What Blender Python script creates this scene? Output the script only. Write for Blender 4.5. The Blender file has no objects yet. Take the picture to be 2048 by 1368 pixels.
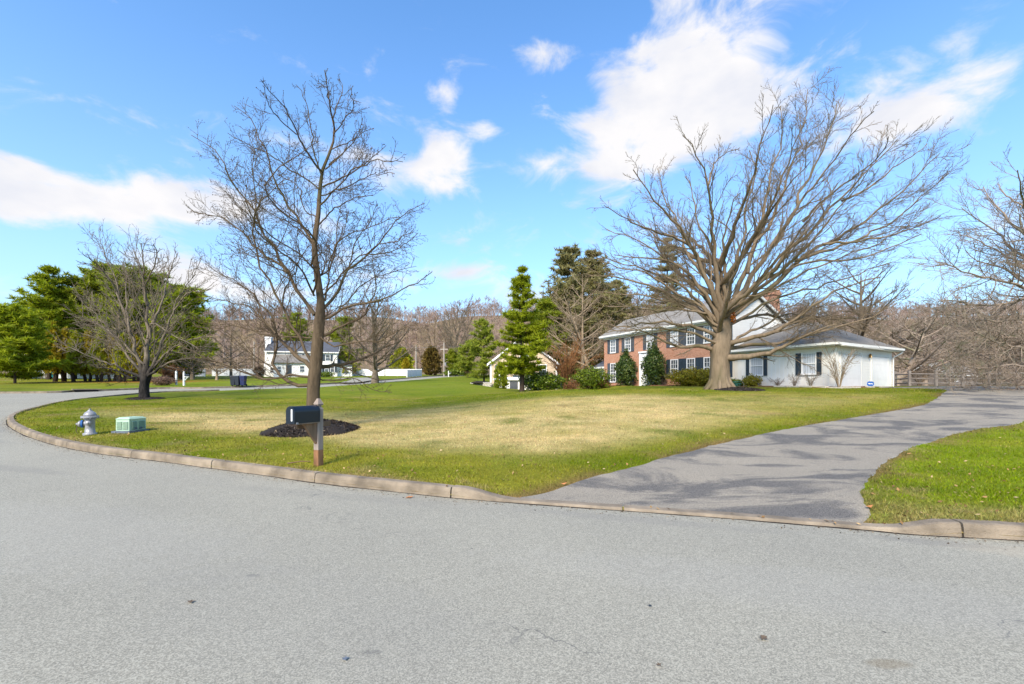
import bpy, bmesh, math, random
import numpy as np
from mathutils import Vector, Matrix
from mathutils.geometry import delaunay_2d_cdt

random.seed(7)
RNG = np.random.default_rng(7)
scene = bpy.context.scene
COL = scene.collection
R = math.radians

# ------------------------------------------------------------------ camera
F, HZ, CAMZ = 880.0, 770.0, 1.73          # focal length in photo pixels, horizon row, eye height
cam_d = bpy.data.cameras.new('camera')
cam_d.sensor_width = 36.0
cam_d.lens = F / 2048 * 36
cam_d.shift_y = (HZ - 684) / 2048
cam_d.clip_end = 3000
cam_d.clip_start = 0.05
cam = bpy.data.objects.new('camera', cam_d)
cam.location = (0, 0, CAMZ)
cam.rotation_euler = (R(90), 0, 0)
COL.objects.link(cam)
scene.camera = cam

# ------------------------------------------------------------------ light and exposure
EXPO = 2.0
SUN_DIR = Vector((-0.29, -0.73, 0.62)).normalized()      # towards the sun
scene.view_settings.view_transform = 'Standard'
scene.view_settings.look = 'None'
scene.view_settings.exposure = EXPO
scene.view_settings.gamma = 1.0
scene.view_settings.use_curve_mapping = False
scene.cycles.max_bounces = 6
scene.cycles.transparent_max_bounces = 8

sun_d = bpy.data.lights.new('sun', 'SUN')
sun_d.energy = 1.75
sun_d.angle = R(17)
sun_d.color = (1.0, 0.89, 0.75)
sun = bpy.data.objects.new('sun', sun_d)
sun.rotation_euler = SUN_DIR.to_track_quat('Z', 'Y').to_euler()
sun.location = (-30, -30, 60)
COL.objects.link(sun)


def pixdir(px, py):
    return Vector(((px - 1024) / F, 1.0, -(py - HZ) / F)).normalized()


world = bpy.data.worlds.new('World')
scene.world = world
world.use_nodes = True


def build_world():
    nt = world.node_tree
    nt.nodes.clear()
    N = nt.nodes.new
    L = nt.links.new
    out = N('ShaderNodeOutputWorld')
    bg = N('ShaderNodeBackground')
    SKY_S = 0.1
    bg.inputs['Strength'].default_value = SKY_S
    L(bg.outputs[0], out.inputs['Surface'])
    sky = N('ShaderNodeTexSky')
    sky.sky_type = 'NISHITA'
    sky.sun_disc = False
    sky.sun_elevation = math.asin(SUN_DIR.z)
    sky.sun_rotation = math.atan2(SUN_DIR.x, SUN_DIR.y)
    sky.altitude = 100
    sky.air_density = 1.0
    sky.dust_density = 0.6
    sky.ozone_density = 1.6
    hsv = N('ShaderNodeHueSaturation')
    hsv.inputs['Saturation'].default_value = 1.08
    hsv.inputs['Value'].default_value = 0.63
    L(sky.outputs[0], hsv.inputs['Color'])
    tint = N('ShaderNodeMix'); tint.data_type = 'RGBA'; tint.blend_type = 'MULTIPLY'
    tint.inputs['Factor'].default_value = 1.0
    tint.inputs['B'].default_value = (0.84, 1.19, 1.42, 1)
    L(hsv.outputs[0], tint.inputs['A'])
    tc = N('ShaderNodeTexCoord')

    def math_(op, a, b=None, clamp=False):
        m = N('ShaderNodeMath'); m.operation = op; m.use_clamp = clamp
        for i, v in enumerate((a, b)):
            if v is None:
                continue
            if isinstance(v, (int, float)):
                m.inputs[i].default_value = v
            else:
                L(v, m.inputs[i])
        return m.outputs[0]

    def vmath(op, a, b):
        m = N('ShaderNodeVectorMath'); m.operation = op
        for i, v in enumerate((a, b)):
            if isinstance(v, (tuple, Vector)):
                m.inputs[i].default_value = v
            else:
                L(v, m.inputs[i])
        return m
    d = tc.outputs['Generated']
    stretch = vmath('MULTIPLY', d, (1.0, 1.0, 1.9)).outputs[0]
    n1 = N('ShaderNodeTexNoise'); n1.inputs['Scale'].default_value = 7.0
    n1.inputs['Detail'].default_value = 10; n1.inputs['Roughness'].default_value = 0.6
    n1.inputs['Distortion'].default_value = 0.45
    L(stretch, n1.inputs['Vector'])
    n2 = N('ShaderNodeTexNoise'); n2.inputs['Scale'].default_value = 7
    n2.inputs['Detail'].default_value = 5
    L(vmath('ADD', stretch, (3.1, 1.7, 0.06)).outputs[0], n2.inputs['Vector'])
    blobs = [(1330, 245, 145, 85, 1.0), (1262, 280, 80, 80, .85), (1440, 220, 120, 80, .65), (1270, 135, 90, 34, .6),
             (1370, 75, 160, 70, .42), (1500, 60, 140, 60, .3), (1800, 235, 140, 46, .8), (1690, 250, 110, 70, .35),
             (70, 385, 130, 42, .85), (230, 405, 140, 45, .8), (385, 405, 110, 45, .8), (480, 425, 70, 30, .5), (20, 322, 60, 18, .7),
             (895, 185, 36, 28, .85), (975, 255, 34, 24, .75), (885, 300, 46, 36, .85), (850, 350, 70, 34, .7),
             (750, 330, 70, 40, .55), (545, 275, 110, 24, .6), (640, 350, 60, 28, .45), (930, 545, 90, 24, .65),
             (790, 560, 120, 34, .55), (260, 540, 110, 26, .55), (390, 550, 110, 30, .6), (560, 590, 120, 26, .5),
             (1100, 100, 70, 20, .42), (1080, 330, 90, 30, .3), (1620, 480, 130, 26, .45), (2000, 455, 80, 40, .5),
             (0, 560, 120, 40, .45), (1800, 150, 80, 24, .35), (1080, 610, 120, 40, .5), (10, 425, 40, 20, .5)]
    total = None
    for (px, py, rx, ry, a) in blobs:
        c = pixdir(px, py)
        sx = (pixdir(px + rx, py) - pixdir(px - rx, py)).length / 2
        sz = (pixdir(px, py + ry) - pixdir(px, py - ry)).length / 2
        q = vmath('SUBTRACT', d, tuple(c)).outputs[0]
        q = vmath('MULTIPLY', q, (1 / sx, 1 / sx, 1 / sz)).outputs[0]
        dd = vmath('DOT_PRODUCT', q, q).outputs['Value']
        e = math_('POWER', 2.718, math_('MULTIPLY', dd, -0.8))
        e = math_('MULTIPLY', e, a)
        total = e if total is None else math_('ADD', total, e)
    total = math_('MINIMUM', total, 1.0)
    val = math_('ADD', math_('MULTIPLY', total, 0.82), math_('MULTIPLY', math_('SUBTRACT', n1.outputs['Fac'], 0.5), 2.1))
    mr = N('ShaderNodeMapRange'); mr.interpolation_type = 'SMOOTHSTEP'
    mr.inputs['From Min'].default_value = 0.16
    mr.inputs['From Max'].default_value = 0.76
    L(val, mr.inputs['Value'])
    shade = N('ShaderNodeValToRGB')
    k = 1.0 / (SKY_S * 2 ** EXPO)
    shade.color_ramp.elements[0].position = 0.36
    shade.color_ramp.elements[0].color = (0.84 * k, 0.86 * k, 0.94 * k, 1)
    shade.color_ramp.elements[1].position = 0.58
    shade.color_ramp.elements[1].color = (1.0 * k, 0.985 * k, 1.0 * k, 1)
    L(n2.outputs['Fac'], shade.inputs[0])
    mix = N('ShaderNodeMix'); mix.data_type = 'RGBA'
    L(mr.outputs[0], mix.inputs['Factor'])
    hz = N('ShaderNodeSeparateXYZ'); L(d, hz.inputs[0])
    hf = math_('MULTIPLY', math_('POWER', math_('SUBTRACT', 1.0, math_('MAXIMUM', hz.outputs['Z'], 0.0)), 3.0), 0.85)
    pale = N('ShaderNodeMix'); pale.data_type = 'RGBA'
    L(hf, pale.inputs['Factor']); L(tint.outputs['Result'], pale.inputs['A'])
    pale.inputs['B'].default_value = (0.66 * k, 0.84 * k, 1.0 * k, 1)
    L(pale.outputs['Result'], mix.inputs['A'])
    L(shade.outputs[0], mix.inputs['B'])
    L(mix.outputs['Result'], bg.inputs['Color'])


build_world()

# ------------------------------------------------------------------ object helpers


def tag(o, label=None, cat=None, group=None, kind=None):
    if label: o['label'] = label
    if cat: o['category'] = cat
    if group: o['group'] = group
    if kind: o['kind'] = kind
    return o


def empty(name, loc, label=None, cat=None, group=None, kind=None, rz=0.0):
    o = bpy.data.objects.new(name, None)
    o.location = loc
    o.rotation_euler = (0, 0, rz)
    o.empty_display_size = 0.2
    COL.objects.link(o)
    return tag(o, label, cat, group, kind)


def link(name, mesh, parent=None, kind=None, world_coords=True):
    o = bpy.data.objects.new(name, mesh)
    COL.objects.link(o)
    if parent is not None:
        o.parent = parent
        if world_coords:
            o.matrix_parent_inverse = parent_matrix(parent).inverted()
    if kind: o['kind'] = kind
    return o


def parent_matrix(p):
    m = Matrix.LocRotScale(p.location, p.rotation_euler, p.scale)
    if p.parent is not None:
        m = parent_matrix(p.parent) @ p.matrix_parent_inverse @ m
    return m


def copy_tree(o, parent=None):
    c = o.copy()
    COL.objects.link(c)
    if parent is not None:
        c.parent = parent
    for ch in o.children:
        copy_tree(ch, c)
    return c


_tmpl = {}


def tube_template(n, k):
    if (n, k) not in _tmpl:
        f = []
        for i in range(n - 1):
            for j in range(k):
                a = i * k + j
                b = i * k + (j + 1) % k
                f.append((a, b, b + k, a + k))
        _tmpl[(n, k)] = np.array(f, dtype=np.int32)
    return _tmpl[(n, k)]


class MB:
    """collects shapes and links them as one mesh object"""

    def __init__(self):
        self.V = []; self.Q = []; self.T = []; self.P = []; self.n = 0

    def add(self, v, quads=None, tris=None, polys=None):
        v = np.asarray(v, dtype=np.float64).reshape(-1, 3)
        if quads is not None and len(quads): self.Q.append(np.asarray(quads, dtype=np.int32) + self.n)
        if tris is not None and len(tris): self.T.append(np.asarray(tris, dtype=np.int32) + self.n)
        if polys is not None:
            for p in polys: self.P.append([i + self.n for i in p])
        self.V.append(v); self.n += len(v)
        return self

    def hexa(self, c):
        """eight corners: bottom 0-3 counter-clockwise, top 4-7"""
        return self.add(c, quads=[(3, 2, 1, 0), (4, 5, 6, 7), (0, 1, 5, 4), (1, 2, 6, 5), (2, 3, 7, 6), (3, 0, 4, 7)])

    def box(self, x0, x1, y0, y1, z0, z1, fr=None):
        c = [(x0, y0, z0), (x1, y0, z0), (x1, y1, z0), (x0, y1, z0), (x0, y0, z1), (x1, y0, z1), (x1, y1, z1), (x0, y1, z1)]
        if fr is not None: c = [fr(*p) for p in c]
        return self.hexa(c)

    def poly(self, pts):
        return self.add(pts, polys=[list(range(len(pts)))])

    def prism(self, pts, vec):
        n = len(pts); v = Vector(vec)
        p = [Vector(a) for a in pts]
        allp = [tuple(a) for a in p] + [tuple(a + v) for a in p]
        self.add(allp, quads=[(i, (i + 1) % n, (i + 1) % n + n, i + n) for i in range(n)],
                 polys=[list(range(n))[::-1], list(range(n, 2 * n))])
        return self

    def tubes(self, P, Rad, k):
        """P (m,n,3), Rad (m,n)"""
        P = np.asarray(P, float); Rad = np.asarray(Rad, float)
        m, n, _ = P.shape
        T = np.empty_like(P)
        T[:, 1:-1] = P[:, 2:] - P[:, :-2]
        T[:, 0] = P[:, 1] - P[:, 0]
        T[:, -1] = P[:, -1] - P[:, -2]
        T /= np.linalg.norm(T, axis=2, keepdims=True) + 1e-9
        mean = P[:, -1] - P[:, 0]
        ref = np.where((np.abs(mean[:, 2]) > 0.75 * np.linalg.norm(mean, axis=1))[:, None], np.array([[1.0, 0.13, 0]]), np.array([[0.1, 0.05, 1.0]]))
        A = np.cross(T, ref[:, None, :]); A /= np.linalg.norm(A, axis=2, keepdims=True) + 1e-9
        B = np.cross(T, A)
        ang = np.arange(k) * 2 * math.pi / k
        ring = P[:, :, None, :] + Rad[:, :, None, None] * (np.cos(ang)[None, None, :, None] * A[:, :, None, :] + np.sin(ang)[None, None, :, None] * B[:, :, None, :])
        t = tube_template(n, k)
        q = (t[None] + (np.arange(m) * n * k)[:, None, None]).reshape(-1, 4)
        return self.add(ring.reshape(-1, 3), quads=q)

    def tube(self, pts, r, k=8, cap=True):
        pts = np.asarray(pts, float)
        rr = np.full(len(pts), r) if np.isscalar(r) else np.asarray(r, float)
        base = self.n
        self.tubes(pts[None], rr[None], k)
        if cap:
            self.P.append([base + j for j in range(k)][::-1])
            e = base + (len(pts) - 1) * k
            self.P.append([e + j for j in range(k)])
        return self

    def lathe(self, prof, center, k=16, axis=(0, 0, 1)):
        """prof: (radius, height) pairs along axis from center"""
        ax = Vector(axis).normalized()
        ref = Vector((1, 0, 0)) if abs(ax.x) < 0.9 else Vector((0, 1, 0))
        a = ax.cross(ref).normalized(); b = ax.cross(a)
        c = Vector(center); vs = []
        for (r, h) in prof:
            for j in range(k):
                t = 2 * math.pi * j / k
                vs.append(tuple(c + ax * h + a * (r * math.cos(t)) + b * (r * math.sin(t))))
        n = len(prof)
        self.add(vs, quads=tube_template(n, k)[:, ::-1], polys=[[j for j in range(k)], [(n - 1) * k + j for j in range(k)][::-1]])
        return self

    def mesh(self, name, mat, smooth=False):
        me = bpy.data.meshes.new(name)
        V = np.concatenate(self.V) if self.V else np.zeros((0, 3))
        loops = []; sizes = []
        if self.Q:
            q = np.concatenate(self.Q); loops.append(q.ravel()); sizes.append(np.full(len(q), 4))
        if self.T:
            t = np.concatenate(self.T); loops.append(t.ravel()); sizes.append(np.full(len(t), 3))
        if self.P:
            loops.append(np.array([i for p in self.P for i in p])); sizes.append(np.array([len(p) for p in self.P]))
        lo = np.concatenate(loops).astype(np.int32); sz = np.concatenate(sizes).astype(np.int32)
        me.vertices.add(len(V)); me.vertices.foreach_set('co', V.ravel())
        me.loops.add(len(lo)); me.loops.foreach_set('vertex_index', lo)
        me.polygons.add(len(sz))
        st = np.concatenate([[0], np.cumsum(sz)[:-1]]).astype(np.int32)
        me.polygons.foreach_set('loop_start', st)
        me.polygons.foreach_set('loop_total', sz)
        me.polygons.foreach_set('use_smooth', np.full(len(sz), bool(smooth)))
        me.update(calc_edges=True)
        me.validate()
        if mat is not None: me.materials.append(mat)
        return me

    def build(self, name, mat, parent=None, smooth=False, kind=None):
        return link(name, self.mesh(name, mat, smooth), parent, kind)


def flip_fix(o):
    bm = bmesh.new(); bm.from_mesh(o.data)
    bmesh.ops.recalc_face_normals(bm, faces=bm.faces)
    bm.to_mesh(o.data); bm.free()
    return o


def bevel(o, w, seg=2):
    bm = bmesh.new(); bm.from_mesh(o.data)
    bmesh.ops.remove_doubles(bm, verts=bm.verts, dist=1e-5)
    bmesh.ops.recalc_face_normals(bm, faces=bm.faces)
    es = [e for e in bm.edges if len(e.link_faces) == 2 and e.calc_face_angle(0) > 0.5]
    bmesh.ops.bevel(bm, geom=es, offset=w, segments=seg, affect='EDGES', profile=0.6)
    bm.to_mesh(o.data); bm.free()
    return o

# ------------------------------------------------------------------ materials


class NT:
    def __init__(self, name):
        self.m = bpy.data.materials.new(name); self.m.use_nodes = True
        self.t = self.m.node_tree; self.t.nodes.clear()
        self.out = self.n('ShaderNodeOutputMaterial')

    def n(self, kind, **inp):
        nd = self.t.nodes.new(kind)
        for k, v in inp.items():
            self.set(nd, k.replace('_', ' '), v)
        return nd

    def set(self, nd, key, v):
        s = nd.inputs[key]
        if isinstance(v, bpy.types.NodeSocket): self.t.links.new(v, s)
        elif isinstance(v, (tuple, list)) and len(v) == 3 and s.type == 'RGBA': s.default_value = (*v, 1)
        else: s.default_value = v

    def L(self, a, b): self.t.links.new(a, b)

    def noise(self, vec, scale, detail=3, rough=0.55, dist=0.0):
        nd = self.n('ShaderNodeTexNoise')
        nd.inputs['Scale'].default_value = scale; nd.inputs['Detail'].default_value = detail
        nd.inputs['Roughness'].default_value = rough; nd.inputs['Distortion'].default_value = dist
        if vec is not None: self.L(vec, nd.inputs['Vector'])
        return nd.outputs['Fac']

    def ramp(self, fac, stops):
        nd = self.n('ShaderNodeValToRGB'); cr = nd.color_ramp
        while len(cr.elements) < len(stops): cr.elements.new(0.5)
        for e, (p, c) in zip(cr.elements, stops):
            e.position = p; e.color = (*c, 1) if len(c) == 3 else c
        self.L(fac, nd.inputs[0])
        return nd.outputs[0]

    def mix(self, fac, a, b, mode='MIX'):
        nd = self.n('ShaderNodeMix'); nd.data_type = 'RGBA'; nd.blend_type = mode
        for k, v in (('Factor', fac), ('A', a), ('B', b)):
            s = [i for i in nd.inputs if i.name == k and (i.type == 'VALUE' if k == 'Factor' else i.type == 'RGBA')][0]
            if isinstance(v, bpy.types.NodeSocket): self.L(v, s)
            elif isinstance(v, (tuple, list)): s.default_value = (*v[:3], 1)
            else: s.default_value = v
        return [o for o in nd.outputs if o.type == 'RGBA'][0]

    def math(self, op, a, b=0.0, clamp=False):
        nd = self.n('ShaderNodeMath'); nd.operation = op; nd.use_clamp = clamp
        for i, v in enumerate((a, b)):
            if isinstance(v, bpy.types.NodeSocket): self.L(v, nd.inputs[i])
            else: nd.inputs[i].default_value = v
        return nd.outputs[0]

    def smooth(self, v, lo, hi):
        nd = self.n('ShaderNodeMapRange'); nd.interpolation_type = 'SMOOTHSTEP'
        self.L(v, nd.inputs['Value'])
        nd.inputs['From Min'].default_value = lo; nd.inputs['From Max'].default_value = hi
        return nd.outputs[0]

    def coord(self, kind='Object', scale=(1, 1, 1), rot=(0, 0, 0)):
        tc = self.n('ShaderNodeTexCoord'); mp = self.n('ShaderNodeMapping')
        self.L(tc.outputs[kind], mp.inputs['Vector'])
        mp.inputs['Scale'].default_value = scale; mp.inputs['Rotation'].default_value = rot
        return mp.outputs[0]

    def bump(self, h, strength, dist=0.02):
        nd = self.n('ShaderNodeBump'); nd.inputs['Strength'].default_value = strength
        nd.inputs['Distance'].default_value = dist
        self.L(h, nd.inputs['Height'])
        return nd.outputs[0]

    def principled(self, color, rough=0.8, normal=None, spec=0.3, metal=0.0):
        p = self.n('ShaderNodeBsdfPrincipled')
        if isinstance(color, bpy.types.NodeSocket): self.L(color, p.inputs['Base Color'])
        else: p.inputs['Base Color'].default_value = (*color[:3], 1)
        if isinstance(rough, bpy.types.NodeSocket): self.L(rough, p.inputs['Roughness'])
        else: p.inputs['Roughness'].default_value = rough
        p.inputs['Specular IOR Level'].default_value = spec
        p.inputs['Metallic'].default_value = metal
        if normal is not None: self.L(normal, p.inputs['Normal'])
        self.L(p.outputs[0], self.out.inputs['Surface'])
        return p


def pmat(name, c, rough=0.8, var=0.2, scale=4.0, bump=0.0, bscale=40.0, spec=0.3, metal=0.0, stretch=(1, 1, 1), c2=None):
    t = NT(name)
    v = t.coord('Object', stretch)
    a = t.noise(v, scale, 5)
    c2 = c2 or tuple(x * (1 - var) for x in c)
    c1 = tuple(min(1, x * (1 + var)) for x in c) if var else c
    colr = t.ramp(a, [(0.3, c2), (0.7, c1)])
    nrm = t.bump(t.noise(v, bscale, 4), bump) if bump else None
    t.principled(colr, rough, nrm, spec, metal)
    return t.m


def leafmat(name, c1, c2, c3=None, trans=0.25, rough=0.55):
    t = NT(name)
    g = t.n('ShaderNodeNewGeometry')
    big = t.noise(t.coord('Object'), 0.9, 2)
    f = t.math('ADD', t.math('MULTIPLY', g.outputs['Random Per Island'], 0.65), t.math('MULTIPLY', big, 0.4))
    stops = [(0.15, c1), (0.85, c2)] if c3 is None else [(0.1, c1), (0.6, c2), (0.95, c3)]
    colr = t.ramp(f, stops)
    p = t.principled(colr, rough, None, 0.25)
    tr = t.n('ShaderNodeBsdfTranslucent'); t.L(colr, tr.inputs['Color'])
    ms = t.n('ShaderNodeMixShader'); ms.inputs[0].default_value = trans
    t.L(p.outputs[0], ms.inputs[1]); t.L(tr.outputs[0], ms.inputs[2])
    t.L(ms.outputs[0], t.out.inputs['Surface'])
    return t.m


def barkmat(name, c, dark=0.5, scale=3.0, bump=0.5, moss=None):
    t = NT(name)
    v = t.coord('Object', (1, 1, 0.25))
    a = t.noise(v, scale * 4, 6, 0.65, 0.4)
    b = t.noise(v, scale * 0.4, 3)
    f = t.math('ADD', t.math('MULTIPLY', a, 0.6), t.math('MULTIPLY', b, 0.4))
    colr = t.ramp(f, [(0.32, tuple(x * dark for x in c)), (0.52, c), (0.72, tuple(min(1, x * 1.25) for x in c))])
    if moss:
        colr = t.mix(t.smooth(b, 0.52, 0.68), colr, moss)
    t.principled(colr, 0.9, t.bump(a, bump, 0.03), 0.15)
    return t.m


def asphalt(name, base, drive=False):
    t = NT(name)
    v = t.coord('Object')
    fine = t.noise(v, 150, 3, 0.7)
    vor = t.n('ShaderNodeTexVoronoi'); vor.inputs['Scale'].default_value = 120; t.L(v, vor.inputs['Vector'])
    vc = t.n('ShaderNodeSeparateColor'); t.L(vor.outputs['Color'], vc.inputs[0])
    speck = t.math('ADD', t.math('MULTIPLY', fine, 0.5), t.math('MULTIPLY', vc.outputs[0], 0.5))
    lo = tuple(x * 0.64 for x in base); hi = tuple(x * 1.36 for x in base)
    colr = t.ramp(speck, [(0.22, lo), (0.5, base), (0.74, hi)])
    big = t.noise(v, 0.35, 5, 0.6)
    colr = t.mix(0.5, colr, t.ramp(big, [(0.3, (0.84, 0.84, 0.85)), (0.7, (1.14, 1.13, 1.1))]), 'MULTIPLY')
    # sparse darker chips and worn patches
    v2 = t.n('ShaderNodeTexVoronoi'); v2.inputs['Scale'].default_value = 3.2; t.L(v, v2.inputs['Vector'])
    chip = t.smooth(t.math('ADD', v2.outputs['Distance'], t.math('MULTIPLY', t.noise(v, 30, 2), 0.05)), 0.085, 0.05)
    sel = t.n('ShaderNodeSeparateColor'); t.L(v2.outputs['Color'], sel.inputs[0])
    chip = t.math('MULTIPLY', chip, t.math('GREATER_THAN', sel.outputs[1], 0.86))
    colr = t.mix(t.math('MULTIPLY', chip, 0.75), colr, (0.07, 0.065, 0.06))
    # faint meandering crack lines
    wv = t.n('ShaderNodeTexVoronoi'); wv.feature = 'DISTANCE_TO_EDGE'; wv.inputs['Scale'].default_value = 0.16
    wd = t.n('ShaderNodeVectorMath'); wd.operation = 'ADD'; t.L(v, wd.inputs[0])
    nz = t.n('ShaderNodeTexNoise'); nz.inputs['Scale'].default_value = 1.4; nz.inputs['Detail'].default_value = 6; t.L(v, nz.inputs['Vector'])
    nv = t.n('ShaderNodeVectorMath'); nv.operation = 'SCALE'; nv.inputs['Scale'].default_value = 2.2; t.L(nz.outputs['Color'], nv.inputs[0])
    t.L(nv.outputs[0], wd.inputs[1]); t.L(wd.outputs[0], wv.inputs['Vector'])
    crack = t.math('MULTIPLY', t.smooth(wv.outputs['Distance'], 0.0032, 0.0008), t.smooth(t.noise(v, 0.5, 3), 0.5, 0.62))
    colr = t.mix(t.math('MULTIPLY', crack, 0.6), colr, (0.07, 0.07, 0.07))
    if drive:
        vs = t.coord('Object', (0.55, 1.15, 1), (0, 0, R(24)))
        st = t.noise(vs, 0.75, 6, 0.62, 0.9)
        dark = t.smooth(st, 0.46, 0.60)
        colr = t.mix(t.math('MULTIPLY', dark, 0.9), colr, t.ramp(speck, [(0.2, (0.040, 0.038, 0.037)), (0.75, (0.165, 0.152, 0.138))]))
    else:
        st = t.noise(t.coord('Object', (1, 2.2, 1), (0, 0, R(-17))), 1.3, 5, 0.6)
        colr = t.mix(t.math('MULTIPLY', t.smooth(st, 0.63, 0.8), 0.35), colr, tuple(x * 1.25 for x in (base[0], base[1] * 0.96, base[2] * 0.86)))
        # oil drips, damp marks and washed-out sand, each where it lies on the street
        sx = t.n('ShaderNodeSeparateXYZ'); t.L(v, sx.inputs[0])
        wob = t.math('MULTIPLY', t.math('SUBTRACT', t.noise(v, 4.5, 5, 0.7), 0.5), 2.4)
        for (x0, y0, rx, ry, c, a) in ((2.33, 2.73, .14, .05, (.17, .13, .075), .9), (-2.35, 4.0, .07, .03, (.07, .07, .07), .75), (-.9, 2.85, .07, .025, (.06, .06, .06), .8), (5.6, 4.45, .9, .22, (.42, .35, .25), .75), (4.6, 4.85, .6, .12, (.13, .125, .12), .5),
                                       (-17.6, 14.2, 1.6, .9, (.12, .125, .135), .7), (-15.2, 12.4, 1.4, .35, (.14, .14, .14), .6), (-10.6, 9.0, 2.4, .22, (.16, .15, .14), .5), (-3.0, 6.9, 2.2, .2, (.19, .18, .16), .4), (1.6, 5.65, 1.6, .16, (.17, .16, .15), .45),
                                       (-5.5, 5.2, 3.0, 1.0, (.36, .34, .30), .35), (2.6, 3.7, 2.6, .5, (.37, .35, .31), .3), (-1.6, 3.4, 1.5, .8, (.22, .21, .19), .3)):
            ex = t.math('POWER', t.math('DIVIDE', t.math('SUBTRACT', sx.outputs[0], x0), rx), 2.0)
            ey = t.math('POWER', t.math('DIVIDE', t.math('SUBTRACT', sx.outputs[1], t.math('ADD', t.math('MULTIPLY', t.math('SUBTRACT', sx.outputs[0], x0), -.3 if rx > .3 else 0.0), y0)), ry), 2.0)
            msk = t.smooth(t.math('ADD', t.math('ADD', ex, ey), wob), 1.5, .1)
            colr = t.mix(t.math('MULTIPLY', msk, a), colr, t.mix(.5, c, colr, 'MIX'))
    t.principled(colr, 0.88, t.bump(speck, 0.5, 0.006), 0.2)
    return t.m


def groundmat():
    t = NT('lawn_ground')
    at = t.n('ShaderNodeAttribute'); at.attribute_name = 'soil'
    v = t.coord('Object')
    f1 = t.noise(v, 26, 5, 0.7)
    f2 = t.noise(v, 2.6, 5, 0.6)
    f3 = t.noise(t.coord('Object', (0.5, 1.6, 1)), 0.9, 5, 0.65)
    c = t.mix(1.0, at.outputs['Color'], t.ramp(f1, [(0.28, (0.5, 0.52, 0.45)), (0.72, (1.45, 1.4, 1.3))]), 'MULTIPLY')
    c = t.mix(1.0, c, t.ramp(f2, [(0.25, (0.74, 0.8, 0.7)), (0.75, (1.22, 1.16, 1.1))]), 'MULTIPLY')
    c = t.mix(1.0, c, t.ramp(f3, [(0.25, (0.8, 0.9, 0.8)), (0.75, (1.2, 1.1, 1.1))]), 'MULTIPLY')
    t.principled(c, 0.95, t.bump(f1, 0.7, 0.05), 0.1)
    return t.m


def brickmat():
    t = NT('brick')
    br = t.n('ShaderNodeTexBrick')
    t.L(t.coord('UV'), br.inputs['Vector'])
    br.inputs['Color1'].default_value = (0.37, 0.125, 0.065, 1)
    br.inputs['Color2'].default_value = (0.47, 0.20, 0.115, 1)
    br.inputs['Mortar'].default_value = (0.52, 0.39, 0.28, 1)
    br.inputs['Scale'].default_value = 1.0
    br.inputs['Brick Width'].default_value = 0.215
    br.inputs['Row Height'].default_value = 0.075
    br.inputs['Mortar Size'].default_value = 0.010
    br.inputs['Bias'].default_value = -0.1
    v = t.coord('UV')
    odd = t.noise(v, 6.5, 4, 0.7)
    c = t.mix(t.smooth(odd, 0.57, 0.70), br.outputs['Color'], (0.52, 0.36, 0.27))
    c = t.mix(t.smooth(t.noise(v, 9, 4, 0.7), 0.56, 0.7), c, (0.23, 0.085, 0.055))
    t.principled(c, 0.9, t.bump(br.outputs['Fac'], -0.5, 0.01), 0.15)
    return t.m


def roofmat(name, c):
    t = NT(name)
    v = t.coord('Object')
    a = t.noise(t.coord('Object', (1, 1, 7)), 2.5, 5, 0.7)
    b = t.noise(v, 0.45, 4)
    wv = t.n('ShaderNodeTexWave'); wv.wave_type = 'BANDS'; wv.bands_direction = 'Z'; wv.wave_profile = 'SAW'
    wv.inputs['Scale'].default_value = 2.2; t.L(v, wv.inputs['Vector'])
    col = t.ramp(a, [(0.3, tuple(x * 0.72 for x in c)), (0.7, tuple(x * 1.25 for x in c))])
    col = t.mix(0.6, col, t.ramp(b, [(0.3, (0.8, 0.8, 0.8)), (0.7, (1.2, 1.2, 1.2))]), 'MULTIPLY')
    col = t.mix(0.5, col, t.ramp(wv.outputs['Fac'], [(0.0, (0.72, 0.72, 0.72)), (0.3, (1.05, 1.05, 1.05))]), 'MULTIPLY')
    t.principled(col, 0.9, t.bump(wv.outputs['Fac'], 0.4, 0.02), 0.15)
    return t.m


def glassmat(name, tint=(0.05, 0.06, 0.07), curtain=None):
    t = NT(name)
    if curtain:
        w = t.n('ShaderNodeTexWave'); w.bands_direction = 'X'; w.inputs['Scale'].default_value = 2.0; w.inputs['Distortion'].default_value = 2.5
        t.L(t.coord('UV', (1, 0.12, 1)), w.inputs['Vector'])
        c = t.ramp(w.outputs['Fac'], [(0.1, tuple(x * 0.72 for x in curtain)), (0.7, curtain)])
    else:
        c = t.ramp(t.noise(t.coord('UV'), 1.6, 3), [(0.35, tuple(x * 0.5 for x in tint)), (0.65, tuple(x * 2.0 for x in tint))])
    p = t.principled(c, 0.06, None, 0.6)
    p.inputs['Coat Weight'].default_value = 0.6
    p.inputs['Coat Roughness'].default_value = 0.03
    return t.m


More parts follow.
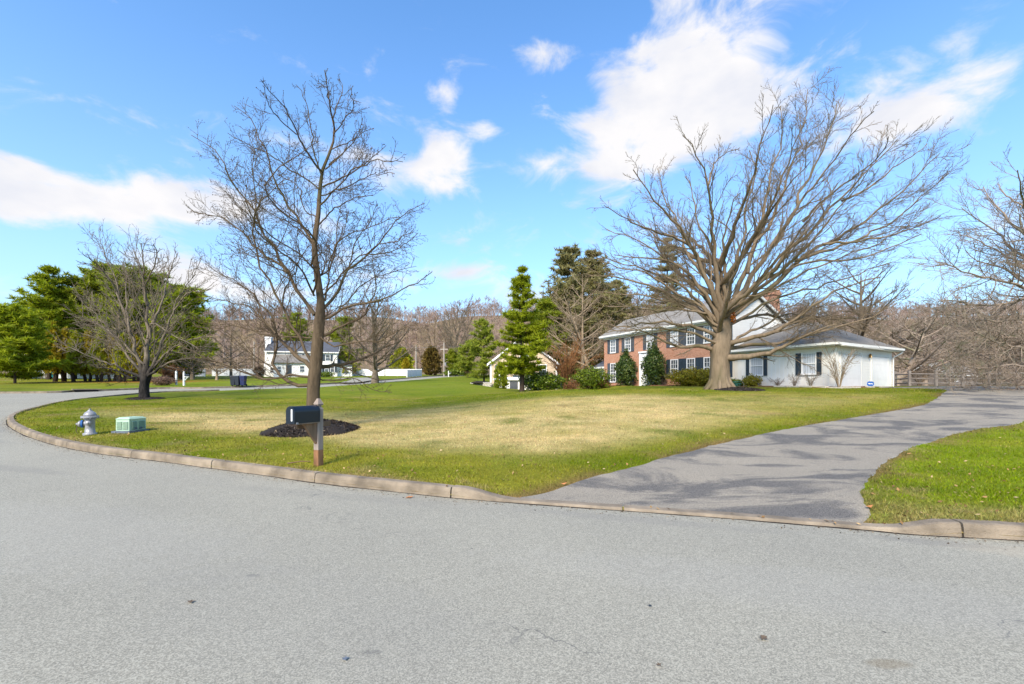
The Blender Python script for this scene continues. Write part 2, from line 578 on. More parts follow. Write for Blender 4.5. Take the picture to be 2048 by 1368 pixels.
M = {}
M['road'] = asphalt('road_asphalt', (0.290, 0.270, 0.215))
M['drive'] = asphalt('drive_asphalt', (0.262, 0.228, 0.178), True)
M['ground'] = groundmat()
M['brick'] = brickmat()
M['roof'] = roofmat('roof_shingle', (0.20, 0.182, 0.158))
M['roof_light'] = roofmat('roof_shingle_light', (0.235, 0.215, 0.188))
M['roof_dark'] = roofmat('roof_shingle_dark', (0.085, 0.09, 0.105))
M['white'] = pmat('white_paint', (0.76, 0.75, 0.73), 0.6, 0.04, 2.0)
M['white_wall'] = pmat('white_siding', (0.78, 0.755, 0.70), 0.65, 0.05, 1.2)
M['trim'] = pmat('white_trim', (0.72, 0.71, 0.66), 0.55, 0.04, 3.0)
M['shutter'] = pmat('slate_shutter', (0.032, 0.045, 0.058), 0.55, 0.2, 5.0)
M['shutter_grey'] = pmat('grey_shutter', (0.075, 0.082, 0.092), 0.55, 0.2, 5.0)
M['glass'] = glassmat('window_glass', (0.055, 0.065, 0.075))
M['glass_cur'] = glassmat('curtained_glass', curtain=(0.50, 0.52, 0.56))
M['cream'] = pmat('peach_siding', (0.50, 0.38, 0.26), 0.8, 0.1, 1.0)
M['kerb'] = pmat('kerb_concrete', (0.24, 0.19, 0.135), 0.9, 0.4, 2.6, 0.8, 60)
M['bark_maple'] = barkmat('maple_bark', (0.115, 0.082, 0.050), 0.45, 3.0, 1.0, (0.075, 0.066, 0.03))
M['bark_beech'] = barkmat('beech_bark', (0.200, 0.148, 0.096), 0.5, 1.6, 0.8, (0.10, 0.083, 0.044))
M['bark_dark'] = barkmat('dark_bark', (0.022, 0.019, 0.018), 0.5, 3.0, 0.8)
M['bark_grey'] = barkmat('grey_bark', (0.155, 0.122, 0.085), 0.45, 2.5, 0.6)
M['bark_pink'] = barkmat('pinkish_bark', (0.29, 0.225, 0.172), 0.5, 2.0, 0.5, (0.15, 0.15, 0.08))
M['bark_russet'] = barkmat('russet_twig', (0.25, 0.115, 0.045), 0.6, 2.0, 0.3)
M['bark_tan'] = barkmat('tan_twig', (0.27, 0.20, 0.13), 0.6, 2.0, 0.3)
M['bark_pine'] = barkmat('pine_bark', (0.06, 0.042, 0.03), 0.5, 3.0, 0.6)
M['wood_far'] = barkmat('far_wood', (0.155, 0.112, 0.088), 0.6, 0.05, 0.1)
M['mulch'] = pmat('dark_mulch', (0.022, 0.016, 0.013), 0.95, 0.5, 30, 0.9, 50)
M['bark_bed'] = pmat('brown_bark_bed', (0.16, 0.075, 0.035), 0.95, 0.4, 8, 0.8, 50)
M['metal_dark'] = pmat('navy_black_paint', (0.006, 0.011, 0.02), 0.33, 0.1, 5, spec=0.5)
M['wood'] = pmat('weathered_wood', (0.30, 0.235, 0.19), 0.9, 0.3, 7, 0.4, 30, stretch=(1, 1, 0.15))
M['wood_brown'] = pmat('brown_wood', (0.20, 0.12, 0.07), 0.9, 0.35, 7, 0.4, 30, stretch=(1, 1, 0.15))
M['wood_stain'] = pmat('soil_stained_wood', (0.23, 0.115, 0.055), 0.9, 0.5, 6, 0.4, 30, stretch=(1, 1, 0.3))
M['silver'] = pmat('silver_paint', (0.30, 0.295, 0.30), 0.42, 0.15, 9, 0.15, 40, metal=0.25)
M['blue'] = pmat('blue_band', (0.03, 0.12, 0.34), 0.4, 0.1, 8)
M['box_green'] = pmat('pale_green_paint', (0.36, 0.50, 0.36), 0.5, 0.08, 4)
M['slot'] = pmat('dark_slot', (0.09, 0.18, 0.12), 0.8, 0.1)
M['pad'] = pmat('grey_pad', (0.12, 0.14, 0.17), 0.85, 0.2, 6)
M['black'] = pmat('black_void', (0.008, 0.008, 0.008), 0.9, 0.1)
M['bin'] = pmat('dark_bin_plastic', (0.02, 0.026, 0.034), 0.5, 0.15)
M['bin_blue'] = pmat('navy_bin_plastic', (0.015, 0.022, 0.075), 0.5, 0.15)
M['stone'] = pmat('pale_stone', (0.45, 0.40, 0.33), 0.9, 0.2, 5, 0.4)
M['pole'] = pmat('pale_pole_wood', (0.36, 0.31, 0.26), 0.9, 0.2, 3, stretch=(1, 1, 0.2))
M['tan_fence'] = pmat('grey_rail', (0.20, 0.17, 0.145), 0.9, 0.25, 4, 0.3, stretch=(1, 1, 0.3))
M['leaf_dry'] = pmat('dry_leaf', (0.42, 0.17, 0.06), 0.8, 0.2)
M['leaf_brown'] = pmat('brown_leaf', (0.12, 0.085, 0.055), 0.8, 0.2)
M['teal'] = pmat('teal_plastic', (0.04, 0.33, 0.33), 0.4, 0.05)
M['sign_blue'] = pmat('sign_blue', (0.02, 0.11, 0.40), 0.4, 0.05)
M['lamp_brass'] = pmat('brass', (0.25, 0.15, 0.05), 0.35, 0.1, metal=0.8)
M['green_hose'] = pmat('green_plastic', (0.05, 0.22, 0.16), 0.5, 0.1)
# foliage
M['pine'] = leafmat('pine_needles', (0.14, 0.18, 0.008), (0.33, 0.38, 0.012), (0.48, 0.50, 0.03), .5)
M['pine_light'] = leafmat('light_pine_needles', (0.15, 0.20, 0.02), (0.28, 0.32, 0.03), (0.40, 0.42, 0.05), .35)
M['pine_deep'] = leafmat('deep_pine_needles', (0.14, 0.18, 0.015), (0.30, 0.34, 0.02), (0.45, 0.47, 0.04), .55)
M['spruce'] = leafmat('spruce_needles', (0.20, 0.18, 0.06), (0.37, 0.33, 0.13), (0.48, 0.43, 0.20), .55)
M['cedar'] = leafmat('cedar_sprays', (0.24, 0.18, 0.015), (0.42, 0.33, 0.02), (0.54, 0.45, 0.03), .45)
M['cedar_green'] = leafmat('green_cedar_sprays', (0.20, 0.21, 0.015), (0.38, 0.37, 0.02), (0.50, 0.48, 0.035), .45)
M['cedar_rust'] = leafmat('rusty_cedar_sprays', (0.055, 0.038, 0.012), (0.14, 0.09, 0.02), (0.24, 0.17, 0.03))
M['holly'] = leafmat('holly_leaves', (0.015, 0.035, 0.012), (0.06, 0.10, 0.02), (0.19, 0.22, 0.05), rough=0.35)
M['laurel'] = leafmat('laurel_leaves', (0.03, 0.06, 0.008), (0.12, 0.17, 0.012), (0.28, 0.32, 0.03), rough=0.35)
M['azalea'] = leafmat('azalea_leaves', (0.09, 0.06, 0.01), (0.26, 0.22, 0.012), (0.42, 0.37, 0.03))
M['rust_leaf'] = leafmat('rusty_leaves', (0.12, 0.05, 0.02), (0.24, 0.11, 0.045), (0.33, 0.18, 0.08))
M['orange_leaf'] = leafmat('orange_leaves', (0.25, 0.07, 0.01), (0.42, 0.14, 0.02))
M['brown_shrub'] = leafmat('brown_shrub_twigs', (0.12, 0.07, 0.045), (0.22, 0.13, 0.085))

# ------------------------------------------------------------------ terrain


def sstep(a, b, x):
    t = np.clip((np.asarray(x, float) - a) / (b - a), 0, 1)
    return t * t * (3 - 2 * t)


def vnoise(x, y, seed=0):
    x = np.asarray(x, float); y = np.asarray(y, float)
    xi = np.floor(x).astype(np.int64); yi = np.floor(y).astype(np.int64)
    fx = x - xi; fy = y - yi
    fx = fx * fx * (3 - 2 * fx); fy = fy * fy * (3 - 2 * fy)

    def h(a, b):
        n = (a * 374761393 + b * 668265263 + seed * 1274126177) & 0xffffffff
        n = ((n ^ (n >> 13)) * 1274126177) & 0xffffffff
        return ((n ^ (n >> 16)) & 0xffff) / 65535.0
    return (h(xi, yi) * (1 - fx) + h(xi + 1, yi) * fx) * (1 - fy) + (h(xi, yi + 1) * (1 - fx) + h(xi + 1, yi + 1) * fx) * fy


def fbm(x, y, seed=0, oct=4):
    s = 0; a = 0.5; f = 1.0; tot = 0
    for i in range(oct):
        s = s + a * vnoise(x * f, y * f, seed + i); tot += a; a *= 0.5; f *= 2.03
    return s / tot


def plane_z(Y):
    t = np.asarray(Y, float) - 8
    z = 0.04 * np.where(t > 3, t, np.where(t < -3, 0, (t + 3) ** 2 / 12))
    return np.where(np.asarray(Y) > 120, 0.04 * 112 + (np.asarray(Y) - 120) * 0.012, z)


def hill(X, Y):
    X = np.asarray(X, float); Y = np.asarray(Y, float)
    top = 43 + 7 * (fbm(X / 90, Y / 200, 5, 3) - 0.5) * 2 + 5 * sstep(-60, 40, X) - 6 * np.exp(-((X + 62) / 22) ** 2)
    return top * sstep(150, 345, Y + 14 * (fbm(X / 60, Y / 60, 9, 2) - 0.5))


KERB_PX = [(2300, 1105), (2048, 1082), (1830, 1070), (1750, 1062), (1400, 1033), (960, 1001), (800, 985), (640, 967), (520, 950), (400, 934), (320, 923),
           (200, 908), (120, 893), (60, 875), (28, 860), (15, 848), (20, 836), (60, 822), (150, 803), (300, 788), (430, 783), (560, 778), (659, 774)]


def ray_plane(px, py):
    """intersection with the road surface"""
    lo, hi = 1.5, 400.0
    f = lambda Y: HZ + (CAMZ - float(plane_z(Y))) * F / Y - py
    for _ in range(70):
        mid = 0.5 * (lo + hi)
        if f(mid) > 0: lo = mid
        else: hi = mid
    Y = 0.5 * (lo + hi)
    return ((px - 1024) / F * Y, Y)


def catmull(pts, per=6):
    pts = np.asarray(pts, float)
    P = np.vstack([2 * pts[0] - pts[1], pts, 2 * pts[-1] - pts[-2]])
    out = []
    for i in range(1, len(P) - 2):
        for j in range(per):
            t = j / per
            a, b, c, d = P[i - 1], P[i], P[i + 1], P[i + 2]
            out.append(0.5 * ((2 * b) + (-a + c) * t + (2 * a - 5 * b + 4 * c - d) * t ** 2 + (-a + 3 * b - 3 * c + d) * t ** 3))
    out.append(P[-2])
    return np.array(out)


def resample(pts, step=None, n=None):
    pts = np.asarray(pts, float)
    d = np.concatenate([[0], np.cumsum(np.linalg.norm(np.diff(pts, axis=0), axis=1))])
    if n is None: n = max(2, int(round(d[-1] / step)) + 1)
    s = np.linspace(0, d[-1], n)
    return np.stack([np.interp(s, d, pts[:, k]) for k in range(pts.shape[1])], axis=1)


kerb_ctrl = [ray_plane(*p) for p in KERB_PX]
kerb_ctrl = [(22.0, -1.2), (18, 0.3), (14, 1.8), (11, 2.92), (9.2, 3.58), (7.8, 4.1)] + kerb_ctrl + [(-15.5, 70.0), (-12.7, 96.0), (-4, 128)]
kerb_line = resample(catmull(kerb_ctrl, 8), 0.3)          # road-side edge of the lawn
_kx = kerb_line[:, 0]; _ky = kerb_line[:, 1]
front_mask = np.arange(len(_kx)) < np.argmin(_kx)
fx, fy = _kx[front_mask][::-1], _ky[front_mask][::-1]      # increasing X along the front kerb


def kerb_y(X): return np.interp(X, fx, fy)


DRV_L, DRV_R = -0.05, 4.32                                 # ends of the driveway opening along the kerb


def kerb_h(X):
    return 0.03 + 0.12 * (1 - sstep(DRV_L - 0.75, DRV_L + 0.05, X) * (1 - sstep(DRV_R - 0.05, DRV_R + 0.75, X)))


R_MAIN = np.array([(0, .15), (7, .15), (8.6, .21), (12, .48), (16, .82), (20, 1.15), (24, 1.40), (28, 1.56), (32, 1.62), (60, 1.66), (90, 2.4), (130, 4.6), (150, 4.85), (600, 10.2)])
R_MID = np.array([(0, .15), (7, .15), (8.6, .21), (12, .48), (16, .82), (20, 1.15), (24, 1.40), (26.5, 1.45), (30, 1.36), (36, 1.1), (75, 1.15), (100, 2.9), (130, 4.6), (150, 4.85), (600, 10.2)])


def terrain(X, Y):
    """lawn surface"""
    X = np.asarray(X, float); Y = np.asarray(Y, float)
    dk = Y - kerb_y(X)
    off = 0.15 + (kerb_h(X) - 0.15) * (1 - sstep(0.2, 2.4, dk)) * (Y < 12)
    P = plane_z(Y) + off
    rm = np.interp(Y, R_MAIN[:, 0], R_MAIN[:, 1]); rd = np.interp(Y, R_MID[:, 0], R_MID[:, 1])
    r = rd + (rm - rd) * sstep(6, 10, X - 0.0 * Y)
    r = r + off - 0.15
    w = sstep(-6.5, 4, X + 0.06 * np.clip(Y - 40, 0, 40))
    z = P + (r - P) * w
    z = z + 0.05 * (fbm(X / 3.1, Y / 3.1, 3, 2) - 0.5) * sstep(0.6, 3, dk)
    return z + hill(X, Y)


def tz(x, y): return float(terrain(x, y))


def ground_at(px, py, ymin=3.0, ymax=160.0, f=terrain):
    """first point of the ground seen at a photo pixel"""
    Y = np.linspace(ymin, ymax, 6000)
    X = (px - 1024) / F * Y
    yy = HZ + (CAMZ - f(X, Y)) * F / Y
    i = np.argmax(yy <= py) if np.any(yy <= py) else len(Y) - 1
    return Vector((X[i], Y[i], float(f(X[i], Y[i]))))


def at(px, py, Y): return Vector(((px - 1024) / F * Y, Y, CAMZ - (py - HZ) * Y / F))


def on(px, Y):
    x = (px - 1024) / F * Y
    return Vector((x, Y, tz(x, Y)))


def zpix(py, Y): return CAMZ - (py - HZ) * Y / F


# region outlines ------------------------------------------------------------------
far_edge = [(-75, 33.0)] + [ray_plane(*p) for p in [(0, 787), (150, 784), (330, 777.5), (430, 776.5), (659, 768.5)]] + [(-19.5, 75), (-17.5, 100), (-10, 133)]
far_line = resample(catmull(far_edge, 8), 1.0)
road_poly = np.vstack([kerb_line, far_line[::-1], [(-75, -14), (60, -14), (60, -10)]])

dl = [(1040, 1000), (1095, 984), (1150, 967), (1250, 938), (1350, 911), (1450, 886), (1550, 863), (1650, 845), (1750, 828), (1850, 809)]
drive_left = [ground_at(*p) for p in dl]
dr = [(1752, 1053), (1737, 1030), (1727, 995), (1736, 958), (1785, 916), (1850, 887), (1950, 859), (2048, 843)]
drive_right = [ground_at(*p) for p in dr]
dl2 = [(-0.02, kerb_y(-0.02) + 0.14)] + [(p.x, p.y) for p in drive_left[1:]] + [(22.4, 22.8), (24.6, 24.9), (25.4, 26.2), (25.0, 27.4), (23.8, 28.6)]
dr2 = [(4.25, kerb_y(4.25) + 0.14)] + [(p.x, p.y) for p in drive_right[1:]] + [(20.5, 17.2), (27, 19.5), (33, 21.5), (40, 24.5), (41.5, 30), (34, 35)]
L2 = resample(catmull(dl2, 8), 0.2); R2 = resample(catmull(dr2, 8), 0.2)
for _l, _sd in ((L2, 1), (R2, 2)):
    _n = (vnoise(np.arange(len(_l)) * .45, np.zeros(len(_l)), 90 + _sd) - .5) * .06 + (vnoise(np.arange(len(_l)) * 1.1, np.zeros(len(_l)), 95 + _sd) - .5) * .05
    _l[1:-1] += (np.stack([-np.gradient(_l[:, 1]), np.gradient(_l[:, 0])], 1) / .2 * _n[:, None])[1:-1]
lip = np.array([[x, kerb_y(x) + 0.14] for x in np.linspace(4.25, -0.02, 14)])[1:-1]
drive_poly = np.vstack([L2, R2[::-1], lip])


def inside(poly, X, Y):
    poly = np.asarray(poly); x = np.asarray(X); y = np.asarray(Y)
    c = np.zeros(x.shape, bool); j = len(poly) - 1
    for i in range(len(poly)):
        xi, yi = poly[i]; xj, yj = poly[j]
        cond = ((yi > y) != (yj > y))
        with np.errstate(divide='ignore', invalid='ignore'):
            c ^= cond & (x < (xj - xi) * (y - yi) / (yj - yi) + xi)
        j = i
    return c


def polydist(line, X, Y):
    X = np.asarray(X, float); Y = np.asarray(Y, float)
    best = np.full(X.shape, 1e9)
    for a, b in zip(line[:-1], line[1:]):
        d = b - a; l2 = d @ d + 1e-12
        t = np.clip(((X - a[0]) * d[0] + (Y - a[1]) * d[1]) / l2, 0, 1)
        best = np.minimum(best, np.hypot(X - a[0] - t * d[0], Y - a[1] - t * d[1]))
    return best


KL_C = resample(kerb_line, 1.2); L2_C = resample(L2, 1.0); R2_C = resample(R2, 1.0)


def lawn_colour(X, Y):
    """albedo of turf at a place: straw band, green margins, bare spots, leaf litter further off"""
    X = np.asarray(X, float); Y = np.asarray(Y, float)
    nb = fbm(X / 2.3, Y / 1.5, 11, 4); nl = fbm(X / 6.5, Y / 3.2, 21, 3); nf = fbm(X / 0.5, Y / 0.5, 31, 2)
    dk = polydist(KL_C, X, Y); dL = polydist(L2_C, X, Y); dR = polydist(R2_C, X, Y)
    green = np.array([0.125, 0.155, 0.005]); bright = np.array([0.16, 0.225, 0.005]); olive = np.array([0.205, 0.20, 0.022])
    straw = np.array([0.50, 0.385, 0.195]); bare = np.array([0.34, 0.235, 0.13]); litter = np.array([0.19, 0.14, 0.10])
    c = green[None] + (olive - green)[None] * sstep(0.35, 0.65, nb)[:, None]
    s = sstep(1.3 + 0.6 * sstep(-10, -4, X), 3.2 + 0.8 * sstep(-10, -4, X), dk + (nl - 0.5) * 3.2) * (1 - sstep(17.5, 24, Y + (nl - 0.5) * 9 - 0.15 * X)) * sstep(0.5, 2.6, dL + (nb - 0.5) * 1.5)
    s = s * (1 - 0.62 * sstep(3, 10, X + (nl - 0.5) * 5))
    right = sstep(4.2, 4.8, X) * (dR < 30) * (Y < 24) * inside_right(X, Y)
    s = s * (1 - right)
    s = np.clip(s * 1.12 - 0.2 * sstep(0.5, 0.75, nb), 0, 0.97)
    c = c + (bright[None] - c) * (0.62 * right * sstep(0.25, 0.55, 1 - nb + 0.1))[:, None]
    n2 = fbm(X / 1.1 + Y * .15, Y / .45, 61, 4)
    s = s * np.clip(.62 + 1.15 * (n2 - .28), .3, 1)
    c = c + (straw[None] - c) * s[:, None]
    # scattered weeds and thin earth showing through
    wd = sstep(.66, .78, fbm(X / .9, Y / .6, 71, 3)); c = c + (np.array([.07, .115, .006])[None] - c) * (.65 * wd)[:, None]
    er = sstep(.68, .8, fbm(X / .7 + 9, Y / .5, 81, 3)); c = c + (np.array([.27, .19, .10])[None] - c) * (.6 * er)[:, None]
    # soil line beside the drive
    so = np.maximum(1 - sstep(.04, .16 + .2 * (nb > .55), np.minimum(dL, dR)), 0) * sstep(.3, .55, nb)
    c = c + (np.array([.17, .105, .055])[None] - c) * (.8 * so)[:, None]
    # dry verge beside the kerb
    v = (1 - sstep(0.1, 0.5 + 0.9 * right, dk + (nb - 0.5) * 1.0)) * sstep(0.42 - .1 * right, 0.58 - .1 * right, nl * 0.5 + nb * 0.5) * (Y < 14)
    c = c + (bare[None] - c) * (0.85 * v)[:, None]
    # far lawn beyond the crest is fresh green
    far = sstep(24, 36, Y) * (1 - sstep(-4, 0, X)) * (X > -40)
    gfar = np.array([0.14, 0.19, 0.01])
    c = c + (gfar[None] - c) * (far * (0.45 + 0.3 * nl))[:, None]
    # leaf litter at the wood and on the hill, and behind the houses
    lit = np.maximum(sstep(125, 150, Y + 20 * (nl - 0.5)), sstep(24, 30, X) * sstep(34, 42, Y))
    lit = np.maximum(lit, sstep(58, 66, Y) * sstep(4, 9, X))
    c = c + (litter[None] - c) * lit[:, None]
    # orange needle drop under the cedar row
    nd = np.exp(-((Y - 58.5) / 4.5) ** 2) * sstep(-63, -58, X) * (1 - sstep(-44, -41, X))
    c = c + (np.array([0.24, 0.095, 0.028])[None] - c) * (0.9 * nd)[:, None]
    # worn scrape on the crest
    sc = np.exp(-(((X - 6.4) / 1.1) ** 2 + ((Y - 20.6) / 0.7) ** 2)) * sstep(0.35, 0.6, nb)
    c = c + (bare[None] * 1.15 - c) * np.clip(sc, 0, .8)[:, None]
    return c * (0.86 + 0.28 * nf)[:, None]


def inside_right(X, Y):
    return (np.asarray(X) > np.interp(Y, R2[:, 1], R2[:, 0])) & (np.asarray(Y) < 26)


def set_colour(me, C):
    ca = me.color_attributes.new('soil', 'FLOAT_COLOR', 'POINT')
    a = np.ones((len(C), 4), dtype=np.float32); a[:, :3] = C
    ca.data.foreach_set('color', a.ravel())


def build_ground():
    pts = []; edges = []

    def addline(line):
        b = len(pts)
        pts.extend([(float(p[0]), float(p[1])) for p in line])
        edges.extend([(b + i, b + i + 1) for i in range(len(line) - 1)])
        return b
    k0 = addline(kerb_line); k1 = len(pts) - 1
    f0 = addline(far_line); f1 = len(pts) - 1
    c0 = addline([(-75, -14), (60, -14), (60, -10)])
    edges.append((k1, f1)); edges.append((f0, c0)); edges.append((c0 + 2, k0))
    ring = np.vstack([L2, R2[::-1], lip])
    r0 = addline(ring); edges.append((len(pts) - 1, r0))
    cons = np.array(pts)

    def scatter(x0, x1, y0, y1, st, excl=None):
        xs = np.arange(x0, x1 + st * .5, st); ys = np.arange(y0, y1 + st * .5, st)
        g = np.stack(np.meshgrid(xs, ys), -1).reshape(-1, 2)
        g = g + RNG.uniform(-0.18, 0.18, g.shape) * st
        if excl: g = g[~((g[:, 0] > excl[0]) & (g[:, 0] < excl[1]) & (g[:, 1] > excl[2]) & (g[:, 1] < excl[3]))]
        d = np.full(len(g), 1e9)
        for i in range(0, len(cons), 400):
            d = np.minimum(d, np.hypot(g[:, None, 0] - cons[None, i:i + 400, 0], g[:, None, 1] - cons[None, i:i + 400, 1]).min(1))
        g = g[d > min(st * 0.45, 1.0)]
        pts.extend([(float(a), float(b)) for a, b in g])
    scatter(-26, 30, 4, 32, 0.65)
    scatter(-80, 70, -20, 110, 3.0, (-26.5, 30.5, 3.5, 32.5))
    scatter(-620, 620, -60, 520, 13.0, (-81, 71, -21, 111))
    v, e, f, *_ = delaunay_2d_cdt([Vector(p) for p in pts], edges, [], 0, 1e-4)
    V = np.array([(p.x, p.y) for p in v]); T = np.array([t for t in f if len(t) == 3])
    c = V[T].mean(1)
    a = V[T]
    area = (a[:, 1, 0] - a[:, 0, 0]) * (a[:, 2, 1] - a[:, 0, 1]) - (a[:, 2, 0] - a[:, 0, 0]) * (a[:, 1, 1] - a[:, 0, 1])
    T = np.where((area < 0)[:, None], T[:, ::-1], T)
    in_road = inside(road_poly, c[:, 0], c[:, 1])
    in_drive = inside(drive_poly, c[:, 0], c[:, 1]) & ~in_road

    def sub(name, mask, zf, mat, colour=None):
        t = T[mask]; u, inv = np.unique(t, return_inverse=True)
        xy = V[u]
        mb = MB(); mb.add(np.column_stack([xy, zf(xy[:, 0], xy[:, 1])]), tris=inv.reshape(-1, 3))
        me = mb.mesh(name, mat, True)
        if colour is not None: set_colour(me, colour(xy[:, 0], xy[:, 1]))
        return link(name, me, None, 'structure')
    crown = lambda X, Y: plane_z(Y)
    sub('road', in_road, crown, M['road'])
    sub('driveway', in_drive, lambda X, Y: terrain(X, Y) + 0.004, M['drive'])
    def lawn_z(X, Y):                                       # turf tucks in behind the kerb stones
        return terrain(X, Y) - .1 * (polydist(kerb_line, X, Y) < .06)
    sub('lawn', ~in_road & ~in_drive, lawn_z, M['ground'], lawn_colour)


build_ground()


# kerb: separate concrete lengths ---------------------------------------------------
def build_kerb():
    root = empty('kerb', (0, 0, 0), kind='structure')
    d = np.concatenate([[0], np.cumsum(np.linalg.norm(np.diff(kerb_line, axis=0), axis=1))])

    def arc_of(x, y): return d[np.argmin(np.hypot(kerb_line[:, 0] - x, kerb_line[:, 1] - y))]
    marks = [0.0]
    stops = [arc_of(*ray_plane(px, py)) for px, py in [(2048, 1082), (1830, 1070)]]
    a0 = arc_of(DRV_R + 0.75, kerb_y(DRV_R + .75)); a1 = arc_of(DRV_R, kerb_y(DRV_R)); a2 = arc_of(DRV_L - 0.0, kerb_y(DRV_L)); a3 = arc_of(DRV_L - 0.75, kerb_y(DRV_L - 0.75))
    s = [a0 - 3.05 * i for i in range(6, -1, -1) if a0 - 3.05 * i > 0] + [(a0 + a3) / 2 + 0.6, a3]
    q = arc_of(*ray_plane(640, 967)); s += [q]
    x = q
    lim = arc_of(*ray_plane(430, 783))
    while x < lim:
        x += random.uniform(2.7, 3.2); s.append(x)
    for i in range(len(s) - 1):
        a, b = s[i] + 0.011, s[i + 1] - 0.011
        n = max(3, int((b - a) / 0.18))
        t = np.linspace(a, b, n)
        px = np.interp(t, d, kerb_line[:, 0]); py = np.interp(t, d, kerb_line[:, 1])
        P = np.stack([px, py], 1)
        g = np.gradient(P, axis=0); g /= np.linalg.norm(g, axis=1, keepdims=True)
        nrm = np.stack([g[:, 1], -g[:, 0]], 1)             # towards the lawn
        mid = n // 2
        if (not inside(road_poly, np.array([P[mid, 0] + nrm[mid, 0] * -0.4]), np.array([P[mid, 1] + nrm[mid, 1] * -0.4]))[0]): nrm = -nrm
        z0 = plane_z(py)
        h = np.where(py < 12, kerb_h(px), 0.15)
        h = h + RNG.normal(0, 0.002, n)
        wob = RNG.normal(0, 0.003, n)
        prof = [(0.0, -0.12, 0), (0.0, 0.0, 0), (0.008, 0.72, 1), (0.022, 0.93, 1), (0.045, 1.0, 1), (0.165, 1.0, 1), (0.17, -0.12, 0)]
        rows = []
        for (o, hh, rel) in prof:
            zz = z0 + (h * hh if rel else hh) + (0.012 if hh >= 0.93 else 0)
            rows.append(np.column_stack([P + nrm * (o + wob[:, None] * (o < 0.03)), zz]))
        A = np.stack(rows, 1)                               # n, k, 3
        k = len(prof); quads = []
        for u in range(n - 1):
            for w in range(k - 1):
                quads.append((u * k + w, (u + 1) * k + w, (u + 1) * k + w + 1, u * k + w + 1))
        mb = MB(); mb.add(A.reshape(-1, 3), quads=quads, polys=[list(range(k))[::-1], [(n - 1) * k + w for w in range(k)]])
        o = flip_fix(mb.build('kerb_stone', M['kerb'], root))
    # dark dirty seam between kerb and road
    t = np.arange(s[0], s[-1], .12); px = np.interp(t, d, kerb_line[:, 0]); py = np.interp(t, d, kerb_line[:, 1]); P = np.stack([px, py], 1)
    g = np.gradient(P, axis=0); g /= np.linalg.norm(g, axis=1, keepdims=True); nr = np.stack([-g[:, 1], g[:, 0]], 1)
    w = .014 + .05 * np.clip(fbm(t * 1.7, t * 0 + 3, 51, 3) - .42, 0, 1) + RNG.uniform(0, .008, len(t)); z = plane_z(py)
    A = np.stack([np.column_stack([P - nr * .01, z + .006]), np.column_stack([P + nr * w[:, None], z + .004])], 1)
    mb = MB(); mb.add(A.reshape(-1, 3), quads=[(2 * i, 2 * i + 1, 2 * i + 3, 2 * i + 2) for i in range(len(t) - 1)])
    flip_fix(mb.build('dirt_seam', M['mulch'], root))
    # kerb on the far side of the side street
    mb = MB()
    P = far_line
    g = np.gradient(P, axis=0); g /= np.linalg.norm(g, axis=1, keepdims=True); nr = np.stack([-g[:, 1], g[:, 0]], 1)
    n = len(P); z0 = plane_z(P[:, 1])
    rows = [np.column_stack([P, z0 - 0.1]), np.column_stack([P, z0 + 0.14]), np.column_stack([P + nr * 0.16, z0 + 0.165]), np.column_stack([P + nr * 0.17, z0 - .1])]
    A = np.stack(rows, 1)
    mb.add(A.reshape(-1, 3), quads=[(u * 4 + w, (u + 1) * 4 + w, (u + 1) * 4 + w + 1, u * 4 + w + 1) for u in range(n - 1) for w in range(3)])
    flip_fix(mb.build('far_kerb', M['kerb'], root))


build_kerb()


# storm drain inlet in the far kerb
def drain():
    a = Vector((*ray_plane(150, 784.5), 0)); b = Vector((*ray_plane(197, 783), 0))
    z = float(plane_z((a.y + b.y) / 2))
    u = (b - a).normalized(); n = Vector((-u.y, u.x, 0))
    fr = lambda x, y, zz: tuple(a + u * x + n * y + Vector((0, 0, z + zz)))
    L = (b - a).length
    root = empty('storm_drain', a + Vector((0, 0, z)), 'black storm drain opening in the far kerb of the side street', 'storm drain')
    MB().box(0, L, -0.03, 0.5, 0.0, 0.17, fr).build('opening', M['black'], root)
    MB().box(-0.15, L + 0.15, -0.06, 0.6, 0.175, 0.25, fr).build('cover_slab', M['kerb'], root)


drain()


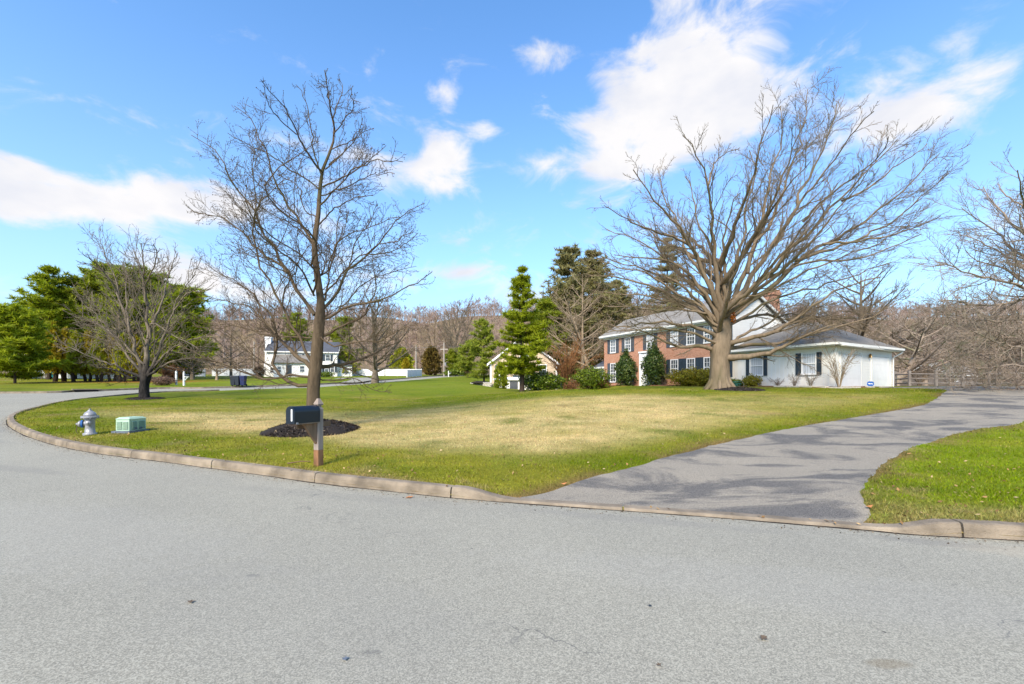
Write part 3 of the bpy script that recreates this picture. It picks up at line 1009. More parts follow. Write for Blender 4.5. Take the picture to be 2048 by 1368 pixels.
# grass blades ----------------------------------------------------------------------
def build_grass():
    N = 330000
    # density falls with distance
    u = RNG.random(N)
    Y = 4.6 + (27 - 4.6) * u ** 1.9
    X = (RNG.random(N) * 2 - 1) * (1.22 * Y + 1.0)
    ok = ~inside(road_poly, X, Y) & ~inside(drive_poly, X, Y)
    ok &= (Y - kerb_y(X) > 0.15) | (Y > 14)
    X, Y = X[ok], Y[ok]
    dk = polydist(KL_C, X, Y)
    k2 = dk > 0.16
    X, Y = X[k2], Y[k2]
    n = len(X); Z = terrain(X, Y)
    C = lawn_colour(X, Y)
    C = C * RNG.uniform(0.6, 1.65, (n, 1)) * (1 + RNG.normal(0, 0.06, (n, 3)))
    dry = RNG.random(n) < 0.13
    C[dry] = C[dry] * 0.5 + np.array([0.34, 0.25, 0.11]) * 0.55
    h = RNG.uniform(0.018, 0.048, n) * (0.75 + 0.6 * fbm(X / 0.8, Y / 0.8, 41, 2))
    tuft = RNG.random(n) < 0.03; h[tuft] *= 1.7
    w = RNG.uniform(0.003, 0.008, n) * (0.7 + 0.05 * Y)
    a = RNG.uniform(0, 2 * math.pi, n); ln = RNG.uniform(0.2, 1.3, n) * h; la = RNG.uniform(0, 2 * math.pi, n)
    p0 = np.column_stack([X - np.cos(a) * w, Y - np.sin(a) * w, Z - 0.006]); p1 = np.column_stack([X + np.cos(a) * w, Y + np.sin(a) * w, Z - 0.006])
    p2 = np.column_stack([X + np.cos(la) * ln, Y + np.sin(la) * ln, Z + h])
    V = np.stack([p0, p1, p2], 1).reshape(-1, 3)
    mb = MB(); mb.add(V, tris=np.arange(3 * n).reshape(-1, 3))
    t = NT('grass_blade')
    at_ = t.n('ShaderNodeAttribute'); at_.attribute_name = 'soil'
    p = t.principled(at_.outputs['Color'], 0.9, None, 0.03)
    tr = t.n('ShaderNodeBsdfTranslucent'); t.L(at_.outputs['Color'], tr.inputs['Color'])
    ms = t.n('ShaderNodeMixShader'); ms.inputs[0].default_value = 0.3
    t.L(p.outputs[0], ms.inputs[1]); t.L(tr.outputs[0], ms.inputs[2]); t.L(ms.outputs[0], t.out.inputs['Surface'])
    me = mb.mesh('grass', t.m)
    set_colour(me, np.repeat(C, 3, axis=0))
    link('grass', me, None, 'stuff')


build_grass()

# ------------------------------------------------------------------ bare trees


def rot_about(v, axis, ang):
    axis = axis / (np.linalg.norm(axis, axis=1, keepdims=True) + 1e-9)
    c = np.cos(ang)[:, None]; s = np.sin(ang)[:, None]
    return v * c + np.cross(axis, v) * s + axis * (np.sum(axis * v, 1, keepdims=True)) * (1 - c)


def spawn(P, Rd, own, per, rng, tmin=0.25, tmax=0.98, ang=(0.5, 0.9), ratio=0.45, taper=0.55, n=5, up=0.12, wob=0.10, rr=0.55, rmin=0.004, lmin=0.0, lmax=99.0, flat=0.0):
    """children for every branch of a level: P (m,k,3)"""
    m, k, _ = P.shape
    seglen = np.linalg.norm(np.diff(P, axis=1), axis=2); L = seglen.sum(1)
    cnt = np.maximum(1, np.round(per * np.clip(L / np.median(L), 0.55, 1.7))).astype(int)
    idx = np.repeat(np.arange(m), cnt)
    j = np.concatenate([np.arange(c) for c in cnt]); tot = cnt[idx]
    t = tmin + (tmax - tmin) * (j + rng.uniform(0.1, 0.9, len(j))) / tot
    f = t * (k - 1); i0 = np.minimum(f.astype(int), k - 2); fr = (f - i0)[:, None]
    A = P[idx, i0]; B = P[idx, i0 + 1]
    pos = A + (B - A) * fr
    d = (B - A); d /= np.linalg.norm(d, axis=1, keepdims=True) + 1e-9
    rad = Rd[idx, i0] + (Rd[idx, i0 + 1] - Rd[idx, i0]) * fr[:, 0]
    ref = rng.normal(0, 1, d.shape)
    ref[:, 2] *= (1 - flat)
    ax = np.cross(d, ref)
    c = rot_about(d, ax, rng.uniform(ang[0], ang[1], len(d)))
    ln = np.clip(ratio * L[idx] * (1 - taper * t) * rng.uniform(0.55, 1.25, len(d)), lmin, lmax)
    r0 = np.maximum(np.minimum(rad * rr * rng.uniform(0.7, 1.1, len(d)), 0.9 * rad), rmin)
    C = np.empty((len(d), n, 3)); C[:, 0] = pos
    dirn = c
    st = (ln / (n - 1))[:, None]
    for q in range(1, n):
        C[:, q] = C[:, q - 1] + dirn * st
        dirn = dirn + rng.normal(0, wob, dirn.shape) + np.array([0, 0, up])
        dirn /= np.linalg.norm(dirn, axis=1, keepdims=True)
    RR = r0[:, None] * np.linspace(1, 0.35, n)[None]
    return C, np.maximum(RR, rmin * 0.6), own[idx]


def limb_batch(list_of_paths, n=14):
    return np.stack([resample(catmull(p, 6), n=n) for p in list_of_paths])


def tree_levels(P, Rd, levels, rng):
    own = np.arange(len(P))
    out = [(P, Rd, own, 7)]
    cur = (P, Rd, own)
    for lv in levels:
        lv = dict(lv); k = lv.pop('k')
        cur = spawn(*cur, rng=rng, **lv)
        out.append((*cur, k))
    return out


def buds(mb, P, size, rng, frac=0.6):
    tips = P[:, -1][rng.random(len(P)) < frac]
    m = len(tips)
    if not m: return
    o = np.array([(1, 0, 0), (-1, 0, 0), (0, 1, 0), (0, -1, 0), (0, 0, 1.6), (0, 0, -1.3)]) * size
    V = (tips[:, None] + o[None] * rng.uniform(0.5, 1.3, (m, 1, 1))).reshape(-1, 3)
    t = np.array([(0, 2, 4), (2, 1, 4), (1, 3, 4), (3, 0, 4), (2, 0, 5), (1, 2, 5), (3, 1, 5), (0, 3, 5)])
    mb.add(V, tris=(t[None] + 6 * np.arange(m)[:, None, None]).reshape(-1, 3))


def shorten(p, f):
    d = np.concatenate([[0], np.cumsum(np.linalg.norm(np.diff(p, axis=0), axis=1))])
    q = resample(p, n=40)
    return q[:max(4, int(40 * f))]


def traced_tree(name, label, cat, base, trunk, limbs, levels, mat, seed, bud=0.0, group=None, thin=1.15, mat_trunk=None, cut=.96):
    """trunk/limbs: (world path, r0, r1)"""
    rng = np.random.default_rng(seed)
    root = empty(name, base, label, cat, group)
    mb = MB()
    tp = resample(catmull(trunk[0], 6), n=26)
    cp = np.asarray(trunk[0], float); cs = np.concatenate([[0], np.cumsum(np.linalg.norm(np.diff(cp, axis=0), axis=1))]); cs /= cs[-1]
    rr = np.interp(np.linspace(0, 1, 26), cs, trunk[1])
    wob = tp.copy()
    mb.tubes(wob[None], rr[None], 22)
    aa = np.arange(22) * 2 * math.pi / 22; hh = np.arange(26)[:, None]
    lob = 1 + .05 * np.sin(3 * aa + hh * .22 + seed) + .035 * np.sin(5 * aa - hh * .3) + .03 * np.sin(8 * aa + hh * .5) + rng.normal(0, .012, (26, 22))
    vv = mb.V[0].reshape(26, 22, 3); mb.V[0] = (tp[:, None] + (vv - tp[:, None]) * lob[:, :, None]).reshape(-1, 3)
    tr = mb.build('trunk', mat_trunk or mat, root, True)
    n = 16
    P = np.stack([resample(shorten(catmull(p, 6), cut), n=n) for p, a, b in limbs])
    Rd = np.stack([b + (a - b) * (1 - np.linspace(0, 1, n)) ** thin for p, a, b in limbs])
    P[:, 1:-1] += rng.normal(0, 0.006, P[:, 1:-1].shape) * np.linalg.norm(P[:, -1] - P[:, 0], axis=1)[:, None, None]
    lv = tree_levels(P, Rd, levels, rng)
    for i in range(len(limbs)):
        m2 = MB()
        for li, (p, r, own, k) in enumerate(lv):
            s = own == i
            if s.any():
                m2.tubes(p[s], r[s], k)
                if bud and li >= len(lv) - 2: buds(m2, p[s], bud, rng)
        m2.build('limb', mat, root, True)
    # twigs straight off the upper trunk
    return root


def px_path(pts, zoom, origin, Y0, dY, rng=None):
    """photo pixels (in a zoomed crop) to a world path that drifts in depth by dY"""
    n = len(pts); out = []
    for i, (x, y) in enumerate(pts):
        t = i / max(1, n - 1)
        Y = Y0 + dY * t ** 1.2
        out.append(tuple(at(x / zoom + origin[0], y / zoom + origin[1], Y)))
    return out


# --- the maple behind the mailbox
def maple():
    rng = np.random.default_rng(5)
    b = ground_at(625, 862)
    Y0 = b.y; z, o = 2.012, (330, 140)
    W = lambda px: px / z * Y0 / F / 2       # zoom-pixel width to radius
    tk = px_path([(596, 1452), (596, 1400), (597, 1330), (597, 1260), (606, 1200), (614, 1100), (624, 1000), (627, 930), (613, 830), (600, 700), (615, 600), (622, 500), (635, 400), (672, 310), (682, 240), (666, 160), (655, 80), (642, 0)], z, o, Y0, 0.25)
    tk[0] = (tk[0][0], tk[0][1], b.z - 0.15)
    tr = [W(64), W(53), W(49), W(47), W(50), W(44), W(38), W(28), W(24), W(21), W(18), W(15), W(12), W(9), W(7), W(5), W(3.5), W(2.5)]
    LM = [([(602, 985), (560, 930), (520, 850), (470, 790), (430, 700), (380, 600), (330, 530), (280, 470), (200, 330), (140, 290), (75, 235)], 19, 3.0),
          ([(490, 815), (440, 770), (360, 710), (300, 640), (230, 600), (150, 575), (85, 560)], 13, 2.6),
          ([(592, 690), (570, 640), (500, 550), (450, 460), (400, 320), (370, 250), (340, 190), (250, 125)], 14, 2.6),
          ([(620, 480), (560, 430), (500, 400), (420, 340), (330, 300), (230, 240)], 8, 2.4),
          ([(634, 410), (600, 370), (560, 310), (520, 230), (480, 150), (420, 80), (370, 20)], 11, 2.4),
          ([(636, 440), (600, 330), (590, 250), (575, 160), (550, 90), (510, 40)], 9, 2.4),
          ([(622, 545), (660, 510), (720, 440), (800, 380), (860, 330), (905, 290)], 9, 2.4),
          ([(635, 470), (700, 440), (760, 400), (840, 370), (980, 370)], 9, 2.4),
          ([(622, 620), (680, 560), (760, 520), (850, 500)], 8, 2.4),
          ([(638, 960), (690, 900), (740, 800), (820, 740), (890, 660), (950, 590), (1005, 560), (1065, 520)], 16, 2.8),
          ([(645, 930), (660, 820), (680, 740), (720, 640), (740, 540)], 10, 2.6),
          ([(645, 1000), (680, 985), (740, 950), (830, 935), (900, 910), (1000, 860), (1095, 800)], 14, 3.0),
          ([(640, 1070), (720, 1025), (790, 1000), (820, 950), (850, 880), (840, 800), (830, 740)], 14, 2.8),
          ([(598, 1200), (660, 1190), (720, 1185), (800, 1160), (880, 1120), (980, 1080)], 24, 3.5),
          ([(600, 1268), (530, 1270), (480, 1240), (440, 1170), (450, 1080), (410, 970), (330, 880), (250, 830), (130, 760)], 20, 2.8),
          ([(588, 1200), (545, 1160), (490, 1110), (420, 1040), (380, 960), (350, 850)], 24, 3.4),
          ([(600, 1190), (550, 1090), (480, 985), (430, 880), (380, 780), (365, 640), (360, 500), (358, 380), (335, 260), (310, 200)], 16, 2.5),
          ([(580, 1235), (500, 1225), (420, 1240), (300, 1210), (150, 1150), (30, 1080)], 13, 3.0),
          ([(445, 1060), (350, 960), (250, 930), (130, 900)], 9, 2.6),
          ([(678, 265), (720, 200), (760, 150), (740, 90)], 6, 2.2),
          ([(668, 320), (740, 290), (800, 250), (850, 230)], 6, 2.2),
          ([(500, 1010), (470, 930), (500, 850), (540, 770), (530, 680), (560, 600)], 9, 2.4),
          ([(600, 1080), (520, 1075), (400, 1065), (280, 1030), (180, 1040), (90, 1010)], 9, 2.6),
          ([(615, 1060), (680, 1110), (780, 1090), (860, 1090), (950, 1040), (1040, 1020)], 9, 2.6),
          ([(590, 1230), (660, 1250), (760, 1240), (840, 1290), (930, 1300)], 8, 2.4),
          ([(612, 850), (660, 800), (690, 700), (700, 600), (790, 560)], 8, 2.4),
          ([(655, 800), (700, 690), (800, 640), (900, 600), (960, 590)], 7, 2.4),
          ([(616, 600), (560, 560), (540, 480), (500, 440), (440, 420)], 7, 2.4),
          ([(660, 380), (720, 330), (760, 260), (820, 220)], 6, 2.2),
          ([(683, 245), (667, 160), (655, 80), (641, -6)], 8, 2.4),
          ([(675, 200), (700, 130), (715, 80), (700, 30)], 6, 2.2),
          ([(640, 905), (760, 770), (860, 705), (950, 680), (1015, 630)], 9, 2.4),
          ([(820, 740), (900, 735), (980, 690), (1025, 650)], 7, 2.3),
          ([(742, 800), (765, 700), (830, 600), (855, 510)], 8, 2.3),
          ([(628, 505), (720, 475), (830, 425), (940, 415)], 7, 2.3),
          ([(645, 400), (730, 320), (775, 260), (800, 180)], 7, 2.3),
          ([(690, 980), (800, 860), (900, 820), (1030, 785)], 8, 2.4),
          ([(590, 700), (540, 640), (470, 600), (400, 560), (330, 480)], 8, 2.3),
          ([(530, 260), (450, 190), (410, 120), (400, 60)], 6, 2.2)]
    limbs = []
    for i, (p, a, c) in enumerate(LM):
        dY = rng.uniform(-2.6, 2.6)
        limbs.append((px_path(p, z, o, Y0 + 0.1, dY), W(a * .8), W(c * .85)))
    # limbs that reach towards and away from the street
    for i in range(5):
        zz = rng.uniform(1.7, 5.2); s = 1 if i % 2 else -1
        x0 = b.x + rng.uniform(-.05, .1)
        q = [(x0, Y0, b.z + zz), (x0 + rng.uniform(-.6, .6), Y0 + s * 0.8, b.z + zz + 0.6), (x0 + rng.uniform(-1.3, 1.3), Y0 + s * 1.9, b.z + zz + 1.5), (x0 + rng.uniform(-1.6, 1.6), Y0 + s * 2.3, b.z + zz + 2.6)]
        limbs.append((q, 0.03, 0.008))
    lv = [dict(per=14, tmin=0.12, ang=(0.45, 1.0), ratio=0.40, taper=0.80, n=7, up=0.09, wob=0.13, rr=0.42, rmin=0.0075, lmax=1.9, k=4),
          dict(per=5.5, tmin=0.12, ang=(0.45, 1.05), ratio=0.52, taper=0.5, n=5, up=0.04, wob=0.17, rr=0.55, rmin=0.0058, lmax=0.85, k=3),
          dict(per=2, tmin=0.2, ang=(0.4, 1.1), ratio=0.5, taper=0.4, n=4, up=0.02, wob=0.2, rr=0.6, rmin=0.0045, lmax=0.33, k=3)]
    traced_tree('maple_tree', 'slim bare tree in a dark mulch ring behind the black mailbox', 'tree', b, (tk, tr), limbs, lv, M['bark_maple'], 11, bud=0.011)
    return b


MAPLE = maple()


# --- the great beech in front of the house
def beech():
    rng = np.random.default_rng(8)
    b = ground_at(1440, 782)
    Y0 = b.y if b.y < 34 else 26.0
    Y0 = 25.5
    b = on(1440, Y0)
    z, o = 2.041, (1150, 130)
    W = lambda px: px / z * Y0 / F / 2
    tk = px_path([(592, 1345), (592, 1326), (591, 1300), (590, 1250), (590, 1200), (592, 1160), (598, 1120), (604, 1080), (612, 1020), (612, 960), (608, 900)], z, o, Y0, 0.3)
    tk[0] = (tk[0][0], tk[0][1], b.z - 0.3)
    tr = [W(120), W(100), W(84), W(74), W(70), W(78), W(74), W(62), W(50), W(38), W(28)]
    A6 = lambda pts: [((x / 5.12 + 1440 - o[0]) * z, (y / 5.12 + 560 - o[1]) * z) for x, y in pts]
    LM = [([(575, 1165), (530, 1148), (480, 1148), (430, 1150), (380, 1135), (330, 1110), (250, 1080), (170, 1060)], 24, 4),
          ([(580, 1120), (540, 1090), (480, 1065), (430, 1060), (360, 1050), (250, 1062), (150, 1060), (60, 1050)], 20, 4),
          ([(585, 1090), (530, 1030), (460, 980), (380, 930), (300, 900), (180, 870), (60, 860), (0, 830)], 24, 4),
          ([(595, 1070), (560, 980), (500, 900), (430, 820), (330, 790), (220, 780), (110, 770)], 26, 4),
          ([(600, 1050), (560, 930), (520, 830), (470, 720), (420, 660), (370, 590), (300, 520), (250, 440), (190, 390)], 28, 4),
          ([(468, 735), (400, 700), (330, 680), (230, 640), (150, 590), (90, 560)], 14, 3.5),
          ([(604, 1030), (585, 900), (572, 750), (562, 640), (548, 560), (540, 480), (520, 390), (470, 330), (400, 230)], 28, 4),
          ([(545, 490), (558, 430), (600, 370), (690, 330)], 10, 3.5),
          ([(610, 1000), (612, 850), (605, 720), (630, 620), (650, 540), (720, 500)], 22, 4),
          ([(618, 1000), (680, 880), (720, 780), (760, 660), (790, 540), (800, 430), (830, 380), (840, 200), (830, 100)], 27, 4),
          ([(705, 850), (770, 680), (830, 560), (870, 440), (910, 330), (940, 200), (955, 40)], 18, 3.5),
          ([(625, 1010), (720, 870), (800, 740), (880, 620), (960, 460), (1010, 340), (1060, 200), (1080, 70)], 29, 4),
          ([(800, 740), (900, 600), (1000, 460), (1100, 330), (1180, 220), (1270, 160)], 16, 3.5),
          ([(625, 1010), (700, 940), (800, 850), (870, 750), (960, 680), (1080, 560), (1200, 430), (1320, 300), (1385, 250)], 29, 4),
          ([(640, 1010), (700, 960), (830, 890), (900, 800), (1010, 730), (1150, 660), (1280, 560), (1400, 450), (1480, 370), (1550, 310)], 27, 4),
          ([(900, 800), (1050, 750), (1200, 690), (1330, 620), (1420, 530), (1545, 410)], 16, 3.5),
          ([(1010, 730), (1150, 720), (1300, 690), (1450, 640), (1515, 600)], 12, 3.5),
          (A6([(60, 660), (160, 620), (300, 590), (420, 565), (560, 520), (720, 430), (850, 325), (1050, 200), (1270, 60), (1540, 0), (1800, -90)]), 26, 4),
          (A6([(70, 705), (200, 670), (360, 660), (600, 650), (720, 630), (900, 590), (1030, 520), (1200, 480), (1400, 420), (1560, 380), (1700, 310), (1880, 180), (2040, 80)]), 19, 4),
          (A6([(75, 795), (160, 795), (250, 790), (420, 760), (560, 720), (680, 660), (800, 600), (950, 540), (1100, 480), (1300, 420)]), 34, 5),
          (A6([(40, 540), (130, 440), (280, 390), (440, 360), (600, 375), (800, 350), (1000, 370), (1250, 330), (1500, 300)]), 18, 4),
          (A6([(560, 520), (700, 460), (900, 405), (1100, 400), (1400, 390), (1560, 340), (1700, 250)]), 16, 4),
          (A6([(110, 690), (220, 570), (440, 480), (560, 390), (650, 290), (800, 240), (900, 140), (1010, 60)]), 16, 4),
          ([(600, 1040), (540, 880), (480, 800), (400, 620), (350, 480), (330, 380)], 20, 4),
          ([(615, 960), (650, 820), (690, 700), (700, 560), (740, 430), (690, 300)], 18, 4),
          ([(590, 1060), (500, 960), (400, 880), (280, 830), (160, 800), (40, 780)], 17, 4),
          ([(610, 900), (560, 760), (500, 640), (480, 520), (430, 420)], 16, 4),
          ([(760, 880), (880, 830), (980, 800), (1100, 800), (1250, 760), (1390, 700), (1480, 660)], 14, 4),
          ([(930, 640), (1030, 540), (1150, 450), (1250, 360), (1290, 260)], 12, 3.5),
          ([(1090, 555), (1200, 500), (1330, 400), (1430, 330), (1450, 290)], 11, 3.5),
          ([(580, 1135), (500, 1100), (400, 1085), (300, 1075), (180, 1085), (90, 1100)], 14, 4),
          ([(588, 1080), (520, 990), (420, 930), (300, 850), (170, 825), (60, 785)], 16, 4),
          ([(592, 1070), (500, 1000), (380, 960), (240, 940), (110, 930), (10, 925)], 15, 4),
          ([(596, 1055), (530, 950), (430, 860), (300, 740), (180, 690), (80, 650)], 17, 4),
          ([(596, 1060), (540, 1010), (440, 1000), (330, 1000), (200, 985), (90, 990)], 13, 4),
          ([(635, 1060), (760, 980), (900, 930), (1050, 890), (1200, 840), (1330, 790)], 14, 4),
          ([(630, 1040), (780, 930), (920, 850), (1080, 790), (1230, 730), (1380, 640)], 15, 4)]
    limbs = []
    for i, (p, a, c) in enumerate(LM):
        dY = rng.uniform(-5.0, 6.0)
        if i in (19,): dY = -3.5
        if i in (0,): dY = -1.5
        limbs.append((px_path(p, z, o, Y0 + rng.uniform(-.15, .15), dY), W(a * .86), W(c * .8)))
    for i in range(12):
        zz = rng.uniform(2.6, 7.5); s = 1 if i % 2 else -1
        x0 = b.x + rng.uniform(-.15, .2); sx = rng.uniform(-1, 1)
        q = [(x0, Y0, b.z + zz), (x0 + sx * 1.2, Y0 + s * 1.8, b.z + zz + 1.3), (x0 + sx * 2.6, Y0 + s * 4, b.z + zz + 3.2), (x0 + sx * 4.0, Y0 + s * 6.5, b.z + zz + rng.uniform(4.0, 7.5))]
        limbs.append((q, 0.15, 0.016))
    lv = [dict(per=15, tmin=0.2, ang=(0.3, 0.75), ratio=0.28, taper=0.5, n=8, up=0.035, wob=0.10, rr=0.42, rmin=0.016, lmax=3.0, k=4),
          dict(per=7.5, tmin=0.12, ang=(0.35, 0.85), ratio=0.44, taper=0.45, n=5, up=0.035, wob=0.1, rr=0.5, rmin=0.0105, lmax=1.5, k=3),
          dict(per=3.2, tmin=0.15, ang=(0.35, 0.8), ratio=0.5, taper=0.4, n=4, up=0.03, wob=0.14, rr=0.6, rmin=0.0085, lmax=0.6, k=3)]
    root = traced_tree('beech_tree', 'huge bare spreading tree with thick pale trunk in front of the brick house', 'tree', b, (tk, tr), limbs, lv, M['bark_beech'], 12, thin=1.35, cut=.94)
    # root flare
    mb = MB()
    for k in range(9):
        a = 2 * math.pi * k / 9 + rng.uniform(-.2, .2)
        d = Vector((math.cos(a), math.sin(a), 0)); r = W(80)
        c = Vector((b.x, b.y, 0))
        pts = [c + d * (r * 0.72) + Vector((0, 0, b.z + 0.75)), c + d * (r * 0.98) + Vector((0, 0, b.z + 0.35)), c + d * (r * 1.3) + Vector((0, 0, b.z + 0.1)), c + d * (r * 1.75) + Vector((0, 0, b.z - 0.12))]
        mb.tube([tuple(p) for p in pts], [0.08, 0.12, 0.11, 0.05], 8)
    mb.build('root', M['bark_beech'], root, True)
    # clinging orange leaves in the crotch
    lf = leaf_cloud(at(1466, 636, Y0 - 0.6), (0.16, 0.14, 0.34), 110, 0.06, rng)
    lf.build('dead_leaf_tuft', M['orange_leaf'], root, kind='stuff')
    return b


def leaf_cloud(c, rad, n, size, rng, shell=0.0, squash=1.0):
    """small leaf faces through an ellipsoid"""
    d = rng.normal(0, 1, (n, 3)); d /= np.linalg.norm(d, axis=1, keepdims=True)
    r = rng.random(n) ** (1 / 3)
    r = shell + (1 - shell) * r
    p = np.asarray(c)[None] + d * r[:, None] * np.asarray(rad)[None]
    return leaf_faces(p, d, n, size, rng)


def leaf_faces(p, d, n, size, rng, tilt=0.8, aspect=0.55):
    nrm = d + rng.normal(0, tilt, (n, 3)); nrm /= np.linalg.norm(nrm, axis=1, keepdims=True)
    a = np.cross(nrm, rng.normal(0, 1, (n, 3))); a /= np.linalg.norm(a, axis=1, keepdims=True) + 1e-9
    b = np.cross(nrm, a)
    s = (size * rng.uniform(0.6, 1.35, n))[:, None]
    v = np.stack([p - a * s, p - b * s * aspect, p + a * s, p + b * s * aspect], 1).reshape(-1, 3)
    mb = MB(); mb.add(v, quads=np.arange(4 * n).reshape(-1, 4))
    return mb


BEECH = beech()


def two_tone_bark(z0):
    """black lower bark giving way to grey higher up"""
    t = NT('two_tone_bark')
    v = t.coord('Object'); sx = t.n('ShaderNodeSeparateXYZ'); t.L(v, sx.inputs[0])
    a = t.noise(t.coord('Object', (1, 1, .25)), 12, 6, .65, .4)
    f = t.smooth(t.math('ADD', sx.outputs[2], t.math('MULTIPLY', t.noise(v, .9, 4), 3.2)), z0 + 3.0, z0 + 4.6)
    c = t.mix(f, t.ramp(a, [(.35, (.008, .007, .007)), (.65, (.035, .03, .027))]), t.ramp(a, [(.32, (.075, .06, .042)), (.5, (.16, .127, .09)), (.7, (.21, .17, .122))]))
    t.principled(c, .9, t.bump(a, .7, .03), .15)
    return t.m


# --- dark trunked tree by the side street
def dark_tree():
    rng = np.random.default_rng(9)
    b = ground_at(290, 798)
    Y0 = b.y
    z, o = 3.8, (0, 440)
    W = lambda px: px / z * Y0 / F / 2
    tk = px_path([(1098, 1365), (1098, 1330), (1098, 1260), (1105, 1200), (1113, 1110)], z, o, Y0, 0)
    tk[0] = (tk[0][0], tk[0][1], b.z - 0.2)
    tr = [W(84), W(66), W(60), W(66), W(42)]
    LM = [([(1108, 1180), (1115, 1000), (1120, 800), (1100, 600), (1080, 450), (1050, 280), (960, 165)], 44, 5),
          ([(1105, 620), (1092, 450), (1090, 350), (1068, 120)], 20, 5),
          ([(1110, 1200), (1180, 1080), (1250, 880), (1310, 700), (1390, 540), (1480, 420), (1565, 340)], 34, 5),
          ([(1150, 800), (1230, 640), (1280, 430), (1340, 270), (1385, 205)], 22, 5),
          ([(1085, 1200), (1040, 1050), (990, 880), (930, 650), (850, 400), (780, 220), (735, 65)], 30, 5),
          ([(1075, 1200), (960, 1010), (850, 850), (700, 690), (600, 600)], 24, 5),
          ([(985, 850), (960, 620), (960, 400), (890, 270)], 18, 5),
          ([(1080, 1195), (940, 1130), (800, 1080), (600, 1000), (430, 920)], 22, 5),
          ([(1110, 1200), (1250, 1100), (1400, 1060), (1550, 1070), (1700, 1130)], 22, 5),
          ([(1140, 900), (1160, 780), (1300, 870), (1450, 940), (1560, 1020)], 16, 5),
          ([(1120, 1180), (1300, 980), (1500, 900), (1700, 880)], 20, 5),
          ([(905, 560), (760, 360), (600, 240)], 12, 5),
          ([(1090, 520), (1160, 380), (1190, 240), (1140, 150)], 14, 5),
          ([(1100, 1100), (900, 900), (720, 780), (560, 720)], 18, 5),
          ([(1120, 900), (1180, 700), (1240, 500), (1250, 300)], 16, 5),
          ([(1085, 1180), (980, 1190), (850, 1130), (700, 1120)], 16, 5),
          ([(1320, 690), (1420, 560), (1500, 540), (1620, 520)], 12, 5),
          ([(1280, 1000), (1450, 1010), (1580, 960), (1720, 990)], 12, 5),
          ([(860, 420), (760, 380), (660, 330), (580, 330)], 10, 5)]
    limbs = [(px_path(p, z, o, Y0, rng.uniform(-3, 3)), W(a), W(c)) for p, a, c in LM]
    lv = [dict(per=15, tmin=0.12, ang=(0.3, 0.8), ratio=0.36, taper=0.4, n=6, up=0.10, wob=0.09, rr=0.42, rmin=0.018, lmax=2.6, k=4),
          dict(per=4.5, tmin=0.2, ang=(0.35, 0.85), ratio=0.5, taper=0.4, n=5, up=0.06, wob=0.13, rr=0.55, rmin=0.013, lmax=1.2, k=3),
          dict(per=1.6, tmin=0.2, ang=(0.4, 0.9), ratio=0.5, taper=0.4, n=4, up=0.03, wob=0.15, rr=0.6, rmin=0.010, lmax=0.5, k=3)]
    traced_tree('ornamental_tree', 'bare tree with a short black trunk at the lawn edge by the side street', 'tree', b, (tk, tr), limbs, lv, two_tone_bark(b.z), 13, thin=1.6, cut=.92)
    return b


DARK = dark_tree()


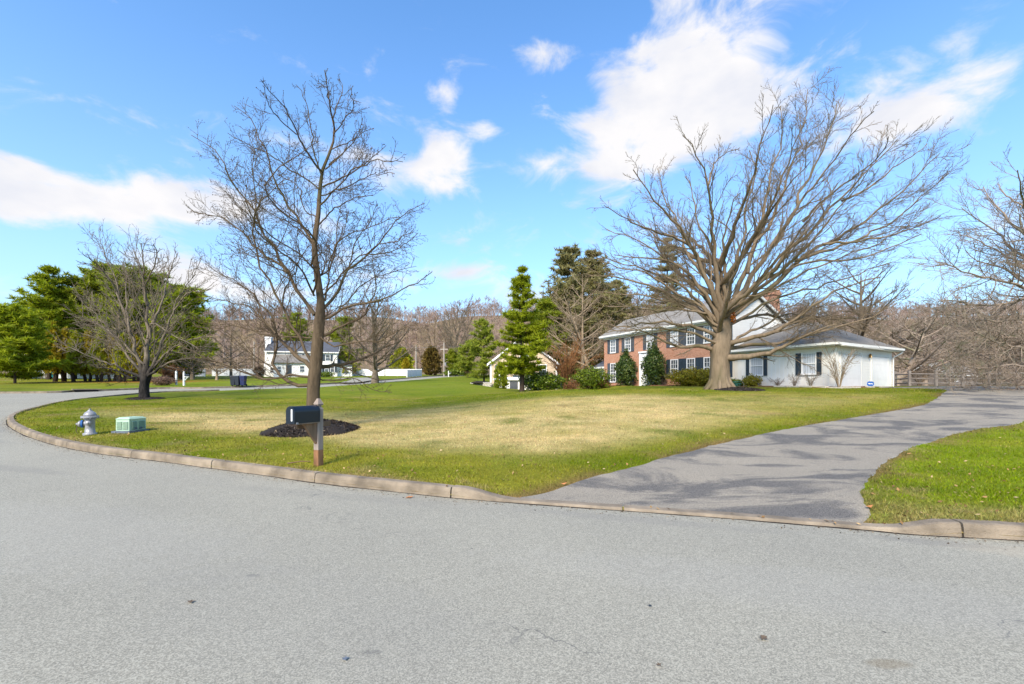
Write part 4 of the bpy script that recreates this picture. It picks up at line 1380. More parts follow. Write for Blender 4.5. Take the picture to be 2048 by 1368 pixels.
# --- wide low branched tree at the right edge
def right_tree():
    rng = np.random.default_rng(10)
    Y0 = 25.0
    b = on(2150, Y0)
    P = lambda pts, dY: px_path([(x, y) for x, y in pts], 1, (0, 0), Y0, dY)
    tk = P([(2150, 800), (2150, 740), (2146, 680), (2140, 600), (2120, 520), (2090, 440)], 0)
    tk[0] = (tk[0][0], tk[0][1], b.z - .2)
    LM = [([(2145, 640), (2090, 545), (2048, 515), (2023, 495), (2001, 475), (1983, 453), (1959, 443), (1928, 420), (1900, 392)], .16),
          ([(2110, 500), (2060, 450), (2048, 409), (2037, 365), (2034, 317)], .12),
          ([(2140, 640), (2090, 580), (2048, 560), (2004, 537), (1968, 527), (1942, 515), (1919, 482)], .14),
          ([(2145, 650), (2060, 580), (2004, 560), (1950, 549), (1895, 532), (1840, 531)], .12),
          ([(2145, 700), (2048, 679), (1998, 672), (1963, 665), (1936, 660), (1907, 644), (1880, 640)], .14),
          ([(2148, 700), (2060, 700), (2015, 691), (1984, 677), (1952, 665), (1928, 656)], .11),
          ([(2148, 710), (2050, 690), (1984, 684), (1945, 692), (1910, 686), (1875, 681)], .10),
          ([(2148, 720), (2048, 714), (1998, 707), (1963, 705), (1900, 690)], .11),
          ([(2150, 740), (2048, 779), (1980, 775), (1959, 769), (1935, 775), (1898, 774)], .09),
          ([(2148, 730), (2048, 742), (1998, 725), (1945, 706), (1905, 700)], .10),
          ([(2120, 520), (2050, 470), (2000, 420), (1975, 390), (1960, 360)], .11),
          ([(2130, 560), (2040, 600), (1960, 610), (1900, 600), (1850, 610)], .12),
          ([(2140, 620), (2030, 640), (1960, 640), (1890, 625), (1840, 600)], .10),
          ([(2100, 460), (2060, 420), (2010, 390), (1995, 360)], .09),
          ([(2130, 560), (2060, 540), (1990, 500), (1930, 470), (1890, 480)], .10),
          ([(2148, 735), (2060, 755), (1990, 750), (1930, 745), (1880, 752)], .09),
          ([(2148, 735), (2030, 730), (1960, 735), (1900, 725), (1850, 720)], .09),
          ([(2140, 600), (2080, 520), (2040, 500), (1990, 520), (1940, 540)], .10),
          ([(2100, 450), (2110, 400), (2095, 350), (2080, 325)], .09),
          ([(2140, 600), (2200, 500), (2250, 420), (2300, 380)], .14), ([(2145, 680), (2220, 640), (2300, 620), (2360, 610)], .14)]
    limbs = [(P(p, rng.uniform(-4.5, 4)), a, 0.024) for p, a in LM]
    lv = [dict(per=19, tmin=0.15, ang=(0.3, 0.9), ratio=0.36, taper=0.4, n=6, up=0.04, wob=0.12, rr=0.5, rmin=0.016, lmax=2.4, k=4),
          dict(per=8, tmin=0.12, ang=(0.35, 0.9), ratio=0.47, taper=0.4, n=5, up=0.03, wob=0.14, rr=0.55, rmin=0.010, lmax=1.1, k=3),
          dict(per=3, tmin=0.15, ang=(0.4, 1.0), ratio=0.5, taper=0.4, n=4, up=0.02, wob=0.18, rr=0.6, rmin=0.008, lmax=0.42, k=3)]
    traced_tree('cherry_tree', 'pale pinkish bare tree drooping low over the driveway at the right edge', 'tree', b, (tk, [.4, .36, .33, .3, .22, .14]), limbs, lv, M['bark_pink'], 14, thin=1.4, cut=.92)


right_tree()


# --- free-grown bare trees and shrubs
def bare_tree(name, label, base, H, spread, seed, mat, r0=0.2, nl=16, fork=0.25, per=(9, 5, 2), rmin=0.018, lean=(0, 0), up=0.06, group=None, stems=1, cat='tree', twig=1.0, one_crown=True, lift=0.5):
    rng = np.random.default_rng(seed)
    root = empty(name, base, label, cat, group)
    b = np.array(base)
    if stems == 1:
        tp = np.array([b + (0, 0, -.2), b + (0, 0, H * 0.12), b + (lean[0] * .3, lean[1] * .3, H * fork), b + (lean[0] * .6, lean[1] * .6, H * 0.55), b + (lean[0], lean[1], H * 0.92)])
        mb = MB(); tp2 = resample(catmull(tp, 6), n=16)
        rr = np.interp(np.linspace(0, 1, 16), [0, .1, fork, .6, 1], [r0 * 1.25, r0, r0 * .85, r0 * .4, r0 * .08])
        mb.tubes(tp2[None], rr[None], 9); mb.build('trunk', mat, root, True)
        paths = []; rads = []
        for i in range(nl):
            t = fork + (0.92 - fork) * (i + rng.uniform(0, .8)) / nl
            q = np.array([np.interp(t, np.linspace(0, 1, 16), tp2[:, k]) for k in range(3)])
            a = i * 2.4 + rng.uniform(-.4, .4)
            ln = spread * (1.15 - 0.8 * (t - fork) / (1 - fork)) * rng.uniform(.75, 1.1)
            rise = lift * ln * rng.uniform(.6, 1.3) + (t - fork) * H * .12
            d = np.array([math.cos(a), math.sin(a), 0])
            paths.append([q, q + d * ln * .3 + (0, 0, rise * .22), q + d * ln * .65 + (0, 0, rise * .6), q + d * ln + (0, 0, rise)])
            rads.append(r0 * 0.45 * (1.1 - .7 * t))
    else:
        paths = []; rads = []
        for i in range(stems):
            a = 2 * math.pi * i / stems + rng.uniform(-.5, .5); ln = spread * rng.uniform(.35, 1.0)
            d = np.array([math.cos(a), math.sin(a), 0]); h = H * rng.uniform(.7, 1.0)
            paths.append([b + d * r0 * .6 + (0, 0, -.1), b + d * ln * .25 + (0, 0, h * .35), b + d * ln * .6 + (0, 0, h * .7), b + d * ln * 1.05 + (0, 0, h)])
            rads.append(r0 * rng.uniform(.35, .6))
    P = np.stack([resample(catmull(p, 6), n=10) for p in paths])
    Rd = np.array(rads)[:, None] * np.linspace(1, .2, 10)[None]
    Rd = np.maximum(Rd, rmin * .8)
    s = max(spread, H * .4)
    lv = [dict(per=per[0], tmin=0.15, ang=(0.35, 0.9), ratio=0.42 * twig, taper=0.45, n=6, up=up, wob=0.11, rr=0.5, rmin=rmin, k=4, lmax=s * .5),
          dict(per=per[1], tmin=0.15, ang=(0.35, 0.95), ratio=0.48 * twig, taper=0.4, n=4, up=up * .6, wob=0.15, rr=0.6, rmin=rmin * .75, k=3, lmax=s * .25),
          dict(per=per[2], tmin=0.2, ang=(0.4, 1.0), ratio=0.5, taper=0.4, n=3, up=up * .3, wob=0.2, rr=0.7, rmin=rmin * .6, k=3, lmax=s * .12)]
    lv = [l for l in lv if l['per'] > 0]
    mb = MB()
    out = tree_levels(P, Rd, lv, rng)
    for li, (p, r, own, k) in enumerate(out):
        if li == 3 or (li == len(out) - 1 and len(out) > 2):
            for a, b, w0 in ((p[:, 0], p[:, p.shape[1] // 2], 1.0), (p[:, p.shape[1] // 2], p[:, -1], .8)):
                sd = np.cross(b - a, rng.normal(0, 1, a.shape)); sd *= (rmin * .85 * w0) / (np.linalg.norm(sd, axis=1, keepdims=True) + 1e-9)
                v = np.stack([a - sd, a + sd, b], 1).reshape(-1, 3); mb.add(v, tris=np.arange(len(v)).reshape(-1, 3))
        else: mb.tubes(p, r, k if k != 7 else 5)
    mb.build('crown' if stems == 1 else 'stem_cluster', mat, root, True)
    return root


bare_tree('bare_tree', 'grey bare tree on the far lawn right of the white house', on(750, 56) , 11.0, 4.6, 21, M['bark_grey'], 0.42, 22, .12, (9, 5, 2), .026, up=.12, lift=1.0)
bare_tree('bare_tree', 'bare tree with a pale leaning trunk beside the left end of the brick house', on(1198, 56) , 12.5, 6.0, 22, M['bark_tan'], 0.36, 18, .2, (9, 6, 2), .028, (-4.5, 0), up=.06)
bare_tree('bare_tree', 'bare tree behind the left half of the brick house roof', on(1275, 74), 17, 6.5, 23, M['bark_grey'], 0.35, 18, .3, (9, 5, 2), .034, up=.08)
bare_tree('bare_tree', 'dark forked bare tree behind the white garage wing', on(1722, 50), 14.0, 7.0, 24, M['bark_grey'], 0.5, 20, .16, (9, 6, 3), .026, up=.05)
bare_tree('bare_tree', 'leaning bare tree with a dark trunk behind the rail fence', on(1792, 44) + Vector((0, 0, -.2)), 7.5, 6.0, 25, M['bark_pink'], 0.34, 18, .2, (9, 6, 3), .02, (3.6, 0), up=.02)
bare_tree('bare_tree', 'tall bare tree rising behind the small grey roofed building', on(1930, 72), 15, 8, 26, M['bark_pink'], 0.4, 20, .25, (9, 6, 3), .034, up=.05)
bare_tree('bare_tree', 'bare tree behind the chimney of the brick house', on(1585, 78), 14, 7, 27, M['bark_grey'], 0.4, 18, .25, (9, 5, 2), .036, up=.06)
bare_tree('bare_tree', 'tan rounded bare tree at the foot of the wooded hill', on(868, 150), 20, 8, 28, M['bark_tan'], .4, 24, .12, (8, 5, 2), .06, up=.12, lift=.9)
bare_tree('bare_tree', 'grey vase shaped bare tree at the foot of the wooded hill', on(912, 145), 22, 7.5, 29, M['bark_grey'], .5, 20, .12, (8, 5, 2), .06, up=.12, lift=1.5)
bare_tree('bare_tree', 'small dark trunked bare tree just right of the white post mailbox', on(385, 68), 3.6, 3.0, 30, M['bark_grey'], .3, 12, .3, (7, 4, 0), .022, up=.05)
bare_tree('bare_tree', 'small wide bare fruit tree on the far lawn left of the trash bins', on(434, 66), 3.4, 3.2, 31, M['bark_tan'], .22, 12, .25, (7, 4, 0), .022, up=.03)
bare_tree('bare_tree', 'thin bare tree in front of the white fence left of the white house', on(462, 88), 10, 4.2, 32, M['bark_grey'], .26, 14, .25, (8, 4, 0), .03, up=.08)
bare_tree('bare_tree', 'bare tree among the pines left of the dark trunked tree', on(238, 62), 10.5, 4.0, 33, M['bark_tan'], .25, 16, .2, (8, 5, 1), .026, up=.07)
bare_tree('bare_tree', 'wispy pale bare tree left of the light green pine', on(945, 100), 13, 5, 34, M['bark_grey'], .25, 14, .2, (8, 4, 1), .04, up=.1)
bare_tree('bare_tree', 'bare tree standing between the two brown green spruces', on(1165, 66), 18, 4.5, 35, M['bark_tan'], .3, 18, .25, (8, 5, 2), .03, up=.08)
for i, (px, Y, H, sp, lab) in enumerate([(1850, 56, 9.5, 6.0, 'pinkish bare tree just left of the small grey roofed building'), (1985, 52, 10.5, 6.5, 'pinkish bare tree just right of the small grey roofed building'), (2045, 46, 9.0, 6.0, 'twiggy bare tree behind the rail fence at the right edge'),
                                         (1690, 62, 10.0, 6.0, 'pinkish bare tree behind the hip of the garage wing roof'), (1640, 84, 15, 7.0, 'bare tree behind the middle of the garage wing roof'), (1420, 86, 18, 8.0, 'bare tree behind the brick house just left of the big trunk'), (1800, 78, 14, 8.0, 'grey bare tree beyond the leaning tree by the rail fence')]):
    bare_tree('bare_tree', lab, on(px, Y), H, sp, 120 + i, M['bark_pink'] if i % 2 == 0 else M['bark_grey'], .28, 20, .15, (9, 5, 2), .024, up=.04)
for i, (px, Y, lab) in enumerate([(1838, 43.5, 'low pinkish brush right behind the rail fence post near the garage'), (1900, 42.5, 'low tan brush behind the middle of the rail fence'), (1960, 41.5, 'low pinkish brush behind the right part of the rail fence'), (2020, 41, 'low tan brush behind the rail fence at the right edge')]):
    bare_tree('bare_brush', lab, on(px, Y), 2.6, 2.4, 140 + i, M['bark_pink'] if i % 2 else M['bark_tan'], .06, 10, .2, (7, 4, 2), .012, up=.02, stems=16, cat='shrub')


# ------------------------------------------------------------------ far wood on the hill
def build_wood():
    rng = np.random.default_rng(40)
    protos = []
    for s in range(5):
        H = 15.0
        m = 10
        tv = MB()
        tv.tubes(np.array([[[0, 0, -1], [0.1, 0, 5], [0.2, .1, 10], [0, 0, 14]]]), np.array([[.2, .16, .10, .04]]), 3)
        P = []
        for i in range(m):
            t = rng.uniform(.06, .95); a = rng.uniform(0, 6.28); ln = rng.uniform(2, 4.6) * (1.2 - t * .6)
            d = np.array([math.cos(a), math.sin(a), 0])
            q = np.array([0, 0, t * 13])
            P.append(np.stack([q, q + d * ln * .5 + (0, 0, ln * .55), q + d * ln + (0, 0, ln * 1.0)]))
        P = np.stack(P); Rd = np.tile([.1, .07, .045], (m, 1))
        lv = tree_levels(P, Rd, [dict(per=6, tmin=.15, ang=(.3, .9), ratio=.55, n=2, up=.15, wob=.15, rr=.8, rmin=.05, k=3),
                                 dict(per=3, tmin=.1, ang=(.3, .9), ratio=.65, n=2, up=.15, wob=.15, rr=.8, rmin=.04, k=3)], rng)
        tv.tubes(lv[0][0], lv[0][1], 3)
        for (p, r_, o_, k_), wd in ((lv[1], .09), (lv[2], .085)):      # twigs as slivers
            a = p[:, 0]; b = p[:, 1]; sd = np.cross(b - a, rng.normal(0, 1, a.shape)); sd *= wd / (np.linalg.norm(sd, axis=1, keepdims=True) + 1e-9)
            v = np.stack([a - sd, a + sd, b], 1).reshape(-1, 3); tv.add(v, tris=np.arange(len(v)).reshape(-1, 3))
        protos.append((np.concatenate(tv.V), np.concatenate(tv.Q), np.concatenate(tv.T)))
    n = 3000
    # more trees on the ridge line, fewer behind others
    X = []; Y = []
    while len(X) < n:
        y = rng.uniform(165, 325) if rng.random() < .55 else rng.uniform(312, 362)
        x = rng.uniform(-1.22 * y, 1.22 * y)
        X.append(x); Y.append(y)
    X = np.array(X); Y = np.array(Y); Z = terrain(X, Y)
    mb = MB()
    for i in range(n):
        v, q, tt = protos[i % 5]
        a = rng.uniform(0, 6.28); s = rng.uniform(.35, 1.05); sw = s * rng.uniform(.8, 1.2)
        c, d = math.cos(a), math.sin(a)
        w = np.column_stack([(v[:, 0] * c - v[:, 1] * d) * sw + X[i], (v[:, 0] * d + v[:, 1] * c) * sw + Y[i], v[:, 2] * s + Z[i]])
        mb.add(w, quads=q, tris=tt)
    t = NT('hill_wood')
    g = t.noise(t.coord('Object'), 0.022, 5)
    g2 = t.n('ShaderNodeNewGeometry')
    f = t.math('ADD', t.math('MULTIPLY', g, .7), t.math('MULTIPLY', g2.outputs['Random Per Island'], .35))
    c = t.ramp(f, [(.3, (.17, .115, .08)), (.45, (.275, .19, .148)), (.6, (.32, .235, .19)), (.8, (.42, .34, .28))])
    t.principled(c, .95, None, .05)
    mb.build('hill_wood', t.m, None, False, 'stuff')


build_wood()

# ------------------------------------------------------------------ evergreens


def needle_tufts(P, rng, size, per, updir=0.4, width=0.16):
    """star-like sprays of thin triangles at points P"""
    n = len(P); p = np.repeat(P, per, axis=0)
    d = rng.normal(0, 1, (n * per, 3)); d[:, 2] = d[:, 2] * .6 + updir
    d /= np.linalg.norm(d, axis=1, keepdims=True)
    L = size * rng.uniform(.6, 1.3, n * per)[:, None]
    s = np.cross(d, rng.normal(0, 1, d.shape)); s /= np.linalg.norm(s, axis=1, keepdims=True) + 1e-9
    w = L * width
    v = np.stack([p - s * w, p + s * w, p + d * L], 1).reshape(-1, 3)
    return v


def pine(name, label, base, H, rad, seed, mat, crown0=0.15, whorls=15, per=6, tuft=0.42, group=None, droop=0.0, shape=1.0, gap=0.25, ntuft=7, trunk_r=None, dens=9, top=0.1):
    rng = np.random.default_rng(seed)
    root = empty(name, base, label, 'tree', group)
    b = np.array(base); r0 = trunk_r or H * 0.017
    mb = MB(); tp = np.array([b + (0, 0, -.3), b + (0, 0, H * .3), b + (rng.uniform(-.1, .1), 0, H * .7), b + (0, 0, H * .97)])
    mb.tubes(resample(tp, n=10)[None], np.linspace(r0, r0 * .12, 10)[None], 8)
    mb.build('trunk', M['bark_pine'], root, True)
    paths = []; T = []
    for i in range(whorls):
        t = i / (whorls - 1)
        z = H * (crown0 + (0.97 - crown0) * t) + rng.uniform(-.02, .02) * H
        for j in range(per):
            if rng.random() < gap * (1 - t * .5): continue
            a = rng.uniform(0, 6.28)
            prof = (1 - t) ** shape * (1 - top) + top
            if t < .15: prof *= .6 + 2.6 * t
            ln = rad * prof * rng.uniform(.6, 1.15)
            d = np.array([math.cos(a), math.sin(a), 0])
            r = ln * (0.10 + 0.5 * t - droop)
            q = b + (0, 0, z)
            path = np.array([q, q + d * ln * .4 + (0, 0, r * .25), q + d * ln * .75 + (0, 0, r * .6), q + d * ln + (0, 0, r)])
            paths.append(resample(path, n=5))
            m = max(3, int(ntuft * ln / rad) + 1)
            for k in range(m):
                u = .25 + .75 * (k + rng.random()) / m
                c = np.array([np.interp(u, [0, .4, .75, 1], path[:, w]) for w in range(3)])
                sp = .22 * ln * (1.1 - u * .5)
                for h in range(3):
                    T.append(c + rng.normal(0, 1, 3) * (sp * .6, sp * .6, sp * .12) + (0, 0, .04))
    P = np.stack(paths)
    m2 = MB(); m2.tubes(P, np.linspace(r0 * .28, r0 * .06, 5)[None].repeat(len(P), 0), 4)
    m2.build('branches', M['bark_pine'], root, True, 'stuff')
    m3 = MB(); v = needle_tufts(np.array(T), rng, tuft * 1.1, int(dens * 1.9), width=.11)
    m3.add(v, tris=np.arange(len(v)).reshape(-1, 3))
    m3.build('foliage', mat, root, kind='stuff')
    return root


def cedar(name, label, base, H, rad, seed, mat, n=3600, size=0.26, group=None, z0=0.12, taper=1.0, stems=2, cat='tree'):
    """dense columnar evergreen: upright sprays over a tapering volume, bare stems below"""
    rng = np.random.default_rng(seed)
    root = empty(name, base, label, cat, group)
    b = np.array(base)
    mb = MB()
    for s in range(stems):
        a = rng.uniform(0, 6.28); o = np.array([math.cos(a), math.sin(a), 0]) * rad * .3
        mb.tube([tuple(b + o * .5 + (0, 0, -.2)), tuple(b + o + (0, 0, H * z0)), tuple(b + o * .6 + (0, 0, H * .6))], [rad * .13, rad * .1, rad * .03], 6)
    mb.build('trunk', M['bark_pine'], root, True)
    t = rng.random(n) ** .85
    prof = (np.clip(1 - t, 0, 1) ** (0.62 * taper)) * np.minimum(1, .55 + t * 3)
    a = rng.uniform(0, 6.28, n)
    lump = .8 + .32 * np.sin(a * 3 + t * 9 + seed) * np.sin(t * 17 + a) + .15 * np.sin(a * 7 - t * 23)
    rr = rad * prof * lump * np.sqrt(rng.uniform(.35, 1, n))
    p = b + np.column_stack([np.cos(a) * rr, np.sin(a) * rr, H * (z0 + (1 - z0) * t) + rng.normal(0, .02 * H, n)])
    d = np.column_stack([np.cos(a) * .7, np.sin(a) * .7, np.full(n, .75)]) + rng.normal(0, .35, (n, 3))
    d /= np.linalg.norm(d, axis=1, keepdims=True)
    L = size * rng.uniform(.6, 1.4, n)[:, None]
    s = np.cross(d, rng.normal(0, 1, d.shape)); s /= np.linalg.norm(s, axis=1, keepdims=True)
    v = np.stack([p - d * L * .6, p + s * L * .38, p + d * L * .8, p - s * L * .38], 1).reshape(-1, 3)
    m2 = MB(); m2.add(v, quads=np.arange(4 * n).reshape(-1, 4))
    m2.build('foliage', mat, root, kind='stuff')
    return root


G_P = 'pines beyond the side street'
pine('pine_tree', 'green pine filling the gap between the left edge pine and the cedar row', on(62, 74), 11.5, 5.4, 176, M['pine'], .06, 14, 9, .6, G_P, shape=.5, gap=.08, top=.35)
pine('pine_tree', 'tall loose topped green pine at the far left, left of the cedar row', on(98, 69), 17.8, 6.4, 50, M['pine'], .13, 19, 8, .6, G_P, shape=.75, gap=.2)
pine('pine_tree', 'short low branched pine at the left edge with twin dark trunks', on(30, 52), 8.2, 4.3, 51, M['pine'], .10, 14, 9, .55, G_P, shape=.6, gap=.08, top=.3)
for i, (px, Y, H, rd, lab) in enumerate([(150, 72, 16.0, 5.2, 'dark pine rising right behind the left end of the cedar row'), (203, 74, 18.4, 5.8, 'tallest dark pine behind the middle of the cedar row'),
                                         (258, 72, 17.6, 5.6, 'dark pine behind the black trunked tree'), (300, 76, 17.2, 5.4, 'rounded dark pine just right of the black trunk'),
                                         (362, 70, 14.0, 5.2, 'broad pine right of the cedar row with low sweeping branches')]):
    pine('pine_tree', lab, on(px, Y), H, rd, 52 + i, M['pine_deep'] if i < 4 else M['pine'], .08, 19, 10, .72, G_P, shape=.42, gap=.05, top=.35, dens=7)
G_C = 'row of cedars beyond the side street'
ced = [(107, 7.6, 1.55, 'rusty gold cedar at the left end of the row', 'cedar'), (130, 7.0, 1.5, 'golden cedar, second from the left end of the row', 'cedar'), (152, 6.5, 1.45, 'cedar in the row with a thick double stem, third from the left', 'cedar_green'),
       (176, 6.6, 1.45, 'yellow green cedar in the row, fourth from the left', 'cedar'), (200, 6.4, 1.5, 'cedar at the middle of the row over pale bare stems', 'cedar_green'), (224, 6.3, 1.5, 'cedar in the row, third from the right end', 'cedar'),
       (247, 6.2, 1.5, 'cedar in the row just left of the black trunk', 'cedar_green'), (270, 6.0, 1.5, 'cedar at the right end of the row behind the black trunk', 'cedar')]
for i, (px, H, rd, lab, mt) in enumerate(ced):
    cedar('cedar_tree', lab, on(px, 58.5 + (i % 2) * .8), H, rd, 60 + i, M[mt], 2600, .30, G_C, .17, .9)
pine('pine_tree', 'tall green pine with bare lower trunk between the lawn and the peach house', on(1044, 37), 10.3, 2.75, 170, M['pine'], .13, 20, 8, .34, None, shape=.8, gap=.22, trunk_r=.23, droop=.02, dens=10)
pine('pine_tree', 'yellow green feathery pine left of the peach house', on(968, 70), 9.6, 3.2, 71, M['pine_light'], .08, 15, 6, .5, None, shape=.55, gap=.3, dens=8, top=.2)
pine('pine_tree', 'small yellow green pine at the end of the side street', on(936, 84), 6.8, 2.6, 72, M['pine_light'], .08, 11, 6, .5, None, shape=.6, gap=.2, dens=8, top=.2)
pine('spruce_tree', 'brown green spruce, left of the pair beside the brick house', on(1135, 72), 22.3, 6.6, 73, M['spruce'], .08, 30, 11, .62, 'spruces beside the brick house', droop=.1, shape=.55, gap=.2, dens=7)
pine('spruce_tree', 'brown green spruce, right of the pair beside the brick house', on(1186, 74), 22.3, 6.4, 74, M['spruce'], .08, 30, 11, .62, 'spruces beside the brick house', droop=.1, shape=.55, gap=.2, dens=7)
pine('spruce_tree', 'tall spruce standing up behind the brick house roof', on(1335, 74), 24.5, 6.0, 75, M['spruce'], .08, 26, 7, .55, None, droop=.18, shape=.8, gap=.15, dens=7)
pine('spruce_tree', 'shorter brown green spruce close behind the left end of the brick house', on(1232, 78), 18.0, 5.6, 174, M['spruce'], .08, 24, 10, .62, None, droop=.1, shape=.5, gap=.2, dens=7)
pine('spruce_tree', 'low green spruce between the green pine and the spruce pair', on(1092, 66), 13.5, 4.4, 175, M['pine_deep'], .06, 18, 9, .55, None, droop=.1, shape=.6, gap=.15, dens=7)
pine('pine_tree', 'dark green pine behind the roof of the white house', on(592, 106), 14.5, 5.0, 76, M['pine'], .1, 13, 7, .7, None, shape=.5, gap=.2, dens=7, top=.2)
pine('pine_tree', 'dim green pine on the slope right behind the white house', on(688, 128), 16.5, 5.5, 77, M['pine_deep'], .1, 13, 7, .8, None, shape=.5, gap=.2, dens=7, top=.25)
cedar('cedar_tree', 'broad yellow green evergreen beside the right end of the white house', on(680, 96), 5.6, 4.2, 78, M['cedar_green'], 3800, .42, None, .02, .55)
cedar('cedar_tree', 'dark olive evergreen behind the end of the white fence', on(803, 108), 6.6, 3.6, 79, M['cedar_green'], 3600, .42, None, .02, .6)
cedar('cedar_tree', 'rounded rusty green cedar between the two utility poles', on(863, 104), 6.6, 2.9, 80, M['cedar_rust'], 3600, .4, None, .05, .55)
cedar('cedar_tree', 'small golden cedar against the olive evergreen behind the fence', on(812, 102), 4.0, 1.5, 81, M['cedar'], 1800, .35, None, .05, .9)
pine('pine_tree', 'dark low pine right of the taller utility pole', on(910, 108), 6.0, 3.0, 82, M['pine_deep'], .12, 10, 7, .6, None, shape=.5, gap=.15, dens=7, top=.3)


# ------------------------------------------------------------------ shrubs
def shrub(name, label, c, rad, n, size, mat, seed, group=None, cone=0.0, stems=5, shell=.35, cat='shrub'):
    """leafy shrub: leaf faces through a lumpy volume; c = base centre"""
    rng = np.random.default_rng(seed)
    root = empty(name, c, label, cat, group)
    b = np.array(c); rx, ry, rz = rad
    mb = MB()
    for i in range(stems):
        a = rng.uniform(0, 6.28); q = np.array([math.cos(a) * rx * .45, math.sin(a) * ry * .45, 0])
        mb.tube([tuple(b + q * .2 + (0, 0, -.1)), tuple(b + q * .6 + (0, 0, rz * .5)), tuple(b + q + (0, 0, rz * 1.1))], [.035, .025, .012], 5)
    mb.build('stem_cluster', M['bark_pine'], root, True)
    d = rng.normal(0, 1, (n, 3)); d /= np.linalg.norm(d, axis=1, keepdims=True)
    r = (shell + (1 - shell) * rng.random(n) ** .5)
    lump = 1 + .2 * np.sin(d[:, 0] * 5 + seed) * np.sin(d[:, 1] * 6 + 1) + .17 * np.sin(d[:, 2] * 8 + d[:, 0] * 7) + rng.normal(0, .09, n)
    h = (d[:, 2] * r * lump + 1) / 2
    k = np.where(cone > 0, 1 - cone * np.clip(h, 0, 1), 1.0) * np.where(d[:, 2] < 0, 1 + .25 * d[:, 2], 1)
    p = b + np.column_stack([d[:, 0] * r * lump * rx * k, d[:, 1] * r * lump * ry * k, np.clip(h, 0.01, 1.2) * 2 * rz])
    lf = leaf_faces(p, d, n, size, rng, .9, .6)
    lf.build('foliage', mat, root, kind='stuff')
    return root


# ------------------------------------------------------------------ main house
C0 = Vector((20.85, 28.4, 0)); B0 = Vector((17.2, 35.05, 0)); A0 = Vector((10.4, 49.7, 0)); D0 = Vector((28.9, 33.5, 0))
GZ = 1.62


def frame(o, u, z0):
    u = Vector(u).normalized(); n = Vector((-u.y, u.x, 0))
    return lambda x, y, z: tuple(o + u * x + n * y + Vector((0, 0, z0 + z))), u, n


def uv_box(o, scale=1.0):
    """box-projected UVs in metres"""
    me = o.data
    uvl = me.uv_layers.new(name='UVMap')
    for p in me.polygons:
        nx, ny, nz = p.normal
        for li in p.loop_indices:
            co = me.vertices[me.loops[li].vertex_index].co
            h = Vector((ny, -nx, 0))
            if h.length > 1e-4 and abs(nz) < .9:
                h.normalize(); uvl.data[li].uv = ((co.x * h.x + co.y * h.y) * scale, co.z * scale)
            else: uvl.data[li].uv = (co.x * scale, co.y * scale)
    return o


def window(fr, x0, x1, z0, z1, root, glass, muntin=(2, 2), proud=0.05, name='window'):
    """double hung window: frame mesh with panes as sub-parts; local y negative is outwards"""
    f = MB(); t = 0.075
    f.box(x0, x1, -proud, 0.02, z1 - t, z1, fr); f.box(x0 - .03, x1 + .03, -proud - .03, 0.02, z0 - .03, z0 + t, fr)
    f.box(x0, x0 + t, -proud, 0.02, z0 + t, z1 - t, fr); f.box(x1 - t, x1, -proud, 0.02, z0 + t, z1 - t, fr)
    zm = (z0 + z1) / 2
    f.box(x0 + t, x1 - t, -proud + .004, 0.018, zm - .03, zm + .03, fr)
    for half in ((z0 + t, zm - .03), (zm + .03, z1 - t)):
        for i in range(1, muntin[0]):
            xx = x0 + t + (x1 - x0 - 2 * t) * i / muntin[0]
            f.box(xx - .011, xx + .011, -proud + .012, 0.01, half[0], half[1], fr)
        for i in range(1, muntin[1]):
            zz = half[0] + (half[1] - half[0]) * i / muntin[1]
            f.box(x0 + t, x1 - t, -proud + .014, 0.008, zz - .011, zz + .011, fr)
    w = f.build(name, M['white'], root)
    for half in ((z0 + t, zm - .03), (zm + .03, z1 - t)):
        g = MB(); g.box(x0 + t, x1 - t, -.012, .005, half[0], half[1], fr)
        uv_box(flip_fix(g.build('pane', glass, w)))
    return w


def shutter(fr, x0, x1, z0, z1, root, mat):
    s = MB(); s.box(x0, x1, -.035, .005, z0, z1, fr)
    zs = [z0 + .06, (z0 + z1) / 2 - .03, (z0 + z1) / 2 + .03, z1 - .06]
    for a, b in ((zs[0], zs[1]), (zs[2], zs[3])):
        n = max(4, int((b - a) / .07))
        for i in range(n):
            zz = a + (b - a) * i / n
            s.hexa([fr(x0 + .05, -.058, zz), fr(x1 - .05, -.058, zz), fr(x1 - .05, -.034, zz), fr(x0 + .05, -.034, zz),
                    fr(x0 + .05, -.042, zz + .05), fr(x1 - .05, -.042, zz + .05), fr(x1 - .05, -.034, zz + .05), fr(x0 + .05, -.034, zz + .05)])
    for (a, b, c, d) in ((x0, x0 + .05, z0, z1), (x1 - .05, x1, z0, z1), (x0 + .05, x1 - .05, z0, z0 + .06), (x0 + .05, x1 - .05, z1 - .06, z1), (x0 + .05, x1 - .05, zs[1], zs[2])):
        s.box(a, b, -.06, -.034, c, d, fr)
    return s.build('shutter', mat, root)


def lap_siding(fr, x0, x1, z0, z1, root, mat, step=.2, name='siding', ytop=None):
    """overlapping boards, each a tilted strip"""
    mb = MB(); n = int(math.ceil((z1 - z0) / step))
    for i in range(n):
        a = z0 + i * step; b = min(z1, a + step)
        l, r = x0, x1
        if ytop is not None:
            l, r = ytop((a + b) / 2)
            if r - l < .1: continue
        mb.hexa([fr(l, -.022, a), fr(r, -.022, a), fr(r, .0, a), fr(l, .0, a), fr(l, -.010, b + .01), fr(r, -.010, b + .01), fr(r, .0, b + .01), fr(l, .0, b + .01)])
    return mb.build(name, mat, root, kind='stuff')


